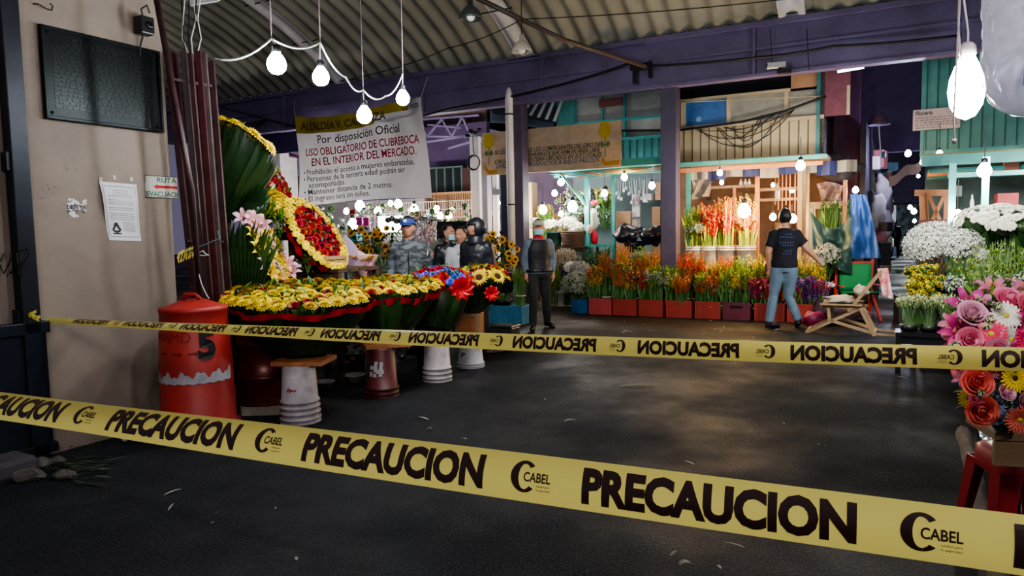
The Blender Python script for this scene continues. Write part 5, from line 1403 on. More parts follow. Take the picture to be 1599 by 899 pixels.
# ---------------------------------------------------------------- generic architecture helpers
def wallslab(px0, py0, px1, py1, c, d, m, name, label, cat, rib=0.0, kind=None, parent=None, z0=None, z1=None, ribm=None):
    u0, za = onV(px0, py0, c); u1, zb = onV(px1, py1, c)
    z1 = za if z1 is None else z1; z0 = zb if z0 is None else z0
    b = MB(); b.gbox(u0, u1, c, c + d, z0, z1)
    if parent is not None: o = obj(name, b, m, parent)
    else:
        if rib:
            o = empty(name, W((u0 + u1) / 2, c, z0), GA, label, cat); obj('panel', b, m, o)
            b = MB(); u = u0 + rib * .5
            while u < u1:
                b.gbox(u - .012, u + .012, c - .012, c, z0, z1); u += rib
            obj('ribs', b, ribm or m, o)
        else: o = obj(name, b, m); tag(o, label, cat, kind=kind)
    return o, u0, u1, z0, z1

# stall 2: the cream sheet-metal upper storey over the crates
C2 = 13.6
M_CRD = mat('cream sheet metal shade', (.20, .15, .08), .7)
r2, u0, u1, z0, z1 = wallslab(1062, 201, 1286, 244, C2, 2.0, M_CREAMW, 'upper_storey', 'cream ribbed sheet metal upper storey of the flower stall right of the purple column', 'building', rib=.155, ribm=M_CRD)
uu = (u0, u1)
_, zt = onV(1062, 160, C2)
b = MB(); b.gbox(u0 + .02, u0 + .1, C2 - .03, C2 + .05, z1, zt + .05); b.gbox(u0, u1 - .55, C2 - .03, C2 + .05, zt, zt + .05); b.gbox(u0 + .86, u0 + .93, C2 - .02, C2 + .05, z1, zt); b.gbox(u0 + 1.85, u0 + 1.92, C2 - .02, C2 + .05, z1, zt); b.gbox(u0 + 2.85, u0 + 2.9, C2 - .02, C2 + .05, z1, zt); b.gbox(u0, u1, C2 - .04, C2, z1 - .03, z1 + .03); b.gbox(u0, u1, C2 - .05, C2, z0, z0 + .05)
obj('frame', b, M_CREAMW, r2)
b = MB(); b.gbox(u0 + .1, u0 + .86, C2 + .03, C2 + .06, z1, zt); obj('blue_window', b, mat('blue window sheet', (.05, .17, .42), .35, var=.3, scale=4), r2)
b = MB(); b.gbox(u0 + .3, u0 + .38, C2 + .02, C2 + .03, z1 + .1, z1 + .19); obj('sticker', b, mat('pale blue sticker', (.3, .4, .55), .5), r2)
b = MB(); b.gbox(u0 + .93, u0 + 1.85, C2 + .03, C2 + .06, z1, zt); b.gbox(u0 + 1.92, u0 + 2.85, C2 + .03, C2 + .06, z1, zt); obj('window_panel', b, mat('frosted grey panel', (.36, .34, .27), .5, var=.25, scale=3), r2)
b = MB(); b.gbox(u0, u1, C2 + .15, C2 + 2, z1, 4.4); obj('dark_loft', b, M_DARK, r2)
b = MB(); b.gbox(u0 + 2.9, u1 - .12, C2 + .02, C2 + .08, z1, 4.4); obj('red_brown_panel', b, mat('red brown sheet', (.22, .07, .09), .6, var=.2), r2)
b = MB(); b.gbox(u0 + 1.95, u0 + 2.85, C2 + .05, C2 + .1, zt + .05, 4.3); obj('plywood_panel', b, mat('plywood', (.55, .30, .16), .7, var=.2, scale=3), r2)
b = MB(); b.gbox(u1 - .12, u1 - .06, C2 - .05, C2 + .05, z0, 4.4); obj('corner_post', b, M_TURQD, r2)
b = MB(); b.gbox(u1 - .06, u1, C2, C2 + 2.0, z0 - .1, 4.3); obj('side_panel', b, mat('dark side sheet', (.06, .045, .04), .7), r2)
# roof edge below
b = MB(); b.gbox(u0 - .1, u1 + .12, C2 - .75, C2, z0 - .10, z0 - .03); o_ = empty('stall_canopy', W(u0, C2 - .75, z0), GA, 'flat canopy with turquoise and cream edge above the crate flowers', 'canopy'); obj('canopy_sheet', b, mat('canopy underside', (.34, .25, .15), .7), o_)
b = MB(); b.gbox(u0 - .1, u1 + .12, C2 - .78, C2 - .74, z0 - .10, z0 - .03); obj('turquoise_edge', b, M_TURQ, o_)
b = MB(); b.gbox(u0 - .1, u1 + .05, C2 - .7, C2 - .66, z0 - .2, z0 - .13); obj('orange_pole', b, M_WOODO, o_)
for k, (a, s_) in enumerate(((.25, .5), (.9, .42), (1.35, .38), (1.85, .38), (2.3, .4), (2.75, .4))):
    pass
for k in range(9):
    b = MB(); ua_ = u0 + .35 + k * .3
    b.surf(lambda s, t: W(ua_ + .3 * s, C2 - .55 + .05 * math.sin(s * 6 + k), z0 - .13 - (.20 + .03 * math.sin(k * 2)) * t), 6, 3); o = obj('awning_stripe', b, mat('navy awning', (.02, .03, .12), .7) if k % 2 else mat('white awning', (.24, .23, .20), .7), o_)
# loops of cable in front of the cream wall
for k in range(8):
    q1 = R.uniform(0, 75); q2 = R.uniform(0, 100); a = PV(1072 + q1, 204 - q1 * .09, C2 - .08); c_ = PV(1245 - q2, 170 + q2 * .17, C2 - .08)
    cable('looping black cables drooping in front of the cream upper storey', [a, c_], .008, name='cable', sag=R.uniform(.08, .5), group='cables drooping over the cream upper storey')
cable('bundle of black mains cables stretched across the cream upper storey', [PV(895, 205, C2 - .12), PV(1062, 203, C2 - .12), PV(1160, 190, C2 - .12), PV(1226, 173, C2 - .12), PV(1290, 150, C2 - .12)], .022)
cable('pale cable running level below the security camera', [PV(1062, 160, C2 - .1), PV(1290, 150, C2 - .1)], .008, M_CREAMW)
cable('black cable hanging straight down beside the purple column top', [PV(1057, 148, C2 - .12), PV(1059, 205, C2 - .12), PV(1056, 225, C2 - .12)], .014)

# stall 2 interior
CB = 15.4
wallslab(1058, 262, 1290, 400, CB, .1, mat('brown stall wall', (.15, .085, .05), .8, var=.35, scale=2), 'stall_back_wall', 'brown plank back wall of the gladiolus stall', 'wall', z0=0, z1=3.0)
def post(px, py0, py1, c, w_, m, label, name='post', ground=False, cat='post', lean=0):
    u, za = onV(px, py0, c); _, zb = onV(px, py1, c)
    if ground: zb = 0
    b = MB(); b.gbox(u - w_ / 2, u + w_ / 2, c - w_ / 2, c + w_ / 2, zb, za); o = obj(name, b, m); tag(o, label, cat); return o
post(1075, 258, 400, 13.0, .07, M_TURQ, 'turquoise steel post at the left side of the gladiolus stall', ground=True)
post(1147, 293, 400, 13.9, .05, M_WOODO, 'thin wooden upright between the white and red gladiolus', ground=True)
post(1183, 263, 400, 13.3, .07, M_WOODO, 'orange lit wooden post right of the brightest gladiolus bucket', ground=True)
post(1250, 262, 400, 12.95, .08, M_WOODL, 'thick pale wooden pole behind the walking man', 'pole', ground=True, cat='pole')
post(1257, 262, 400, 13.0, .045, M_WOODL, 'thin pale wooden pole right beside the thick one behind the walking man', 'pole', ground=True, cat='pole')
for k, px in enumerate((1211, 1216, 1222, 1228, 1234, 1242)):
    post(px, 268, 300 + 8 * (k % 3) + 20, 14.2, .02, M_WOODO, 'thin rods hanging below the canopy left of the pale poles', 'hanging_rod', cat='rod')['group'] = 'hanging rods under the canopy'
for (x0, x1, y, c, lab) in ((1075, 1184, 294, 13.9, 'horizontal wooden rail above the red gladiolus'), (1183, 1262, 296, 13.9, 'horizontal wooden rail behind the hanging rods'), (1183, 1262, 312, 14.0, 'lower horizontal rail with a bottle standing on it')):
    b = MB(); a, z_ = onV(x0, y, c); e, z2 = onV(x1, y - 3, c); b.gbox(a, e, c, c + .05, z_ - .03, z_ + .02); tag(obj('rail', b, M_WOODL), lab, 'rail')
for k, (px, lab) in enumerate(((1157, 'left'), (1164, 'middle'), (1170, 'right'))):
    p = PV(px, 292, 13.93); b = MB(); b.lathe([(.03, 0), (.03, .09), (.012, .12), (.012, .15)], 10, c=p); tag(obj('small_jar', b, M_PAPER, None, True), 'small pale jar on the rail above the gladiolus, %s of three' % lab, 'jar')
p = PV(1214, 311, 14.02); r_ = empty('plastic_bottle', p, 0, 'clear plastic bottle standing on the rail above the walking man', 'bottle'); b = MB(); b.lathe([(.045, 0), (.05, .02), (.047, .1), (.05, .18), (.02, .25), (.018, .28)], 14, c=p); obj('bottle_body', b, mat('bottle plastic', (.6, .65, .72), .15, trans=.4), r_, True); b = MB(); b.lathe([(.02, .28), (.02, .3)], 10, c=p); obj('bottle_cap', b, mat('bottle cap', (.1, .2, .5), .5), r_)
# draped grey plastic between the posts
def drape(label, pts, m, name='tarpaulin', fold=.06, fr=14, cat='tarpaulin', n=24, c_shift=0.0, parent=None, down=.0):
    """pts: four corner points tl, tr, bl, br"""
    a, b_, c_, d = [Vector(p) for p in pts]; nn = V
    def fn(s, t):
        p = (a * (1 - s) + b_ * s) * (1 - t) + (c_ * (1 - s) + d * s) * t
        return p + nn * (fold * math.sin(s * fr + t * 5) * (.3 + .7 * t) + fold * .6 * noise.noise(Vector((s * 5, t * 5, fr)))) - Vector((0, 0, 1)) * down * math.sin(PI * s) * (1 - t)
    b = MB(); b.surf(fn, n, n); o = obj(name, b, m, parent, True)
    if parent is None: tag(o, label, cat)
    return o
M_GPL = mat('grey translucent plastic', (.22, .19, .17), .35, var=.4, scale=6, translucent=.3)
drape('crumpled grey plastic sheet hanging over the shelf left of the gladiolus', [PV(1078, 272, 13.2), PV(1118, 268, 13.2), PV(1082, 312, 13.1), PV(1106, 306, 13.1)], M_GPL, 'plastic_sheet', .09, 9, 'sheet')
table('dark wooden shelf table behind the crates holding the white gladiolus buckets', onV(1062, 400, 12.75)[0], onV(1192, 400, 12.75)[0], 12.75, 13.35, .77, M_WOODD)
post(1135, 310, 318, 13.2, .02, M_WOODD, 'short dark rail end above the red gladiolus', 'rail', cat='rail')
# hanging odds and ends in the stall
for k in range(16):
    px = R.uniform(1090, 1262); py = R.uniform(300, 372); c = R.uniform(14.4, 15.2); p = PV(px, py, c)
    b = MB(); s = R.uniform(.08, .2); b.box(p, (s, .06, s * R.uniform(.8, 1.8)), GA + R.uniform(-.3, .3)); tag(obj('wall_bundle', b, mat('dim goods', (.16, .10, .06), .8, rnd=.6), None, bevel=.02), 'dim brown bundles hanging on the back wall of the gladiolus stall', 'bundle', 'bundles on the gladiolus stall wall')

# buckets with tall gladiolus
M_BWH = mat('white bucket', (.66, .62, .56), .45, var=.12, scale=8)
M_RG = mat('red gladiolus', (.80, .025, .01), .5, var=.3, scale=9, translucent=.25); M_OG = mat('orange gladiolus', (.85, .20, .03), .5, var=.3, scale=9, translucent=.25)
M_YG = mat('amber gladiolus', (.85, .48, .05), .5, var=.2, scale=9, translucent=.25); M_BG = mat('brown orange gladiolus', (.50, .12, .03), .5, var=.35, scale=9, translucent=.1)
M_WG = mat('white gladiolus', (.80, .78, .68), .5, var=.05, translucent=.2); M_GG = mat('green buds', (.26, .36, .05), .5, var=.3, scale=9, translucent=.2)
M_PG = mat('purple statice', (.14, .02, .22), .55, var=.4, scale=9); M_MG = mat('magenta statice', (.36, .02, .10), .55, var=.4, scale=9); M_SG = mat('salmon gladiolus', (.80, .26, .14), .5, var=.2, scale=9, translucent=.2)
M_YLG = mat('yellow gladiolus', (.82, .60, .06), .5, var=.2, scale=9, translucent=.25)
row = ((1085.5, 'leftmost', 'white and green', [M_GG, M_GG], .80), (1107, 'second', 'deep red', [M_RG, M_RG], .86), (1133.5, 'third', 'orange red', [M_OG, M_RG], .95), (1165, 'rightmost', 'amber and orange', [M_YG, M_OG], .98))
for i, (px, w_, cn, ms, h) in enumerate(row):
    u, _ = onV(px, 385, 12.98); c_ = W(u, 12.98, .775)
    bucket('white bucket, %s of four on the shelf, holding %s gladiolus' % (w_, cn), c_, .165, .40, M_BWH, 'white gladiolus buckets on the shelf', ribs=2)
    spike_bunch('tall bunch of %s gladiolus in the %s white bucket on the shelf' % (cn, w_), c_ + Vector((0, 0, .06)), h * .98 + .22, .11, .20, 54, ms, M_STEMY, .46, 'tall gladiolus in the white buckets', fl=12, size=.04, tie=False, name='gladiolus_bunch')
for px, py, w_, n, me in ((1086, 356, 'white', 26, f_puff(M_WHITE, 24)), (1107, 341, 'red', 24, f_puff(M_RED, 24, seed=4)), (1163, 345, 'orange', 22, f_puff(M_CORAL, 24, seed=5))):
    u, z = onV(px, py, 12.85); r_ = empty('open_blossoms', W(u, 12.9, z), 0, 'collar of open %s blossoms in front of the tall gladiolus' % w_, 'flowers')
    for k in range(n): a = R.uniform(PI, 2 * PI); inst('blossom', me, r_, W(u + .17 * math.cos(a), 12.97 + .19 * math.sin(a) + .0, z + R.uniform(-.08, .08)), (math.cos(a), -1, .4), .042)

# ---------------------------------------------------------------- crates
M_CR = mat('red orange crate plastic', (.33, .038, .026), .45, var=.15, scale=5); M_CRP = mat('faded pink red crate plastic', (.42, .06, .06), .5, var=.15, scale=5); M_CRM = mat('maroon crate plastic', (.14, .02, .04), .45, var=.2, scale=5); M_CBL = mat('blue crate plastic', (.02, .13, .32), .4, var=.2)
VC = 11.88
cr = ((920, 955, 466, 490, M_CRP, 'faded pinkish red'), (957.5, 994, 467, 491, M_CR, 'orange red'), (997.5, 1035, 468, 493, M_CR, 'orange red'), (1040, 1080, 469, 495, M_CR, 'orange red'), (1085, 1125, 470, 496, M_CR, 'orange red'), (1129, 1171, 472, 496, M_CRM, 'maroon'), (1178, 1225, 470, 498, M_CR, 'orange red'), (1229, 1287, 472, 500, M_CR, 'orange red'))
ordn = ['first', 'second', 'third', 'fourth', 'fifth', 'sixth', 'seventh', 'eighth']
conts = ['amber and brown gladiolus', 'dark orange gladiolus', 'white and green flowers', 'orange red gladiolus', 'brown spikes and green stems', 'green bunches and dark hand slot', 'dark red statice', 'purple statice']
CU = []
for i, (x0, x1, y0, y1, m, cn) in enumerate(cr):
    a, _ = onV(x0, 480, VC); e, _ = onV(x1, 480, VC); CU.append((a, e))
    crate('%s crate, %s from left in the front row, with %s' % (cn, ordn[i], conts[i]), a, e, VC, VC + .5, 0, .285, m, 'red crates in the front row', holes=(i == 5))
def bunch(px, v, h, ms, label, n=34, r0=.075, r1=.17, z=.03, frac=.4, stem=None, fl=10, size=.036, grp=None, py=440, **k):
    u, _ = onV(px, py, v); return spike_bunch(label, W(u, v, z), h, r0, r1, n, ms, stem, frac, grp, fl, size, **k)
G1 = 'flower bunches standing in the red crates'
bb = [  # px, v, height, mats, label
 (929, 12.02, .80, [M_BG, M_YG], 'brown tipped amber gladiolus bunch at the front left of the first crate'),
 (947, 12.25, 1.02, [M_BG, M_BG], 'tall brown orange gladiolus bunch at the back of the first crate'),
 (966, 12.02, .84, [M_BG, M_OG], 'rusty orange gladiolus bunch at the front of the second crate'),
 (974, 12.28, 1.14, [M_OG, M_YG], 'tallest bright amber gladiolus bunch behind the second crate'),
 (985, 12.05, .72, [M_BG, M_YG], 'amber gladiolus bunch at the front right of the second crate'),
 (1001, 12.25, 1.00, [M_BG, M_BG], 'dark brown red gladiolus bunch at the back of the third crate'),
 (1018, 12.3, 1.05, [M_OG, M_BG], 'orange gladiolus bunch beside the purple column'),
 (1006, 12.02, .78, [M_BG, M_RG], 'reddish brown gladiolus bunch at the front left of the third crate'),
 (1024, 12.0, .80, [M_GG, M_GG], 'green budded bunch above the white blossoms in the third crate'),
 (1048, 12.05, .82, [M_GG, M_YLG], 'yellow green gladiolus bunch at the front of the fourth crate'),
 (1070, 12.25, 1.05, [M_RG, M_OG], 'bright red orange gladiolus bunch at the back of the fourth crate'),
 (1066, 11.99, .66, [M_BG, M_BG], 'short brown tipped bunch at the front of the fourth crate'),
 (1090, 12.28, 1.03, [M_OG, M_RG], 'bright orange gladiolus bunch at the back left of the fifth crate'),
 (1094, 12.0, .72, [M_GG, M_BG], 'green bunch with salmon blossoms in the fifth crate'),
 (1115, 12.2, .92, [M_YG, M_BG], 'pale amber gladiolus bunch at the back of the fifth crate'),
 (1113, 11.98, .68, [M_BG, M_BG], 'brown red spike bunch at the front right of the fifth crate'),
 (1134, 12.28, .98, [M_OG, M_YG], 'orange gladiolus bunch behind the maroon crate'),
 (1131, 12.0, .76, [M_GG, M_GG], 'green leafy bunch with small white buds at the left of the maroon crate'),
 (1148, 12.05, .80, [M_GG, M_YLG], 'green bunch tied with bands in the middle of the maroon crate'),
 (1165, 12.05, .82, [M_GG, M_GG], 'green bunch at the right of the maroon crate'),
 (1158, 12.3, .95, [M_GG, M_YLG], 'yellow green gladiolus bunch behind the maroon crate, under the bright bulb'),
 (1182, 12.3, .98, [M_YLG, M_GG], 'yellow gladiolus bunch behind the seventh crate'),
 (1187, 12.0, .64, [M_MG, M_MG], 'dark red statice bunch at the front left of the seventh crate'),
 (1205, 12.03, .66, [M_MG, M_RG], 'dark red statice bunch behind the walking man\'s leg'),
 (1210, 12.3, .9, [M_YLG, M_YG], 'yellow gladiolus bunch right behind the walking man'),
 (1250, 12.3, .96, [M_YLG, M_GG], 'yellow green gladiolus bunch right of the walking man'),
 (1275, 12.3, .92, [M_YLG, M_YLG], 'golden yellow gladiolus bunch below the walking man\'s outstretched hand'),
 (1246, 12.02, .64, [M_PG, M_MG], 'purple statice bunch at the left of the eighth crate'),
 (1263, 12.0, .66, [M_PG, M_PG], 'purple statice bunch at the middle of the eighth crate'),
 (1279, 12.02, .64, [M_MG, M_PG], 'magenta purple statice bunch at the right of the eighth crate'),
]
for px, v, h, ms, lab in bb:
    st_ = M_STEM
    big = ms[0] in (M_PG, M_MG)
    bunch(px, v, h, ms, lab, n=50 if big else 46, frac=.5 if big else .36, size=.045 if big else .034, grp=None, stem=st_, r0=.085, r1=.15 if not big else .19)
# blossom collars
for px, py, me, n, lab, cn in ((936, 423, f_puff(M_YG, 20, seed=7), 16, 'open amber blossoms on the front of the first crate bunch', 0), (975, 418, f_puff(M_YG, 20, seed=8), 18, 'open yellow amber blossoms in the second crate', 0), (995, 432, f_puff(M_SG, 20, seed=9), 14, 'open peach blossoms low in the second crate', 0),
                              (1022, 434, f_puff(M_WHITE, 20, seed=3), 20, 'open white blossoms in the third crate', 0), (1042, 436, f_puff(M_CREAM, 20, seed=2), 10, 'cream blossoms between the third and fourth crate', 0), (1090, 444, f_puff(M_SG, 20, seed=6), 8, 'salmon blossoms low in the fifth crate', 0), (1150, 441, f_puff(M_SG, 20, seed=11), 6, 'salmon blossoms between the green bunches of the maroon crate', 0), (1126, 452, f_puff(M_WHITE, 20, seed=12), 8, 'small white blossoms at the left of the maroon crate', 0)):
    u, z = onV(px, py, 11.9); r_ = empty('open_blossoms', W(u, 11.92, z), 0, lab, 'flowers')
    for k in range(n): inst('blossom', me, r_, W(u + R.uniform(-.15, .15), 11.9 + R.uniform(-.03, .06), z + R.uniform(-.10, .10)), (R.uniform(-.5, .5), -1, .3), R.uniform(.028, .045))

# blue crate with small white flowers, to the left
a, _ = onV(893, 478, 11.95); e, _ = onV(917, 478, 11.95); crate('blue plastic crate left of the red crates with small white filler flowers', a, e, 11.95, 12.35, 0, .25, M_CBL, holes=False)
M_DUSTW = mat('small white florets', (.50, .52, .42), .6)
u, z = onV(902, 446, 12.1); cloud_bunch('grey green bush of small white flowers in the blue crate', W(u, 12.15, .1), W(u, 12.1, z), .30, 1100, M_DUSTW, size=.014, sc3=(1.05, .6, .85), stems=90)
# white buckets left of it
for px, py, w_, lab in ((866, 478, .13, 'white bucket with dark marks on the ground behind the masked man'), (885, 474, .12, 'plain white bucket left of the blue crate')):
    q = G(px, py + 2) + V * .3; bucket(lab, q, w_, .32, M_BWH, ribs=2)
    spike_bunch('green leafy stems in the %s' % lab[:60].split(' on the')[0].split(' left')[0], q + Vector((0, 0, .1)), .62, .07, .16, 26, [M_GG], M_STEM, .5, fl=8, size=.04, tie=False)
# darker rows behind the left part of crates
for k, (px, v, h, ms, lab) in enumerate(((905, 13.0, .95, [M_LEAF], 'dark green leafy bunch behind the small white flowers'), (930, 13.1, 1.12, [M_LEAF], 'dark green stem bunch behind the amber gladiolus, left one'), (945, 13.1, 1.15, [M_LEAF], 'dark green stem bunch behind the amber gladiolus, right one'), (1000, 13.0, 1.12, [M_GG], 'green stem bunch behind the third crate'), (886, 12.9, .8, [M_PG], 'dark purple flower bunch behind the blue crate'), (870, 12.9, .85, [M_GG], 'pale green bunch right of the masked man'), (858, 12.9, 1.0, [M_LEAF], 'tall leafy bunch close behind the masked man'), (1062, 13.0, .9, [M_LEAF], 'dark green stems at the foot of the turquoise post'))):
    bunch(px, v, h, ms, lab, n=34, frac=.6, size=.045, tie=False, r1=.2)
for px, py, v, r, lab, m in ((882, 402, 12.9, .24, 'fluffy pale beige dried flower bunch behind the masked man', mat('dried beige florets', (.42, .34, .25), .7)), (905, 420, 12.5, .2, 'pale grey flower bunch just above the dark purple flowers', mat('pale grey florets', (.4, .38, .36), .7)), (893, 418, 12.5, .14, 'small white bunch right of the masked man\'s hip', M_WHITE)):
    u, z = onV(px, py, v); cloud_bunch(lab, W(u, v, max(0, z - .5)), W(u, v, z), r, 420, m, size=.022)
# ---------------------------------------------------------------- centre stall with turquoise frame
CT = 14.2
M_PLW = mat('white wall board', (.55, .58, .60), .6, var=.1, scale=3); M_LB = mat('pale blue wall', (.20, .30, .34), .5, var=.1, scale=2)
r_ = empty('market_stall', W(onV(950, 300, CT)[0], CT, 0), GA, 'turquoise painted steel frame of the centre stall left of the purple column', 'stall')
u0, z = onV(866, 262, CT); u1, z2 = onV(1075, 252, CT)
b = MB(); b.gbox(u0, u1, CT - .9, CT, z - .10, z - .04); obj('roof_sheet', b, M_TURQ, r_)
b = MB(); b.gbox(u0, u1, CT - .93, CT - .88, z - .14, z + .0); b.gbox(u0, u1, CT - .05, CT, z - .22, z - .1); obj('roof_edge', b, M_TURQ, r_)
for px, w_, c in ((917, .10, CT), (958, .07, CT + .2), (1075, .07, CT)):
    a, _ = onV(px, 300, c); b = MB(); b.gbox(a - w_ / 2, a + w_ / 2, c - w_ / 2, c + w_ / 2, 0, z - .1); obj('upright', b, M_TURQ, r_)
a, _ = onV(917, 300, CT); b = MB(); b.bar(W(a, CT - .02, z - .85), W(a - .45, CT - .4, z - .14), .05, .05); b.bar(W(a, CT - .02, z - .2), W(a + .5, CT - .3, z - .14), .04, .04); obj('brace', b, M_TURQ, r_)
b = MB(); a, zz = onV(868, 384, CT); e, _ = onV(960, 384, CT); b.gbox(a, e, CT - .03, CT + .03, zz - .03, zz + .03); obj('lower_rail', b, M_TURQ, r_)
for k in range(5):
    b = MB(); b.bar(W(u0 + .3 + .15 * k, CT - .85 + .1 * k, z - .2 - .02 * k), W(u1 - .1, CT - .8 + .12 * k, z - .16), .022, .022); obj('roof_batten', b, M_WOODO if k % 2 else M_TURQ, r_)
wallslab(895, 290, 1062, 400, CT + 2.4, .1, M_LB, 'stall_back_wall', 'pale blue back wall of the centre stall', 'wall', z0=0, z1=3.0)
wallslab(960, 330, 985, 395, CT + 1.2, .08, mat('cardboard', (.30, .19, .11), .8, var=.2), 'cardboard_panel', 'brown cardboard panel leaning inside the centre stall', 'panel', z0=0)
wallslab(987, 304, 1000, 345, CT + 1.6, .08, M_PLW, 'white_cabinet', 'narrow white cabinet with a poster in the centre stall', 'cabinet', z0=0)
wallslab(1018, 323, 1031, 355, CT + 1.4, .08, mat('cardboard', (.30, .19, .11), .8), 'brown_panel', 'narrow brown panel right beside the purple column in the centre stall', 'panel', z0=0)
wallslab(1003, 303, 1017, 312, CT + 1.2, .3, M_PLW, 'wall_shelf', 'small white shelf on the pale blue wall', 'shelf')
for k, (x0, y0, x1, y1, cc_, l) in enumerate(((988, 306, 998, 318, (.35, .25, .3), 'reddish poster high on the white cabinet'), (987, 322, 999, 338, (.6, .62, .65), 'white poster with swoosh on the white cabinet'), (1023, 285, 1031, 312, (.6, .35, .22), 'orange poster beside the purple column'), (986, 343, 994, 360, (.6, .55, .52), 'pink white leaflet on the white board'))):
    wallslab(x0, y0, x1, y1, CT + 1.35, .02, mat('poster %d' % k, cc_, .6, var=.2, scale=12), 'poster', l, 'poster')
# hanging dark plastic bags along the counter and the counter itself
table('low counter of the centre stall behind the crates', onV(965, 390, CT - .2)[0], onV(1030, 390, CT - .2)[0], CT - .2, CT + .5, .95, mat('turquoise counter', (.03, .18, .22), .6))
M_BBAG = mat('black bin bags', (.010, .010, .018), .3)
def lump(label, p, s, m, name='bag', cat='bag', sc3=(1, .7, .8), amp=.35, grp=None, f=9):
    b = MB(); b.sphere((0, 0, 0), s, 18, 12, sc3=sc3); sd = R.uniform(0, 50)
    b.v = [Vector(p) + v * (1 + amp * noise.noise(v * f / max(s, .05) * .25 + Vector((sd, 0, 0)))) for v in b.v]; o = obj(name, b, m, None, True); tag(o, label, cat, grp); return o
for px, py, s, l in ((980, 366, .26, 'black plastic sack at the left of the centre stall counter'), (1000, 370, .24, 'black plastic sack in the middle of the centre stall counter'), (1021, 368, .24, 'black plastic sack beside the purple column on the counter'), (990, 381, .2, 'low black plastic sack at the front of the counter')): lump(l, PV(px, py, CT), s, M_BBAG)
lump('magenta cloth bundle at the left of the black sacks', PV(967, 366, CT - .05), .12, mat('magenta cloth', (.35, .03, .15), .7), 'cloth_bundle', 'cloth')
b = MB(); p = PV(998, 376, CT - .25); b.add([p + U * -.06, p + U * .06, p + Vector((0, 0, .09))], [(0, 1, 2)]); tag(obj('paper_triangle', b, M_LB), 'small pale blue folded card standing before the black sacks', 'card')
# hanging rods/tools
for k in range(16):
    px = 962 + 4 * k; c = CT + .9; a, za = onV(px, 277 + (k % 3) * 2, c); b = MB(); l_ = R.uniform(.15, .55); b.tube([W(a, c, za), W(a + R.uniform(-.05, .05), c, za - l_)], .008, 4); b.box(W(a, c, za - l_), (.05, .03, .07), GA); tag(obj('hanging_tool', b, mat('greyish tools', (.35, .36, .35), .5, rnd=.5)), 'small grey utensils hanging in a row inside the centre stall', 'utensil', 'utensils hanging in the centre stall')
# goods left of the turquoise post: chrysanthemum bunches, basket, flower bits
MWC = mat('white chrysanthemum', (.74, .74, .62), .55, translucent=.2)
for px, py, r, lab in ((861, 352, .17, 'white chrysanthemum bunch above the green bucket'), (887, 349, .20, 'wide white chrysanthemum bunch above the round basket'), (835, 349, .15, 'white chrysanthemum bunch right behind the masked man\'s cap'), (900, 356, .17, 'creamy chrysanthemum bunch in the round basket')):
    c = CT + .1; p = PV(px, py, c); cloud_bunch(lab, p - Vector((0, 0, .45)), p, r, 260, MWC, size=.035, sc3=(1, .8, .6), flat=1)
p = PV(866, 383, CT); bucket('dark green bucket under the white chrysanthemums', p, .17, .30, mat('dark green plastic', (.015, .09, .08), .45), ribs=1)
p = PV(899, 384, CT + .1); r_ = empty('round_basket', p, 0, 'wide round brown basket left of the turquoise post', 'basket'); b = MB(); b.lathe([(.26, 0)] + [(.27 + .02 * (k % 2) + .05 * k / 10, .03 * k) for k in range(11)], 26, c=p); obj('basket_body', b, mat('dark wicker', (.09, .055, .045), .8, var=.3, scale=20), r_, True)
b = MB(); b.tube([p + Vector((.32 * math.cos(a), .32 * math.sin(a), .31)) for a in [2 * PI * k / 20 for k in range(21)]], .02, 6); obj('rim', b, M_WOODD, r_)
table('low table under the basket and chrysanthemum buckets', onV(838, 390, CT - .2)[0], onV(914, 390, CT - .2)[0], CT - .25, CT + .6, PV(880, 384, CT).z - .005, M_WOODD)
lump('white paper cone of flowers right of the turquoise post', PV(926, 344, CT + .3), .2, mat('paper cone', (.6, .62, .52), .6), 'paper_cone', 'bouquet', (.6, .6, 1.3), .3)
lump('red cloth hanging below the paper cone', PV(928, 371, CT + .1), .11, mat('bright red cloth', (.6, .02, .05), .7), 'red_cloth', 'cloth', (.7, .5, 1.5), .2)
lump('pink white towel on the turquoise post', PV(920, 358, CT - .1), .07, mat('pinkish towel', (.6, .45, .45), .8), 'towel', 'cloth', (.8, .5, 1.5), .2)
# a dense display of small bright goods (artificial flowers and lattice) behind
wallslab(838, 335, 912, 385, CT + 1.8, .05, mat('straw lattice', (.36, .25, .10), .8, c2=(.04, .03, .02), scale=22, sharp=.05), 'straw_lattice', 'straw coloured lattice screen behind the chrysanthemums', 'screen')
pal = [(.7, .7, .72), (.5, .65, .7), (.6, .3, .45), (.75, .72, .6), (.1, .25, .1), (.45, .1, .14), (.3, .35, .6)]
pm_ = [mat('bright goods %d' % k, c_, .5) for k, c_ in enumerate(pal)]
FB = [f_puff(m, 14, seed=20 + i) for i, m in enumerate(pm_)]
for k in range(150):
    px = R.uniform(872, 955); py = R.gauss(322, 16); 
    if py < 292 or py > 350: continue
    p = PV(px, py, CT + R.uniform(.5, 1.6)); o = inst('artificial_flower', R.choice(FB), None, p, (R.uniform(-.5, .5), -1, R.uniform(-.3, .6)), R.uniform(.05, .11)); tag(o, 'small bright artificial flowers hanging in the stall left of the turquoise posts', 'flower', 'artificial flowers in the centre stall')
lump('red artificial rose head hanging between the turquoise posts', PV(928, 316, CT + .4), .07, mat('bright red cloth', (.6, .02, .05), .7), 'artificial_rose', 'flower')
for px, py, lab in ((852, 345, 'tall green leafy bunch with yellow tips behind the masked man'), (945, 322, 'tall green grass bunch between the turquoise posts')):
    p = PV(px, py, CT + .9); spike_bunch(lab, p - Vector((0, 0, .5)), .85, .1, .24, 40, [M_YLG, M_GG], M_STEM, .3, fl=6, size=.05, tie=False)

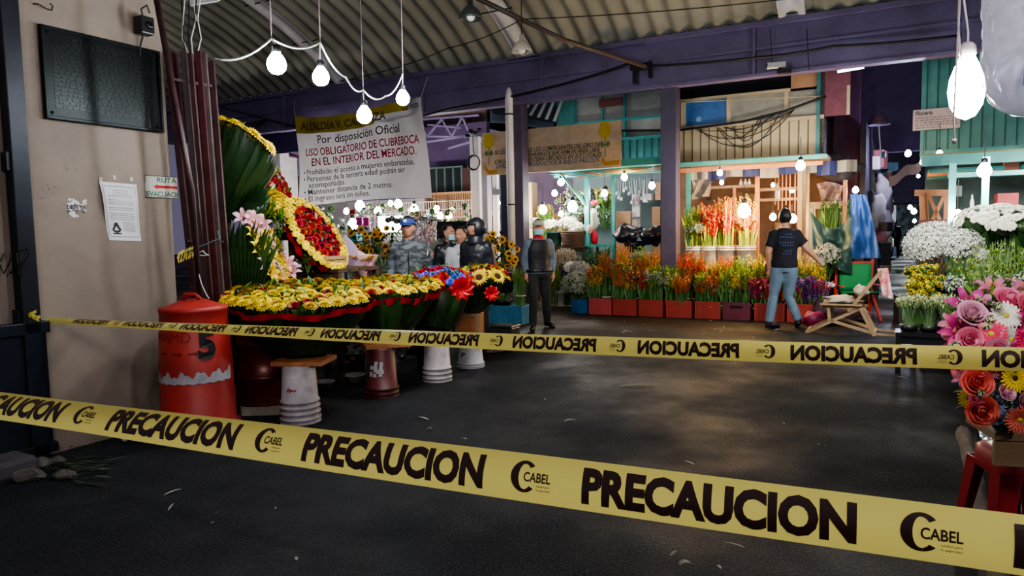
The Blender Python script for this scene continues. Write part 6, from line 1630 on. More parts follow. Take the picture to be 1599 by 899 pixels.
# beige painted sign
SC = 13.25
r_ = empty('painted_sign', PV(860, 270, SC), GA, 'long weathered beige sign with painted sunflowers and dark italic writing', 'sign')
u0, za = onV(752, 207, SC); u1, zb = onV(970, 262, SC); z1 = za - .0; z0 = onV(860, 267.5, SC)[1]; z1 = onV(860, 198, SC)[1]
b = MB(); b.gbox(u0, u1, SC, SC + .05, z0, z1); obj('board', b, mat('weathered beige sign', (.62, .48, .33), .75, c2=(.42, .31, .20), scale=2.2, stretch=(1.5, 1, 2.5), var=.1), r_)
def ss(x, y): return W(u0 + (u1 - u0) * x, SC - .006, z0 + (z1 - z0) * y)
SI = mat('dark painted letters', (.03, .022, .02), .7); SIB = mat('blue grey painted letters', (.06, .08, .15), .7)
for txt, x0, x1, y0, y1, m in (('SE LES INFORMA QUE LOS COMERCIANTES DEL GIRO DE', .10, .865, .475, .575, SI), ('LABORARAN LOS JAN 100M EN AREA LIBRE', .285, .865, .365, .465, SI), ('CARGA Y SE ENCUENTRAN UBICADOS EN SUS LOCALES', .10, .875, .255, .355, SI), ('OFRECEN SUS PRODUCTOS A BAJOS PRECIOS', .11, .86, .145, .245, SIB)):
    textwords(txt, ss, x0, x1, y0, y1, .012, .25, m, r_)
PY = mat('painted yellow', (.50, .38, .02), .7); PGN = mat('painted green', (.12, .18, .06), .7); PO = mat('painted ochre', (.45, .24, .03), .7)
for cx_, cy, sz in ((.055, .80, 1), (.895, .82, 1)):
    b = MB(); n = 14; b.add([ss(cx_ + .038 * math.cos(2 * PI * k / n) * (1 + .12 * (k % 2)), cy + .18 * math.sin(2 * PI * k / n) * (1 + .12 * (k % 2))) for k in range(n)], [tuple(range(n))]); obj('painted_sunflower', b, PY, r_)
    b = MB(); b.add([ss(cx_ - .003, .25), ss(cx_ + .003, .25), ss(cx_ + .005, .66), ss(cx_ - .001, .66)], [(0, 1, 2, 3)])
    for d in (-1, 1): b.add([ss(cx_, .50), ss(cx_ + d * .02, .60), ss(cx_ + d * .035, .52), ss(cx_ + d * .02, .44)], [(0, 1, 2, 3)])
    obj('painted_stem', b, PGN, r_)
b = MB(); b.add([ss(.008, .30), ss(.03, .22), ss(.05, .12), ss(.115, .12), ss(.12, .03), ss(.05, .02), ss(.02, .14)], [tuple(range(7))]); obj('painted_ribbon', b, PO, r_); b = MB(); b.add([ss(.88, .26), ss(.9, .14), ss(.99, .16), ss(.99, .06), ss(.89, .05), ss(.87, .14)], [tuple(range(6))]); obj('painted_ribbon', b, PO, r_)
# upper storeys behind the sign
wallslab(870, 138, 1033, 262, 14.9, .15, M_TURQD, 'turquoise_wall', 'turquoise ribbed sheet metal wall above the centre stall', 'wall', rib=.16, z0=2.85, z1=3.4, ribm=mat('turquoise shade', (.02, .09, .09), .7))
wallslab(896, 128, 1034, 214, 14.95, .15, mat('grey white boards', (.30, .32, .30), .7, var=.25, scale=1.5), 'upper_wall', 'grey white boarded wall right under the purple beam above the beige sign', 'wall', z0=3.35, z1=4.6)
wallslab(868, 150, 898, 200, 14.85, .05, M_TURQD, 'sheet_cladding', 'narrow turquoise sheet panel above the middle of the beige sign', 'panel', rib=.12)
b = MB()
for k, x in enumerate((898, 940, 975)): a, za = onV(x, 150, 14.9); b.gbox(a - .02, a + .02, 14.88, 14.94, 3.4, 4.5)
a, _ = onV(896, 150, 14.9); e, _ = onV(1033, 150, 14.9); b.gbox(a, e, 14.87, 14.92, 3.82, 3.87); b.gbox(a, e, 14.87, 14.92, 3.40, 3.46); tag(obj('window_frame', b, M_TURQ), 'turquoise window frame on the grey white upper wall', 'frame')
wallslab(935, 155, 972, 164, 14.8, .05, mat('rusty red strip', (.16, .06, .05), .8), 'rusty_strip', 'short rusty strip at the top of the upper wall under the beam', 'strip')
# curved tin roof with white stripes above sign
b = MB(); n = 9; 
for k in range(n):
    x = 815 + 9 * k
r_ = empty('striped_awning', PV(830, 190, 15), GA, 'dark awning with white stripes above the beige sign', 'awning')
b = MB(); b.add([PV(765, 168, 15.0), PV(880, 150, 15.0), PV(868, 192, 14.6), PV(770, 178, 14.6)], [(0, 1, 2, 3)]); obj('awning_sheet', b, mat('dark awning', (.03, .05, .05), .6), r_)
b = MB()
for k in range(5): x = 812 + 12.5 * k; b.add([PV(x + 14, 160 - 1.5 * k, 14.58), PV(x + 19, 159 - 1.5 * k, 14.58), PV(x + 6, 178 + 3 * k, 14.5), PV(x + 1, 177 + 3 * k, 14.5)], [(0, 1, 2, 3)])
obj('white_stripes', b, mat('pale stripe', (.5, .58, .56), .6), r_)
b = MB(); b.surf(lambda s, t: PV(765 + 100 * s, 172 + 18 * t + 18 * s * s * (1 - .2 * t) + 2 * t, 15.3 - .8 * t), 14, 3); tag(obj('plastic_roofing', b, mat('milky roofing', (.33, .42, .45), .4)), 'curved milky roofing sheet above the left half of the beige sign', 'roofing')

# ---------------------------------------------------------------- left background
wallslab(640, 232, 762, 305, 20.0, .2, mat('lilac wall', (.20, .13, .30), .7, c2=(.11, .08, .18), scale=.7), 'lilac_wall', 'purple painted wall high behind the banner\'s right edge', 'wall', z0=3.6, z1=5.0)
wallslab(655, 176, 760, 235, 21.0, .1, mat('pinkish far wall', (.34, .25, .23), .8, var=.15), 'far_wall_panel', 'pinkish far wall seen behind the roof truss', 'wall', z0=4.6, z1=6.3)
# truss
r_ = empty('roof_truss', PV(700, 200, 17), GA, 'purple steel lattice truss between the banner and the white column', 'truss'); b = MB()
def q_(x, y): return PV(x, y, 17.0)
for a, c_ in (((655, 187), (748, 180)), ((655, 213), (748, 214)), ((655, 190), (668, 213)), ((668, 213), (690, 186)), ((690, 186), (706, 213)), ((706, 213), (722, 183)), ((722, 183), (736, 213)), ((668, 195), (720, 200)), ((655, 224), (745, 210)), ((700, 232), (735, 222))): b.bar(q_(*a), q_(*c_), .05, .05)
obj('lattice', b, M_PURP, r_)
# pink and white columns far left
wallslab(420, 225, 441, 340, 15.0, .35, M_WHITEP, 'white_pillar', 'white pillar behind the red wreath, left of the banner', 'column', z0=0)
wallslab(443, 246, 455, 330, 15.4, .3, M_WHITEP, 'white_pillar', 'narrow white pillar just left of the banner', 'column', z0=0)
wallslab(414, 218, 424, 240, 15.0, .1, M_WHITEP, 'pillar_cap', 'small white block at the top of the left pillar', 'block')
wallslab(448, 298, 470, 340, 16.0, .1, mat('pink curtain', (.55, .05, .2), .7, var=.2, scale=4), 'pink_curtain', 'pink striped curtain left of the banner\'s lower corner', 'curtain', rib=.12)
wallslab(450, 276, 468, 300, 15.9, .3, mat('grey tank', (.14, .14, .15), .5), 'grey_drum', 'grey box shaped tank above the pink curtain', 'tank')
b = MB(); b.bar(PV(445, 238, 15.8), PV(470, 246, 15.8), .06, .06); b.gbox(onV(455, 260, 15.8)[0], onV(458, 260, 15.8)[0], 15.8, 15.85, 2.2, 3.6); tag(obj('pipe_rack', b, mat('dark pink frame', (.30, .04, .09), .6)), 'dark pink pipe frame left of the banner', 'frame')
b = MB()
for a, c_ in (((330, 206), (420, 186)), ((345, 232), (420, 186)), ((330, 222), (410, 190)), ((340, 166), (470, 200))): b.bar(PV(*a, BV - .25), PV(*c_, BV - .25), .03, .03)
tag(obj('beam_brace', b, M_DSTEEL), 'dark crossing braces under the purple beam at its left end', 'brace')
wallslab(335, 190, 470, 236, BV + .4, .1, mat('violet cloth', (.07, .055, .17), .8, c2=(.05, .04, .11), scale=1), 'violet_tarp', 'violet tarpaulin hanging below the beam left of the banner', 'tarpaulin')
# white columns
r_, _, _ = column(735, 749, 300, 13.9, 'broad white concrete column with a black cable coil, left of the drainpipe', M_WHITEP, z1=3.62)
b = MB(); cp = PV(741, 254, 13.85)
for k in range(5):
    b.tube([cp + U * (.15 + .006 * (k % 3)) * math.cos(a) + Vector((0, 0, (.145 + .006 * k) * math.sin(a))) - V * (.02 + .008 * k) for a in [2 * PI * j / 28 for j in range(29)]], .011, 5)
tag(obj('cable_coil', b, M_WIRE, None, True), 'black coil of cable hanging on the broad white column', 'cable coil')
cable('black cable from the roof down to the coil on the white column', [PV(738, 205, 13.85), PV(739, 235, 13.85), PV(741, 240, 13.85)], .01)
column(769, 776, 300, 14.4, 'narrow white post between the white column and the drainpipe', M_WHITEP, z1=3.0, d=.12)
column(752, 761, 300, 14.0, 'greyish side column right behind the broad white column', mat('greyish column', (.33, .31, .36), .6), z1=3.5, d=.2)
column(782, 793, 330, 13.4, 'dark bluish steel column left behind the drainpipe', mat('dark blue steel', (.03, .035, .07), .5), z1=3.05, d=.1)
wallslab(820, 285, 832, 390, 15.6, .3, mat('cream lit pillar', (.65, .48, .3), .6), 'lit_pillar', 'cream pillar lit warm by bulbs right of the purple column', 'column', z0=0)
wallslab(757, 296, 800, 303, 14.3, .1, mat('grey rail', (.16, .17, .2), .5), 'grey_rail', 'grey horizontal rail between the white column and the drainpipe', 'rail')
wallslab(746, 348, 752, 362, 13.85, .02, mat('orange red paper', (.75, .12, .04), .7), 'red_notice', 'small orange red notice on the broad white column', 'notice')
for k, (px, py) in enumerate(((735, 205), (742, 208), (748, 203), (730, 212))): lump('dark insulator clamps at the top of the broad white column', PV(px, py, 13.8), .06, M_WIRE, 'insulator', 'insulator', grp='clamps on the white column')
# balcony with balusters
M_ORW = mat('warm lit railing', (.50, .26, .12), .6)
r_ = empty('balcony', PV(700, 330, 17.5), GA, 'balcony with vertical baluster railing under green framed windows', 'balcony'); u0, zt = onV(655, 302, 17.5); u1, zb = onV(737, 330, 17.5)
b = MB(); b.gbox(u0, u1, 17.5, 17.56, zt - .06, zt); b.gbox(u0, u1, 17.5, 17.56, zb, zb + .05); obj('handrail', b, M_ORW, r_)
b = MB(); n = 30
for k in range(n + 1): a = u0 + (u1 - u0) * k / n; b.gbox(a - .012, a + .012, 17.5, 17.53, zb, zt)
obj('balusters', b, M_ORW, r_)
b = MB(); b.gbox(u0 - 2.5, u1 + .6, 17.5, 19.0, zb - .12, zb); obj('slab', b, mat('balcony slab', (.25, .18, .14), .8), r_)
r_ = empty('window_row', PV(700, 300, 19.0), GA, 'row of dark windows with green frames above the balcony railing', 'window'); u0, zt = onV(668, 262, 19.0); u1, zb = onV(722, 330, 19.0)
b = MB(); b.gbox(u0, u1, 19.05, 19.1, zb - .3, zt); obj('panes', b, mat('dark pane', (.03, .035, .045), .15), r_)
b = MB(); 
for k in range(5): a = u0 + (u1 - u0) * k / 4; b.gbox(a - .025, a + .025, 19.0, 19.06, zb - .3, zt)
b.gbox(u0, u1, 19.0, 19.06, zt - .05, zt); obj('window_frame', b, mat('grey green frame', (.14, .24, .20), .6), r_)
wallslab(722, 262, 760, 330, 19.0, .1, mat('dark red brown wall', (.10, .05, .045), .8), 'brown_wall', 'dark red brown wall right of the green framed windows', 'wall')
# brightly lit far stalls under the banner
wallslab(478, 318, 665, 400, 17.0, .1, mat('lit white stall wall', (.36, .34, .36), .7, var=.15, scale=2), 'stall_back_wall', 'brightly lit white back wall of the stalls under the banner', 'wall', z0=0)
wallslab(655, 330, 735, 400, 16.5, .1, mat('dim brown wall', (.24, .13, .07), .8, var=.4, scale=2), 'stall_side_wall', 'warm brown wall below the balcony', 'wall', z0=0)
wallslab(590, 338, 628, 362, 12.2, .04, mat('glowing white board', (.9, .9, .9), .5, emit=(1, .98, .95), es=3.2), 'light_board', 'glowing white light board behind the man in the blue cap', 'light board')
wallslab(556, 340, 565, 352, 12.0, .02, mat('hot pink print', (.75, .05, .35), .6), 'pink_poster', 'left hot pink poster behind the sunflowers', 'poster')
wallslab(567, 340, 576, 352, 12.0, .02, mat('hot pink print', (.75, .05, .35), .6), 'pink_poster', 'right hot pink poster behind the sunflowers', 'poster')
wallslab(565, 352, 578, 364, 12.05, .02, M_PAPER, 'white_poster', 'white poster with figures below the pink posters', 'poster')
wallslab(545, 328, 554, 334, 12.05, .02, mat('red tag', (.6, .04, .05), .6), 'red_tag', 'small red tag above the pink posters', 'sign')
wallslab(543, 365, 556, 376, 11.5, .3, mat('turquoise tub', (.05, .45, .5), .5), 'turquoise_tub', 'turquoise plastic tub at the left of the sunflowers', 'tub')
table('narrow dark table under the turquoise tub', onV(538, 380, 11.5)[0], onV(560, 380, 11.5)[0], 11.45, 11.85, onV(550, 376, 11.5)[1] - .003, M_WOODD)
for k in range(240):
    px = R.uniform(478, 738); py = R.gauss(345, 22) if px < 680 else R.gauss(350, 12)
    if py < 322 or py > 400: continue
    p = PV(px, py, R.uniform(12.6, 16.4)); o = inst('hanging_ornament', R.choice(FB), None, p, (R.uniform(-.5, .5), -1, R.uniform(-.3, .6)), R.uniform(.05, .13)); tag(o, 'small white and coloured ornaments crowding the lit stalls under the banner', 'ornament', 'ornaments in the lit stalls under the banner')
b = MB(); u0, zt = onV(538, 334, 12.3); u1, _ = onV(634, 334, 12.3)
for k in range(13): a = u0 + (u1 - u0) * k / 12; b.tube([W(a, 12.3, 0), W(a, 12.3, zt)], .008, 4)
for k in range(11): b.tube([W(u0, 12.3, zt * (k + .5) / 10.6), W(u1, 12.3, zt * (k + .5) / 10.6)], .007, 4)
tag(obj('display_grid', b, mat('white wire', (.5, .5, .5), .4)), 'white wire display grid carrying the pink posters and the light board', 'display grid')
wallslab(822, 236, 905, 350, 18.5, .1, mat('added dusky lilac panel', (.22, .17, .26), .8, var=.3, scale=1), 'lilac_wall', 'added dusky lilac panel far behind the bulbs under the beige sign', 'wall', z0=0)  # added panel, keeps the unlit gap behind the bulbs from going black
# silvery goods curtain
r_ = empty('ornament_curtain', PV(660, 400, 11.2), GA, 'curtain of silvery hanging ornaments right of the man in the blue cap', 'ornaments'); b = MB()
for k in range(340):
    p = PV(R.uniform(645, 681), R.uniform(345, 402), 11.2 + R.uniform(0, .2)); s = R.uniform(.015, .04); b.box(p, (s, s, s * 1.4), R.uniform(0, 3), m=k % 3)
o = obj('ornaments', b, [mat('silver ornament', (.65, .65, .70), .3, .4), pm_[0], pm_[2]], r_); o['kind'] = 'stuff'
b = MB(); 
for k in range(9): b.tube([PV(645 + 4.5 * k, 342, 11.3), PV(645 + 4.5 * k, 403, 11.3)], .006, 4)
b.tube([PV(643, 342, 11.3), PV(683, 342, 11.3)], .012, 5); obj('hanging_wire', b, M_WIREW, r_)
for k in range(12):
    p = PV(606 + 6.5 * k, 344 + R.uniform(-3, 3), 11.35); o = inst('hanging_ornament', FB[k % 4], None, p, (0, -1, 0), .09); tag(o, 'small white and coloured ornaments crowding the lit stalls under the banner', 'ornament', 'ornaments in the lit stalls under the banner')
drape('black plastic sheet hung behind the dark haired masked woman', [PV(681, 346, 11.6), PV(742, 345, 11.6), PV(681, 485, 11.5), PV(742, 488, 11.5)], M_BBAG, 'black_sheet', .05, 7, 'sheet', down=.0)
# grey shaped fence grid
r_ = empty('wire_fence', PV(620, 330, 16), GA, 'thin wire railing above the lit stalls under the banner', 'fence'); b = MB(); u0, zt = onV(600, 318, 16.0); u1, zb = onV(740, 338, 16.0)
for k in range(40): a = u0 + (u1 - u0) * k / 39; b.tube([W(a, 16, zb), W(a, 16, zt)], .009, 4)
for z_ in (zb, zt, (zb + zt) / 2): b.tube([W(u0, 16, z_), W(u1, 16, z_)], .012, 4)
obj('wires', b, mat('pale railing', (.4, .34, .3), .6), r_)
# sunflower buckets
def sunfl(label, px, py, c, r, n, h=.9):
    p = PV(px, py, c); q = p.copy(); q.z = 0; r_ = empty('sunflower_bunch', q, 0, label, 'flowers')
    bk = q.copy(); bucket('black bucket holding the ' + label.split(',')[0].replace('bunch of ', ''), bk, .16, .38, M_BLACK, ribs=1)
    b = MB()
    for k in range(34): a = R.uniform(0, 6.3); e = p + Vector((math.cos(a) * r, math.sin(a) * r * .7, R.uniform(-.3, .15))); b.tube([q + Vector((0, 0, .1)), q.lerp(e, .6) + Vector((0, 0, .05)), e], .007, 4)
    obj('stems', b, M_STEM, r_)
    b = MB()
    for k in range(110): d = Vector((R.uniform(-1, 1) * r, R.uniform(-.8, .8) * r, R.uniform(-.30, .24))); b.leaf(p + d, p + d + Vector((R.uniform(-.1, .1), R.uniform(-.1, .05), R.uniform(-.02, .1))), .06, k=2, m=k % 2)
    obj('leaves', b, [M_LEAFD, M_LEAF], r_)
    for k in range(n): a = R.uniform(0, 6.3); qq = math.sqrt(R.random()); inst('flower_head', F_SUNG, r_, p + Vector((math.cos(a) * r * qq * 1.1, -r * .6 + R.uniform(-.05, .1), math.sin(a) * .24 * qq + .02)), (R.uniform(-.5, .5), -1, R.uniform(-.1, .5)), R.uniform(.055, .075))
sunfl('bunch of sunflowers left behind the man in the blue cap, under the pink posters', 570, 378, 9.9, .26, 14)
sunfl('bunch of sunflowers directly left of the blue cap man\'s shoulder', 603, 380, 9.8, .2, 9)
sunfl('bunch of sunflowers between the hooded man and the masked man', 782, 396, 10.4, .28, 16)
sunfl('small bunch of sunflowers at the foot of the white post', 772, 385, 11.2, .2, 9)
for px, py, c, lab in ((575, 425, 9.4, 'dark leafy plant on the floor below the sunflowers'), (556, 415, 9.6, 'grey green plant behind the pink bow bouquet')): 
    p = PV(px, py, c); cloud_bunch(lab, Vector((p.x, p.y, 0)), p, .25, 200, mat('grey green leaves', (.13, .16, .11), .7), size=.03)
# baby's breath in blue crates right of cap man
p = PV(712, 386, 9.3); cloud_bunch('wide greyish white filler flower bunch between the cap man and the hooded man', p - Vector((0, 0, .7)), p, .30, 1300, mat('greyish florets', (.42, .45, .40), .7), size=.016, sc3=(1.3, .6, .5), stems=70)
for px, py, c, s, lab, m in ((691, 416, 9.4, .3, 'dark blue plastic bin under the greyish filler flowers', mat('dark blue plastic', (.02, .07, .14), .4)),):
    p = PV(px, py, c); b = MB(); b.box(Vector((p.x, p.y, .55)), (.42, .4, 1.1), GA); tag(obj('plastic_bin', b, m, None, bevel=.02), lab, 'bin')
p = PV(723, 412, 9.0); spike_bunch('fresh green leafy bunch just left of the hooded man', Vector((p.x, p.y, p.z - .35)), .5, .08, .2, 34, [M_LEAFL], M_STEM, .6, fl=7, size=.05, tie=False)
# blue crates by the masked man
M_CB2 = mat('light blue crate plastic', (.06, .20, .33), .45, var=.2)
for x0, x1, y0, y1, c, lab in ((762, 793, 455, 482, 10.1, 'light blue plastic crate left of the masked man, under black bags'), (794, 815, 454, 482, 10.15, 'light blue plastic crate touching the masked man\'s leg')):
    a, _ = onV(x0, 470, c); e, _ = onV(x1, 470, c); crate(lab, a, e, c, c + .36, 0, .30, M_CB2, 'light blue crates beside the masked man', holes=False)
lump('black plastic sack lying on the light blue crates', PV(786, 440, 10.3), .26, M_BBAG, sc3=(1.1, .6, .6))
p = PV(812, 428, 10.2); spike_bunch('green stem bunch between the black sack and the masked man', Vector((p.x, p.y, .31)), .62, .07, .14, 30, [M_GG], M_STEM, .4, fl=6, size=.03)
# ---------------------------------------------------------------- right of stall 2: shelf, green and blue tarps
p0_, z_ = onV(1265, 316, 13.4); e_, _ = onV(1322, 318, 13.4)
table('tall rough wooden rack above the dark green tarpaulin', p0_, e_, 13.2, 13.8, z_, M_WOODL, 'wooden_rack')
post(1262, 270, 400, 13.2, .05, M_WOODL, 'thin wooden pole at the left end of the rough rack', 'pole', ground=True, cat='pole')
post(1320, 281, 400, 13.2, .06, M_WOODO, 'orange brown pole at the right end of the rough rack', 'pole', ground=True, cat='pole')
post(1267, 326, 400, 12.7, .05, mat('grey pipe', (.35, .38, .38), .4), 'grey metal pipe at the left edge of the green tarpaulin', 'pipe', ground=True, cat='pipe')
drape('brownish plastic sheet bunched on the rough rack', [PV(1275, 287, 13.3), PV(1316, 290, 13.3), PV(1285, 318, 13.2), PV(1312, 318, 13.2)], mat('brown pink plastic', (.26, .15, .12), .45, var=.4, scale=5), 'plastic_sheet', .1, 9, 'sheet', down=-.05)
lump('dark tarpaulin folds under the end of the canopy', PV(1305, 262, 13.9), .42, mat('dark brown tarp', (.05, .04, .04), .5), 'folded_tarp', 'tarpaulin', (1, .7, .5), .5)
M_GT = mat('dark green tarpaulin', (.012, .045, .035), .5, c2=(.02, .06, .045), scale=4, bump=.2); M_BT = mat('blue tarpaulin', (.04, .12, .34), .45, c2=(.025, .08, .25), scale=3, bump=.2)
drape('dark green tarpaulin draped from the rack down to the ground', [PV(1264, 326, 12.6), PV(1329, 338, 12.6), PV(1272, 402, 12.4), PV(1331, 430, 12.4)], M_GT, 'green_tarpaulin', .10, 9, n=34, down=.25)
drape('blue tarpaulin hanging from a bulb height down beside the dark aisle', [PV(1328, 303, 13.6), PV(1353, 304, 13.6), PV(1327, 404, 13.4), PV(1376, 402, 13.4)], M_BT, 'blue_tarpaulin', .10, 7, n=34)
u, z = onV(1296, 330, 13.4); spike_bunch('green onion like stems standing behind the green tarpaulin', W(u, 13.35, z - .35), .55, .3, .34, 60, [M_LEAF], M_STEM, .3, fl=3, size=.03, tie=False)
u, z = onV(1290, 400, 12.3); cloud_bunch('round cream wreath of tiny flowers below the green tarpaulin', W(u, 12.45, .3), W(u, 12.4, z), .22, 520, mat('cream florets', (.5, .48, .38), .7), size=.018, sc3=(1, .7, .9))
p = PV(1283, 408, 12.35); lump('white plastic pot on top of the golden gladiolus', p, .07, M_PAPER, 'white_pot', 'pot', (1, 1, 1.2), .05)

# ---------------------------------------------------------------- deck chairs
def deck_chair(label, loc, rz, frame_m, cloth_m, full=True):
    r_ = empty('deck_chair', loc, rz, label, 'chair'); w2 = .27
    # side frames: reclined back rail, seat rail, crossing legs (side profile in local x,z ; y across)
    segs = {'back_rail': ((-.02, .36), (.42, .98)), 'seat_rail': ((-.42, .44), (.22, .40)), 'front_leg': ((-.62, .0), (.16, .42)), 'rear_leg': ((-.30, .44), (-.28, .22)), 'prop_leg': ((.14, .42), (.34, .0)), 'floor_rail': ((-.30, .22), (.36, .03))}
    for s in (-1, 1):
        for n, (a, b_) in segs.items():
            b = MB(); o = s * (w2 + (.02 if n in ('back_rail', 'prop_leg') else 0)); b.bar((a[0], o, a[1]), (b_[0], o, b_[1]), .045, .025, up=(0, 1, 0)); obj(n, b, frame_m, r_, world=False)
        b = MB(); b.box((-.12, s * (w2 + .05), .46), (.58, .06, .022)); obj('armrest', b, frame_m, r_, world=False)
    for (x, z) in ((.42, .97), (-.40, .42), (.34, .03), (-.60, .02)):
        b = MB(); b.bar((x, -w2 - .02, z), (x, w2 + .02, z), .035, .03); obj('cross_bar', b, frame_m, r_, world=False)
    b = MB(); b.surf(lambda s, t: Vector((.42 - .80 * t if False else (.42 + (-.30 - .42) * t), -w2 + .02 + (2 * w2 - .04) * s, (.97 + (.40 - .97) * t) - .20 * math.sin(PI * t) ** 1.1)), 4, 16); obj('sling', b, cloth_m, r_, True, world=False, solid=.006)
    b = MB()
    for s in (-1, 1): b.bar((.36, s * w2, .03), (.62, s * w2 * .8, .015), .03, .02, up=(0, 1, 0))
    b.bar((.62, -w2 * .8, .015), (.62, w2 * .8, .015), .03, .02); obj('foot_frame', b, frame_m, r_, world=False)
    return r_
pc = G(1328, 519); ch = deck_chair('wooden folding deck chair with dark blue sling and clothes, reclined toward the right', pc, -.5, M_WOODL, mat('dark blue sling', (.02, .045, .09), .8))
ch.scale = (.9, .9, .9); TR[ch.name] = TR[ch.name] @ Matrix.Diagonal((.9, .9, .9, 1)); T_ = TR[ch.name]
def lp(x, y, z): return T_ @ Vector((x, y, z))
p = lp(.42, 0, .98)
drape('red and white cloth hanging over the top of the deck chair back', [lp(.36, -.27, 1.01), lp(.50, -.22, 1.02), lp(.44, -.33, .62), lp(.58, -.30, .56)], mat('red white cloth', (.50, .08, .10), .85, c2=(.65, .58, .54), scale=6, sharp=.12), 'hanging_cloth', .03, 10, 'cloth', n=16)
lump('cream cloth bundle lying on the seat of the wooden deck chair', lp(-.14, -.02, .52), .15, mat('cream cloth', (.52, .42, .30), .85), 'cream_cloth', 'cloth', (1.5, 1, .38), .5)
lump('cream cloth end slung up the deck chair back', lp(.14, -.10, .66), .10, mat('cream cloth', (.52, .42, .30), .85), 'cream_cloth', 'cloth', (1.0, .8, .8), .5)
# green chair behind
pg = G(1334, 498); b = MB(); r_ = empty('folding_chair', pg, -.1, 'folding chair with red wooden frame and green cloth back, behind the deck chair', 'chair'); RF = mat('red painted wood', (.40, .045, .04), .5)
for s in (-1, 1): b = MB(); b.bar((s * .27, .12, 0), (s * .27, .02, .95), .035, .03, up=(0, 1, 0)); obj('back_post', b, RF, r_, world=False); b = MB(); b.bar((s * .27, -.35, 0), (s * .27, .1, .5), .035, .03, up=(0, 1, 0)); obj('front_leg', b, RF, r_, world=False); b = MB(); b.bar((s * .3, -.35, .55), (s * .3, .1, .55), .05, .02); obj('armrest', b, RF, r_, world=False)
for z in (.90, .45): b = MB(); b.bar((-.29, .03, z), (.29, .03, z), .035, .03); obj('cross_bar', b, RF, r_, world=False)
b = MB(); b.surf(lambda s, t: Vector((-.245 + .49 * s, .0 - .02 * math.sin(PI * t), .88 - .42 * t)), 6, 6); obj('back_cloth', b, mat('green cloth', (.02, .22, .07), .8), r_, True, world=False, solid=.006)
b = MB(); b.surf(lambda s, t: Vector((-.245 + .49 * s, .0 - .35 * t, .46 - .05 * math.sin(PI * t))), 6, 6); obj('seat_cloth', b, mat('green cloth', (.02, .22, .07), .8), r_, True, world=False, solid=.006)
lump('dark bundle of bags and cloth on the ground behind the deck chair', G(1310, 505) + Vector((0, 0, .18)), .3, mat('dark red bundle', (.09, .03, .05), .8, c2=(.03, .02, .03), scale=6), 'cloth_bundle', 'cloth', (1.3, .8, .65), .45)
lump('magenta plastic sack on the ground right of the walking man', G(1272, 508) + Vector((0, 0, .1)), .17, mat('magenta sack', (.22, .01, .06), .5), 'plastic_sack', 'bag', (1, .7, .7), .3)
lump('white plastic bowl stack beside the purple statice', G(1292, 500) + Vector((0, 0, .56)), .1, M_PAPER, 'white_bowl', 'bowl', (1.1, 1, .5), .1)
lump('pink floral cloth on the ground under the deck chair', G(1330, 505) + Vector((0, 0, .12)), .2, mat('pink floral', (.40, .12, .17), .8, c2=(.08, .03, .07), scale=14), 'floral_cloth', 'cloth', (1.4, .7, .5), .4)

# ---------------------------------------------------------------- dark aisle
UL, UR = onV(1370, 400, 16)[0], onV(1436, 400, 16)[0]
wallslab(1286, 112, 1340, 330, 16.2, .2, mat('maroon dark wall', (.13, .05, .10), .8, var=.4, scale=1), 'dark_wall', 'dark maroon wall above the blue tarpaulin', 'wall', z1=5.4, z0=1.6)
wallslab(1340, 110, 1446, 230, 24.0, .2, mat('dusky purple sheet', (.16, .11, .24), .8, var=.25, scale=1), 'dark_wall', 'dusky purple sheet metal far above the dark aisle', 'wall', z1=6.3, z0=3.6)
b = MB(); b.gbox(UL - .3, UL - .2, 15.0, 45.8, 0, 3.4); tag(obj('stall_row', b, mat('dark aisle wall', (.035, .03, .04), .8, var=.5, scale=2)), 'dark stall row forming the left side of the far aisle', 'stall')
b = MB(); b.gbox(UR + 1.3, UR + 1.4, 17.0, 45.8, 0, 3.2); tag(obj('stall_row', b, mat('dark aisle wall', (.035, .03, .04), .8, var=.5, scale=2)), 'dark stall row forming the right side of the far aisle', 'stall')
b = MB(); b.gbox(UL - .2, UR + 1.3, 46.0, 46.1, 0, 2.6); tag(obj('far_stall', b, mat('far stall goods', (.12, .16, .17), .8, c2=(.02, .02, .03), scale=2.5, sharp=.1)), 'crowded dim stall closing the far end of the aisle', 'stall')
pc_ = [(.35, .33, .3), (.10, .2, .22), (.35, .12, .1), (.5, .48, .42), (.03, .03, .04), (.08, .1, .2), (.4, .35, .12)]
pmm = [mat('aisle goods %d' % k, c_, .7, var=.3, scale=6) for k, c_ in enumerate(pc_)]
for k in range(150):
    left = k % 2; v = R.uniform(15.5, 29) if k < 100 else R.uniform(29, 45); u = (UL - .2 + R.uniform(0, .35)) if left else (UR + 1.25 - R.uniform(0, .5))
    z = R.uniform(.15, 2.9); b = MB(); s = R.uniform(.12, .4); b.box(W(u, v, z), (s * .6, s * R.uniform(.6, 1.4), s * R.uniform(.5, 1.5)), GA + R.uniform(-.4, .4))
    o = obj('hanging_goods' if z > .7 else 'box_of_goods', b, R.choice(pmm), None, bevel=.02); tag(o, 'dim hanging goods and boxes lining the %s side of the dark far aisle' % ('left' if left else 'right'), 'goods', 'goods on the %s side of the far aisle' % ('left' if left else 'right'))
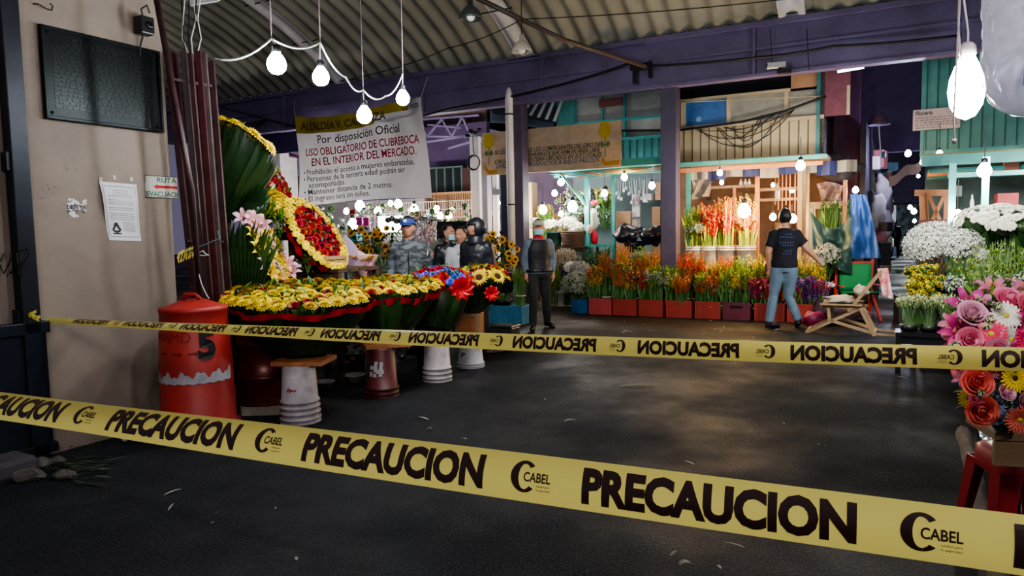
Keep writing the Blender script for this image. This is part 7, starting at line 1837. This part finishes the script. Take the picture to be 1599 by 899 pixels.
for k, (px, py, v, s, l) in enumerate(((1378, 300, 17, .28, 'white cloth hanging high at the left side of the aisle'), (1371, 330, 16, .25, 'grey cloth bag hanging above the aisle\'s left stalls'), (1383, 318, 20, .3, 'pale garment hanging in the aisle'), (1375, 372, 16, .2, 'pinkish bag standing in the aisle beside the blue tarpaulin'), (1386, 352, 18, .24, 'greyish bundle on the left aisle counter'))):
    lump(l, PV(px, py, v), s, pmm[(0, 3, 3, 2, 0)[k]], 'hanging_cloth' if k < 3 else 'bundle', 'cloth', (.6, .4, 1.3), .4)
b = MB(); b.gbox(UL - .4, UL + .02, 15.6, 17.2, .0, .9); b.gbox(UL - .4, UL + .05, 15.55, 17.25, .88, .93); tag(obj('aisle_counter', b, mat('dark counter', (.02, .02, .022), .5)), 'dark counter on the left of the aisle behind the blue tarpaulin', 'counter')
# light poles / arm on far roof
p = PV(1372, 195, 15.5); r_ = empty('street_lamp', p, 0, 'dim mushroom shaped lamp hanging above the dark aisle', 'lamp'); b = MB(); b.lathe([(.20, 0), (.17, .05), (.12, .14), (.09, .2), (.001, .2)], 20, c=p, cap=False); obj('lamp_shade', b, mat('dusky lamp shade', (.14, .09, .12), .6), r_, True, solid=.006); b = MB(); b.tube([p, p + Vector((.04, 0, -.4)), p + Vector((.06, 0, -.8))], .012, 5); obj('cord', b, M_WHITEP, r_)
b = MB(); b.tube([PV(1360, 330, 15.6), PV(1360, 200, 15.6)], .03, 6); tag(obj('conduit', b, mat('dim conduit', (.10, .10, .13), .6)), 'thin vertical conduit above the blue tarpaulin', 'pipe')
# puddle
def blob(label, c, sx, sy, m, name='puddle', seed=0):
    b = MB(); n = 36; c = Vector(c); b.add([c + Vector((math.cos(a) * sx * (1 + .3 * noise.noise(Vector((math.cos(a) * 2 + seed, math.sin(a) * 2, 0)))), math.sin(a) * sy * (1 + .3 * noise.noise(Vector((math.cos(a) * 2, seed, math.sin(a) * 2)))), 0)) for a in [2 * PI * k / n for k in range(n)]], [tuple(range(n))]); o = obj(name, b, m); tag(o, label, 'puddle'); return o
M_WET = mat('water film', (.01, .01, .012), .06, spec=.8, bump=.12, scale=14)
blob('long puddle reflecting lamps across the mouth of the dark aisle', G(1400, 424, .004), 1.2, .9, M_WET, seed=1); blob('wet patch further down the dark aisle', G(1402, 398, .004), .9, 1.5, M_WET, seed=4); blob('narrow wet patch beyond the person in black', G(1404, 385, .004), .9, 1.8, M_WET, seed=7)
# dark ramp board
b = MB(); q0 = G(1412, 505); b.box(q0 + Vector((-.05, .1, .2)), (.5, .04, .42), GA + PI / 2 + .15); tag(obj('dark_board', b, mat('dark board', (.02, .018, .02), .6)), 'dark board standing at the left end of the right flower stall', 'board')

# ---------------------------------------------------------------- right stall building
CR = 12.95
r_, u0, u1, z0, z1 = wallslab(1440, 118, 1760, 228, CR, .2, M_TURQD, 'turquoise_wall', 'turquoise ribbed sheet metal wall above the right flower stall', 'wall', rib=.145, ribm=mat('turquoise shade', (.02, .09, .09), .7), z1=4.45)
b = MB(); b.gbox(u0, u1, CR - .9, CR, z0 - .12, z0 - .02); r_ = empty('stall_canopy', W(u0, CR - .9, z0), GA, 'turquoise roof edge and rafters over the right flower stall', 'canopy'); obj('canopy_sheet', b, mat('yellow green canopy', (.20, .22, .12), .7), r_)
b = MB(); b.gbox(u0, u1, CR - .05, CR - .01, z0 - .02, z0 + .1); b.gbox(u0, u1, CR - .95, CR - .9, z0 - .2, z0 - .05); obj('fascia', b, M_TURQ, r_)
for k in range(3): b = MB(); b.gbox(u0 + .1, u1, CR - .6 + .3 * k, CR - .55 + .3 * k, z0 - .28 - .03 * k, z0 - .22 - .03 * k); obj('rafter', b, M_WOODO if k == 1 else M_TURQ, r_)
post(1488, 255, 400, 11.0, .08, M_TURQ, 'turquoise post left of the bright bulb in the right stall', ground=True)
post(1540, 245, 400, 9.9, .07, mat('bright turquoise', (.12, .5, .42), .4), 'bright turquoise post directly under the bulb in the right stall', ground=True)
b = MB(); a, z_ = onV(1480, 274, 11.0); e, _ = onV(1680, 274, 11.0); b.gbox(a, e, 10.98, 11.02, z_ - .03, z_ + .03); tag(obj('rail', b, M_TURQ), 'turquoise horizontal rail across the right stall', 'rail')
wallslab(1446, 250, 1760, 400, 13.6, .1, mat('dim teal interior', (.06, .10, .10), .8, var=.4, scale=2), 'stall_back_wall', 'dim teal back wall inside the right flower stall', 'wall', z0=0)
wallslab(1558, 302, 1590, 325, 12.3, .4, mat('red crate dim', (.28, .04, .04), .6, var=.2), 'red_box', 'red box stored inside the right stall', 'box')
wallslab(1570, 250, 1592, 268, 12.3, .3, mat('red brown box', (.24, .09, .06), .7), 'red_brown_box', 'red brown box on the upper shelf of the right stall', 'box')
wallslab(1490, 290, 1502, 306, 12.9, .1, mat('pale blue box', (.22, .3, .32), .7), 'switch_box', 'pale blue switch box on the wall of the right stall', 'box')
# wooden X frame
r_ = empty('wooden_rack', PV(1458, 345, 12.2), GA, 'orange wooden rack with crossed braces at the aisle corner', 'rack'); b = MB(); c = 12.2
def qx(x, y): return PV(x, y, c)
for a, e, w_ in (((1428, 301), (1484, 301), .09), ((1441, 300), (1443, 350), .10), ((1479, 302), (1478, 350), .08), ((1449, 303), (1467, 343), .05), ((1476, 303), (1456, 343), .05), ((1446, 304), (1448, 345), .04)): b.bar(qx(*a), qx(*e), w_, .07, up=V)
obj('frame', b, M_WOODO, r_)
b = MB(); u0, _ = onV(1436, 350, 12.1); u1, _ = onV(1508, 350, 12.1)
za = onV(1450, 343, 12.1)[1]; zb = onV(1450, 372, 12.1)[1]
b.gbox(u0, u1, 12.0, 12.7, 0, za); tag(obj('red_counter', b, mat('dark red counter', (.16, .03, .025), .6, var=.3)), 'dark red counter block under the crossed wooden rack', 'counter')
# umbrella like grey awning over aisle
b = MB(); b.surf(lambda s, t: PV(1388 + 50 * s, 275 - 26 * s + 16 * t + 3 * math.sin(s * 9), 15 - 1.5 * s), 12, 4); tag(obj('grey_awning', b, mat('grey plastic awning', (.14, .13, .15), .5), None, True), 'drooping grey plastic awning over the dark aisle', 'awning')
# sign
r_ = empty('paper_sign', PV(1455, 190, CR - .15), GA, 'whitish hand lettered sign on the turquoise wall left of the big near bulb', 'sign')
u0, _ = onV(1426, 172, CR - .12); u1, _ = onV(1500, 172, CR - .12); z1 = onV(1440, 171, CR - .12)[1]; z0 = onV(1440, 203, CR - .12)[1]
b = MB(); b.gbox(u0, u1, CR - .12, CR - .08, z0, z1); obj('board', b, mat('aged white sign', (.38, .33, .35), .7, var=.15, scale=6), r_)
def s3(x, y): return W(u0 + (u1 - u0) * x, CR - .125, z0 + (z1 - z0) * y)
b = MB(); textfit(b, 'Florería', s3, .05, .42, .72, .92, .03, .1); obj('lettering', b, GRT, r_)
b = MB()
for k in range(5):
    a = .05
    while a < (.9 if k < 4 else .6):
        e = a + R.uniform(.04, .12); y = .56 - .12 * k; b.add([s3(a, y), s3(e, y), s3(e, y + .045), s3(a, y + .045)], [(0, 1, 2, 3)]); a = e + .025
obj('small_writing', b, mat('faint grey writing', (.16, .14, .16), .7), r_)

# ---------------------------------------------------------------- right flower stall goods
def stand(label, px0, px1, c0, c1, z, m=M_WOODD): return table(label, onV(px0, 400, c0)[0], onV(px1, 400, c0)[0], c0, c1, z, m)
# two/three cones of pale green tuberose in black trays on the ground
for px, py, lab in ((1419, 517, 'pale green tuberose bunch, leftmost at the foot of the right stall'), (1450, 518, 'pale green tuberose bunch, second from the left at the foot of the right stall'), (1480, 512, 'pale green tuberose bunch, third from the left, beside the pink bouquet')):
    u, _ = onV(px, py, 8.25); q = W(u, 8.25, .42); b = MB(); b.lathe([(.07, 0), (.09, .06), (.085, .06), (.001, .02)], 16, c=q); tag(obj('black_tray', b, M_BLACK, None, True), 'small black pot under the ' + lab.split(',')[0] + (', leftmost' if px < 1430 else ', middle' if px < 1460 else ', right'), 'pot')
    spike_bunch(lab, q + Vector((0, 0, .02)), .34, .04, .15, 60, [mat('pale cream buds', (.75, .75, .45), .6), mat('pale green buds', (.50, .60, .30), .6)], M_STEMP, .28, fl=7, size=.021, leaves=.1, tie=False)
table('low black bench under the pale green tuberose bunches', onV(1398, 520, 8.1)[0], onV(1500, 520, 8.1)[0], 8.08, 8.42, .418, M_BLACK)
stand('low dark platform behind the tuberose bunches', 1425, 1560, 8.75, 9.6, .28)
p = G(1441, 505); 
def at(px, py, c): u, z = onV(px, py, c); return W(u, c, z)
q = at(1437, 508, 8.9); spike_bunch('bunch of yellow daffodil like flowers, two tiers, left front of the right stall', W(q.dot(U), 8.9, .285), .72, .07, .12, 30, [M_GG], M_STEM, .5, fl=4, size=.03, tie=False)
FY = f_puff(M_YEL2, 22, seed=31)
for py, n, lab in ((428, 26, 'upper tier of yellow blossoms at the left of the right stall'), (450, 30, 'lower fuller tier of yellow blossoms at the left of the right stall')):
    u, z = onV(1441, py, 8.9); r_ = empty('yellow_blossoms', W(u, 8.9, z), 0, lab, 'flowers')
    for k in range(n): inst('blossom', FY, r_, W(u + R.uniform(-.17, .17), 8.78 + R.uniform(-.06, .03), z + R.uniform(-.09, .09)), (R.uniform(-.5, .5), -1, .3), R.uniform(.038, .055))
u, z = onV(1472, 425, 9.2); bucket('tall dark blue bucket holding the baby\'s breath in the right stall', W(u, 9.2, .285), .19, .62, mat('dark blue bucket', (.012, .035, .07), .4), ribs=1)
M_BB = mat('baby breath florets', (.62, .64, .58), .6); M_BBS = mat('pale stems', (.20, .25, .16), .7)
for px, py, c, r, n, lab in ((1462, 384, 9.2, .34, 3200, 'big airy cloud of white baby\'s breath over the dark blue bucket'), (1500, 385, 9.0, .24, 1400, 'second thinner cloud of baby\'s breath right of the big one'), (1525, 372, 9.6, .2, 700, 'dusky baby\'s breath under the white chrysanthemums')):
    p = at(px, py, c); cloud_bunch(lab, Vector((p.x, p.y, .5)), p, r, n, M_BB, M_BBS, size=.0125, sc3=(1.0, .7, .78), stems=160, flat=1)
u, z = onV(1503, 420, 8.6); q = W(u, 8.6, .285); spike_bunch('green stems above a white blossom collar, behind the pink bouquet', q, .85, .1, .17, 50, [M_GG, M_STEMP], M_STEM, .4, fl=5, size=.03, tie=False)
FW = f_puff(M_WHITE, 24, seed=33)
for px, py, c, n, lab in ((1503, 443, 8.5, 30, 'flat collar of small white blossoms left above the pink bouquet'), (1577, 438, 8.0, 26, 'white blossoms above the pink bouquet near the right edge'), (1612, 448, 7.8, 16, 'white blossoms cut by the right edge of the picture')):
    u, z = onV(px, py, c); r_ = empty('white_blossoms', W(u, c, z), 0, lab, 'flowers')
    for k in range(n): inst('blossom', FW, r_, W(u + R.uniform(-.19, .19), c - .05 + R.uniform(-.08, .06), z + R.uniform(-.06, .06)), (R.uniform(-.5, .5), -.6, .8), R.uniform(.035, .055))
for k, (px, c, h, lab) in enumerate(((1540, 8.4, .95, 'yellow green budded stems right of the turquoise post'), (1570, 8.3, 1.0, 'green budded stems below the white chrysanthemums'), (1595, 8.1, 1.0, 'green budded stems near the right edge'), (1550, 7.9, .85, 'light green leafy stems just above the pink bouquet'))):
    u, _ = onV(px, 430, c); spike_bunch(lab, W(u, c, .285), h, .1, .18, 44, [M_GG, M_LEAFL], M_STEMP, .45, fl=7, size=.035, tie=False)
stand('dark platform carrying the green stems of the right stall', 1515, 1680, 7.75, 8.7, .28)
# white chrysanthemums
FC = f_mum(mat('glowing white petals', (.86, .86, .74), .5, translucent=.2))
for px, py, c, r, n, lab in ((1556, 348, 9.3, .34, 130, 'large dome of white chrysanthemums above the right stall'), (1606, 352, 9.0, .30, 100, 'second dome of cream chrysanthemums cut by the right edge')):
    p = at(px, py, c); r_ = empty('chrysanthemum_bunch', p - Vector((0, 0, .55)), 0, lab, 'flowers')
    for k in range(n):
        z = R.uniform(-.05, 1); a = R.uniform(0, 6.3); q = math.sqrt(1 - z * z); d = Vector((math.cos(a) * q, math.sin(a) * q, z)); inst('flower_head', FC, r_, p + Vector((d.x * r * 1.25, d.y * r, d.z * r * .55)), d + Vector((0, 0, .3)), .05)
    b = MB(); base = p - Vector((0, 0, .52))
    for k in range(150): a = R.uniform(0, 6.3); e = p + Vector((math.cos(a) * r * 1.15 * R.random() ** .5, math.sin(a) * r * .9, R.uniform(-.05, .05))); s = base + Vector((math.cos(a) * .08, math.sin(a) * .08, 0)); b.leaf(s.lerp(e, R.uniform(.1, .6)), e, .09, k=3, m=k % 2)
    obj('leaves', b, [M_LEAFD, M_LEAF], r_)
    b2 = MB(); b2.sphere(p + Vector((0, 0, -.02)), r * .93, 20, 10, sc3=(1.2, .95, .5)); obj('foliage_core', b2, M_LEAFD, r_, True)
    bucket('black bucket under the ' + ('large dome of' if px < 1580 else 'right edge') + ' chrysanthemums', Vector((base.x, base.y, base.z - .42)), .2, .5, M_BLACK, ribs=1)
stand('tall dark stand under the chrysanthemum buckets', 1540, 1700, 8.85, 9.6, at(1556, 348, 9.3).z - .98)
for px, py, c, s, lab, m in ((1533, 405, 9.0, .1, 'pinkish white plastic bag behind the green stems', mat('pinkish bag', (.5, .42, .45), .5)),): lump(lab, at(px, py, c), s, m, sc3=(1, .6, 1.2))
lump('bare twisted branch piece painted pale inside the right stall', at(1518, 322, 11.6), .05, M_PLW, 'branch', 'branch', (.5, .5, 3), .3)

# ---------------------------------------------------------------- foreground bouquet
GE_W = f_gerb(M_WHITE); GE_Y = f_gerb(M_YEL2, M_DARKC); GE_H = f_gerb(M_HOT); GE_P = f_gerb(M_PINK); GE_O = f_gerb(M_CORAL)
RO_P = f_rose(M_PINK, True); RO_L = f_rose(M_LPINK, True); RO_C = f_rose(M_CORAL, True); LI_M = f_lily(M_MAG); LI_P = f_lily(M_PINK); HY = f_puff(M_LBLUE, 90, 'hydrangea', 3); WX = f_puff(M_CREAM, 26, 'filler_blossom', 9); LV = f_puff(M_LPINK, 20, 'filler_blossom', 13)
YB = 2.75
def bouquet(label, base, items, fill_c, fill_r, nfill, name='flower_arrangement'):
    r_ = empty(name, base, 0, label, 'flower arrangement')
    b = MB()
    for (kind, me, px, py, Y, s, n) in items:
        p = P(px, py, Y); inst(kind, me, r_, p, n, s)
        b.tube([base + (p - base) * .15, p - Vector(n).normalized() * s * .25], .005, 5)
    obj('stems', b, M_STEM, r_)
    b = MB()
    for k in range(nfill):
        d = Vector((R.gauss(0, 1), R.gauss(0, 1), R.gauss(0, 1))).normalized() * R.uniform(.4, 1); p = fill_c + Vector((d.x * fill_r[0], d.y * fill_r[1], d.z * fill_r[2]))
        dd = (d + Vector((R.uniform(-.5, .5), R.uniform(-.9, .1), R.uniform(-.3, .7)))).normalized(); l_ = R.uniform(.05, .10); b.leaf(p, p + dd * l_, l_ * .38, bend=Vector((0, 0, .01)), k=3, m=k % 3)
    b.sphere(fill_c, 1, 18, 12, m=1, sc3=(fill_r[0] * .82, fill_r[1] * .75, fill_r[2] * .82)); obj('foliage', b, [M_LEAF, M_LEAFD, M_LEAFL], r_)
    return r_
f_ = (0, -1, .25)
it = [('lily', LI_M, 1510, 478, 2.9, .085, (-.3, -.8, .5)), ('rose', RO_L, 1516, 492, 2.72, .050, (-.1, -.8, .6)), ('rose', RO_P, 1573, 472, 2.72, .055, (.1, -.7, .8)), ('gerbera', GE_W, 1570, 493, 2.62, .056, (-.1, -1, .45)),
      ('gerbera', GE_H, 1548, 522, 2.60, .055, (-.6, -.7, .5)), ('gerbera', GE_P, 1580, 520, 2.68, .055, (.0, -.6, .8)), ('gerbera', GE_W, 1578, 530, 2.58, .050, (.1, -.9, .1)), ('lily', LI_M, 1500, 518, 2.78, .080, (-.6, -.8, .2)), ('lily', LI_M, 1525, 508, 2.75, .085, (.2, -.8, .5)),
      ('rose', RO_P, 1512, 530, 2.62, .042, (-.3, -.9, .2)), ('lily', LI_P, 1494, 532, 2.8, .06, (-.7, -.6, -.2)), ('rose', RO_P, 1605, 482, 2.65, .055, (.2, -.8, .6)), ('lily', LI_P, 1548, 450, 3.0, .07, (-.2, -.4, .9)), ('lily', LI_P, 1592, 455, 2.9, .07, (.3, -.6, .8)), ('lily', LI_M, 1600, 505, 2.62, .07, (.4, -.8, .2)),
      ('lily', LI_P, 1535, 478, 2.85, .06, (-.2, -.8, .7)), ('gerbera', GE_H, 1600, 530, 2.58, .05, (.2, -.9, .2)), ('lily', LI_P, 1487, 505, 2.9, .055, (-.9, -.5, .3)), ('rose', RO_L, 1587, 486, 2.78, .045, (.3, -.8, .5)), ('rose', RO_L, 1553, 546, 2.58, .04, (-.2, -.9, 0)), ('lily', LI_P, 1530, 550, 2.6, .055, (-.3, -.9, -.1)), ('gerbera', GE_O, 1560, 560, 2.6, .05, (0, -.9, .0)), ('lily', LI_M, 1580, 555, 2.58, .06, (.1, -1, .1)), ('lily', LI_P, 1500, 556, 2.66, .05, (-.6, -.8, -.2))]
for k in range(30): it.append(('filler_blossom', WX if k % 3 else LV, R.uniform(1488, 1620), R.uniform(455, 575), R.uniform(2.62, 2.9), R.uniform(.014, .024), (R.uniform(-.6, .6), -1, R.uniform(0, .7))))
for px, py in ((1541, 512), (1536, 525), (1528, 540), (1545, 500), (1556, 478), (1492, 540)): it.append(('filler_blossom', WX, px, py, 2.62, .024, f_))
bouquet('dense arrangement of pink roses, magenta lilies and white gerberas at the right edge, upper half', P(1560, 640, 2.9), it, P(1556, 512, 2.92), (.17, .16, .155), 260)
it = [('rose', RO_C, 1524, 598, 2.62, .050, (-.3, -.9, .4)), ('rose', RO_C, 1530, 640, 2.60, .052, (-.2, -1, .1)), ('gerbera', GE_Y, 1583, 590, 2.58, .055, (.1, -1, .15)), ('hydrangea', HY, 1560, 628, 2.66, .058, (0, -1, .2)), ('gerbera', GE_Y, 1515, 622, 2.72, .045, (-.8, -.5, .2)), ('gerbera', GE_O, 1592, 655, 2.5, .05, (-.3, -1, -.1)), ('rose', RO_L, 1570, 612, 2.58, .030, (.1, -1, .4)), ('rose', RO_P, 1524, 622, 2.6, .026, (-.2, -1, .1)), ('lily', LI_P, 1505, 590, 2.75, .045, (-.7, -.6, .3)), ('rose', RO_L, 1600, 625, 2.6, .035, (.2, -1, .1)), ('hydrangea', HY, 1552, 645, 2.7, .045, (0, -1, -.2)), ('lily', LI_P, 1545, 580, 2.62, .05, (0, -1, .3)), ('rose', RO_C, 1500, 580, 2.8, .03, (-.6, -1, .2))]
for k in range(14): it.append(('filler_blossom', WX if k % 2 else LV, R.uniform(1512, 1615), R.uniform(580, 660), R.uniform(2.58, 2.75), R.uniform(.012, .022), (R.uniform(-.6, .6), -1, R.uniform(-.2, .5))))
bouquet('lower arrangement of coral roses, yellow gerbera and pale blue hydrangea at the right edge', P(1575, 690, 2.85), it, P(1568, 618, 2.82), (.125, .12, .11), 150)
# crate that carries them and its legs
q = P(1580, 668, 2.9); r_ = empty('wooden_stand', Vector((q.x, q.y, 0)), -.2, 'pale wooden box on dark metal legs under the foreground bouquets', 'stand'); zq = q.z
b = MB(); b.box((.05, .0, zq - .0), (.34, .28, .035)); b.box((.05, -.13, zq - .07), (.34, .03, .10)); b.box((.08, -.15, zq - .21), (.055, .02, .26)); obj('wooden_box', b, M_WOODL, r_, world=False, bevel=.004)
for dx, dy in ((.29, .68), (.56, .62), (.75, .45)):
    b = MB(); b.box((dx + .05, dy, (zq - .03) / 2), (.018, .018, zq - .03)); obj('leg', b, M_BLACK, r_, world=False)
for dx, dy in ((.34, .68), (.80, .45)): b = MB(); b.bar((.05 + dx * .2, .1, zq - .04), (dx, dy, zq - .04), .02, .02); obj('top_bar', b, M_BLACK, r_, world=False)
for z in (.28, .50, .62): b = MB(); b.bar((.34, .68, z), (.80, .45, z), .012, .012); obj('cross_bar', b, M_BLACK, r_, world=False)
# red stool
q = Vector((2.36, 3.28, 0)); r_ = empty('plastic_stool', q, -.15, 'dark red plastic stool at the lower right edge', 'stool'); M_ST = mat('dark red plastic', (.36, .022, .025), .35)
def sq(r, z, n=28):
    out = []
    for k in range(n):
        a = 2 * PI * k / n; c_, s_ = math.cos(a), math.sin(a); e = (abs(c_) ** 5 + abs(s_) ** 5) ** (-1 / 5); out.append(Vector((c_ * e * r, s_ * e * r, z)))
    return out
b = MB(); rings = [sq(.03, .452), sq(.10, .45), sq(.135, .445), sq(.15, .43), sq(.155, .36)]; n = 28
b.add([v for g_ in rings for v in g_], [(i * n + j, i * n + (j + 1) % n, (i + 1) * n + (j + 1) % n, (i + 1) * n + j) for i in range(4) for j in range(n)] + [tuple(range(n))]); obj('seat', b, M_ST, r_, True, world=False)
for sx in (-1, 1):
    for sy in (-1, 1):
        b = MB()
        t0 = [Vector((sx * .155, sy * .155, .37)), Vector((sx * .06, sy * .155, .37)), Vector((sx * .155, sy * .06, .37))]; t1 = [Vector((sx * .19, sy * .19, 0)), Vector((sx * .13, sy * .19, 0)), Vector((sx * .19, sy * .13, 0))]
        b.add(t0 + t1, [(0, 1, 4, 3), (0, 3, 5, 2)]); obj('leg', b, M_ST, r_, world=False, solid=.008)
b = MB()
for sy in (-1, 1): b.add([Vector((x, sy * .157, z)) for x, z in ((-.155, .37), (.155, .37), (.155, .33), (.06, .345), (-.06, .345), (-.155, .33))], [tuple(range(6))]); b.add([Vector((sy * .157, x, z)) for x, z in ((-.155, .37), (.155, .37), (.155, .33), (.06, .345), (-.06, .345), (-.155, .33))], [tuple(range(6))])
obj('skirt', b, M_ST, r_, world=False, solid=.006)
# kerb along the right stall and crinkled wet plastic behind it
ka = G(1505, 680); kb = G(1535, 800); b = MB(); d = (kb - ka).normalized(); n = 14; side = Vector((-d.y, d.x, 0))
def kf(s, t):
    p = ka - d * .1 + (kb + d * 1.2 - ka) * s; w_ = .045 + .02 * noise.noise(Vector((s * 9, 0, 3))); return p + side * (w_ * (2 * t - 1)) + Vector((0, 0, .045 * math.sin(PI * t) ** .4 + .01 * noise.noise(Vector((s * 12, t * 4, 0)))))
b.surf(kf, 30, 8); tag(obj('kerb_edge', b, mat('broken concrete kerb', (.15, .12, .095), .85, var=.3, scale=12, bump=.4), None, True), 'narrow broken concrete kerb along the right flower stall', 'kerb')
M_CRK = mat('crinkled silver plastic', (.5, .55, .62), .2, metal=.6)
b = MB(); c0 = Vector((2.05, 3.4, 0))
def crk(s, t):
    p = ka + Vector((.10 + 1.2 * s, 0, 0)) + d * (2.3 * t - .5); return p + Vector((0, 0, .02 + .05 * abs(noise.noise(Vector((s * 14, t * 26, 1)))) + .03 * abs(noise.noise(Vector((s * 40, t * 60, 5))))))
b.surf(crk, 60, 90); tag(obj('crinkled_plastic', b, M_CRK), 'crinkled silvery wet plastic on the ground behind the kerb and red stool', 'plastic sheet')
#blob( the kerb of the right stall', (kb + (ka - kb) * .6) + Vector((-.12, .0, .004)), .22, 1.1, M_WET, seed=9)

# ---------------------------------------------------------------- all remaining bulbs
WARM = (1, .55, .18); COOL = (.85, .9, 1); NEU = (1, .93, .85)
K_ = 30
for px, py, c, r, cl, e, lab in (
    (1162, 330, 12.35, 10, (1, .62, .22), 120, 'brightest warm bulb glowing in front of the amber gladiolus'),
    (1207, 339, 13.2, 5, (1, .6, .25), 60, 'warm bulb left of the walking man\'s head'),
    (1238, 342, 13.1, 6.5, (1, .62, .28), 60, 'warm bulb right of the walking man\'s head'),
    (1250, 259, 12.2, 7, (1, .9, .75), 70, 'bright bulb at the top of the pale wooden pole'),
    (1124, 270, 12.1, 4.3, COOL, 90, 'small cool white bulb under the canopy, the higher of two'),
    (1127, 285, 13.4, 3.2, COOL, 35, 'small cool white bulb under the canopy, the lower of two'),
    (1237, 297, 14.0, 4, (1, .6, .3), 40, 'small warm bulb between the hanging rods'),
    (1207, 289, 14.6, 3, (1, .65, .35), 30, 'faint warm bulb at the back of the gladiolus stall'),
    (975, 277, 13.6, 5, WARM, 55, 'orange bulb under the turquoise roof edge'),
    (1018, 290, 14.5, 5, COOL, 30, 'white bulb in front of the pale blue wall beside the purple column'),
    (876, 285, 14.0, 5, COOL, 45, 'white bulb under the beige sign, upper left of the turquoise post'),
    (866, 302, 14.4, 4.5, COOL, 45, 'white bulb below and left of the one under the beige sign'),
    (944, 302, 14.6, 5, COOL, 30, 'white bulb between the two turquoise posts'),
    (894, 323, 13.9, 8, NEU, 35, 'large bright bulb above the chrysanthemum bunches'),
    (848, 328, 13.9, 6.5, (1, .9, .7), 60, 'large warm white bulb right of the masked man\'s head'),
    (876, 334, 14.6, 4, NEU, 45, 'small bulb between the two large ones over the chrysanthemums'),
    (816, 339, 15.0, 5, (1, .72, .4), 55, 'warm bulb right of the purple column beside the masked man'),
    (776, 317, 14.6, 5, NEU, 50, 'white bulb between the white post and the drainpipe'),
    (764, 343, 14.5, 4, (1, .6, .3), 40, 'small orange bulb right of the broad white column'),
    (701, 337, 13.8, 5, (1, .5, .15), 40, 'orange bulb above the black sheet'),
    (682, 327, 14.2, 5, COOL, 50, 'white bulb below the balcony railing'),
    (687, 337, 14.2, 5, (.95, .98, .9), 50, 'greenish white bulb next to the orange one'),
    (647, 327, 14.0, 6.5, NEU, 55, 'bright bulb under the lower right of the banner'),
    (622, 319, 14.3, 6, NEU, 55, 'bright bulb at the banner\'s lower edge, right one of a pair'),
    (610, 318, 14.6, 4, NEU, 50, 'small bulb at the banner\'s lower edge, left one of a pair'),
    (590, 331, 14.5, 6, NEU, 60, 'bright bulb above the light board'),
    (562, 322, 14.2, 7.5, NEU, 60, 'large bright bulb below the banner above the pink posters'),
    (551, 351, 13.2, 8, NEU, 60, 'large bright bulb left of the pink posters'),
    (541, 330, 14.5, 4.5, NEU, 50, 'small bulb left of the red tag'),
    (1336, 297, 13.2, 4.5, COOL, 60, 'cool white bulb right above the blue tarpaulin'),
    (1442, 253, 12.4, 5, (1, .45, .15), 50, 'orange bulb at the corner of the right stall'),
    (1467, 240, 12.2, 4.5, (1, .55, .22), 50, 'orange bulb on the right stall canopy edge'),
    (1418, 240, 16, 4.5, (.6, .6, 1), 220, 'bluish lamp high above the dark aisle'),
    (1434, 275, 15.5, 2.6, (.25, .3, 1), 40, 'tiny blue light in the dark aisle'),
    (1537, 267, 9.7, 10, (.95, 1, .95), 130, 'bright bulb on the turquoise post of the right stall'),
    (1495, 336, 10.8, 7, (.95, 1, .98), 110, 'bright bulb above the baby\'s breath'),
    (1427, 330, 24, 4, COOL, 220, 'far white lamp in the aisle right of the person in black'), (1421, 324, 40, 3.2, COOL, 220, 'far white lamp at the end of the aisle'), (1372, 325, 20, 3.5, (.8, 1, .9), 180, 'far greenish lamp at the left side of the aisle'), (1395, 327, 38, 3, (.8, 1, .9), 180, 'far lamp above the person in black'), (1428, 345, 25, 2.6, (.8, .9, 1), 180, 'low far lamp at the right side of the aisle')):
    u, z = onV(px, py, c); p = W(u, c, z); 
    bulb(px, py, p.y, r, lab, cl, e, socket=True, cord_to=[p + Vector((0, 0, .45))])
# unseen area lights added as fill, one of them behind the photographer
def area(name, loc, size, power, colr, look):
    l = bpy.data.lights.new(name, 'AREA'); l.size = size; l.energy = power; l.color = colr; o = bpy.data.objects.new(name, l); col.objects.link(o); o.location = loc
    o.rotation_euler = (Vector(look) - Vector(loc)).to_track_quat('-Z', 'Y').to_euler(); return o
area('crate_fill_light', W(1.6, 8.6, 3.4), .8, 48, (1, .92, .82), W(2.7, 12.2, .5)).data.spread = 1.1  # added fill aimed at the crate flowers, no lamp hangs here
area('left_stall_fill_light', (-.3, 6.6, 3.3), .5, 22, (1, .95, .9), (-.9, 9, 1.2))  # added fill for the people's faces, not one of the festoon bulbs
area('right_stall_fill_light', (3.3, 5.6, 3.2), .6, 13, (1, .97, .92), (5.2, 8.8, .9)).data.spread = 1.5  # extra front light for the right stall, belongs to no bulb
area('rear_fill_light', (1.5, -5, 5.5), 1.5, 75, (1, .93, .86), (0, 3, .8))  # unseen fill from behind the camera for the near wall and tapes
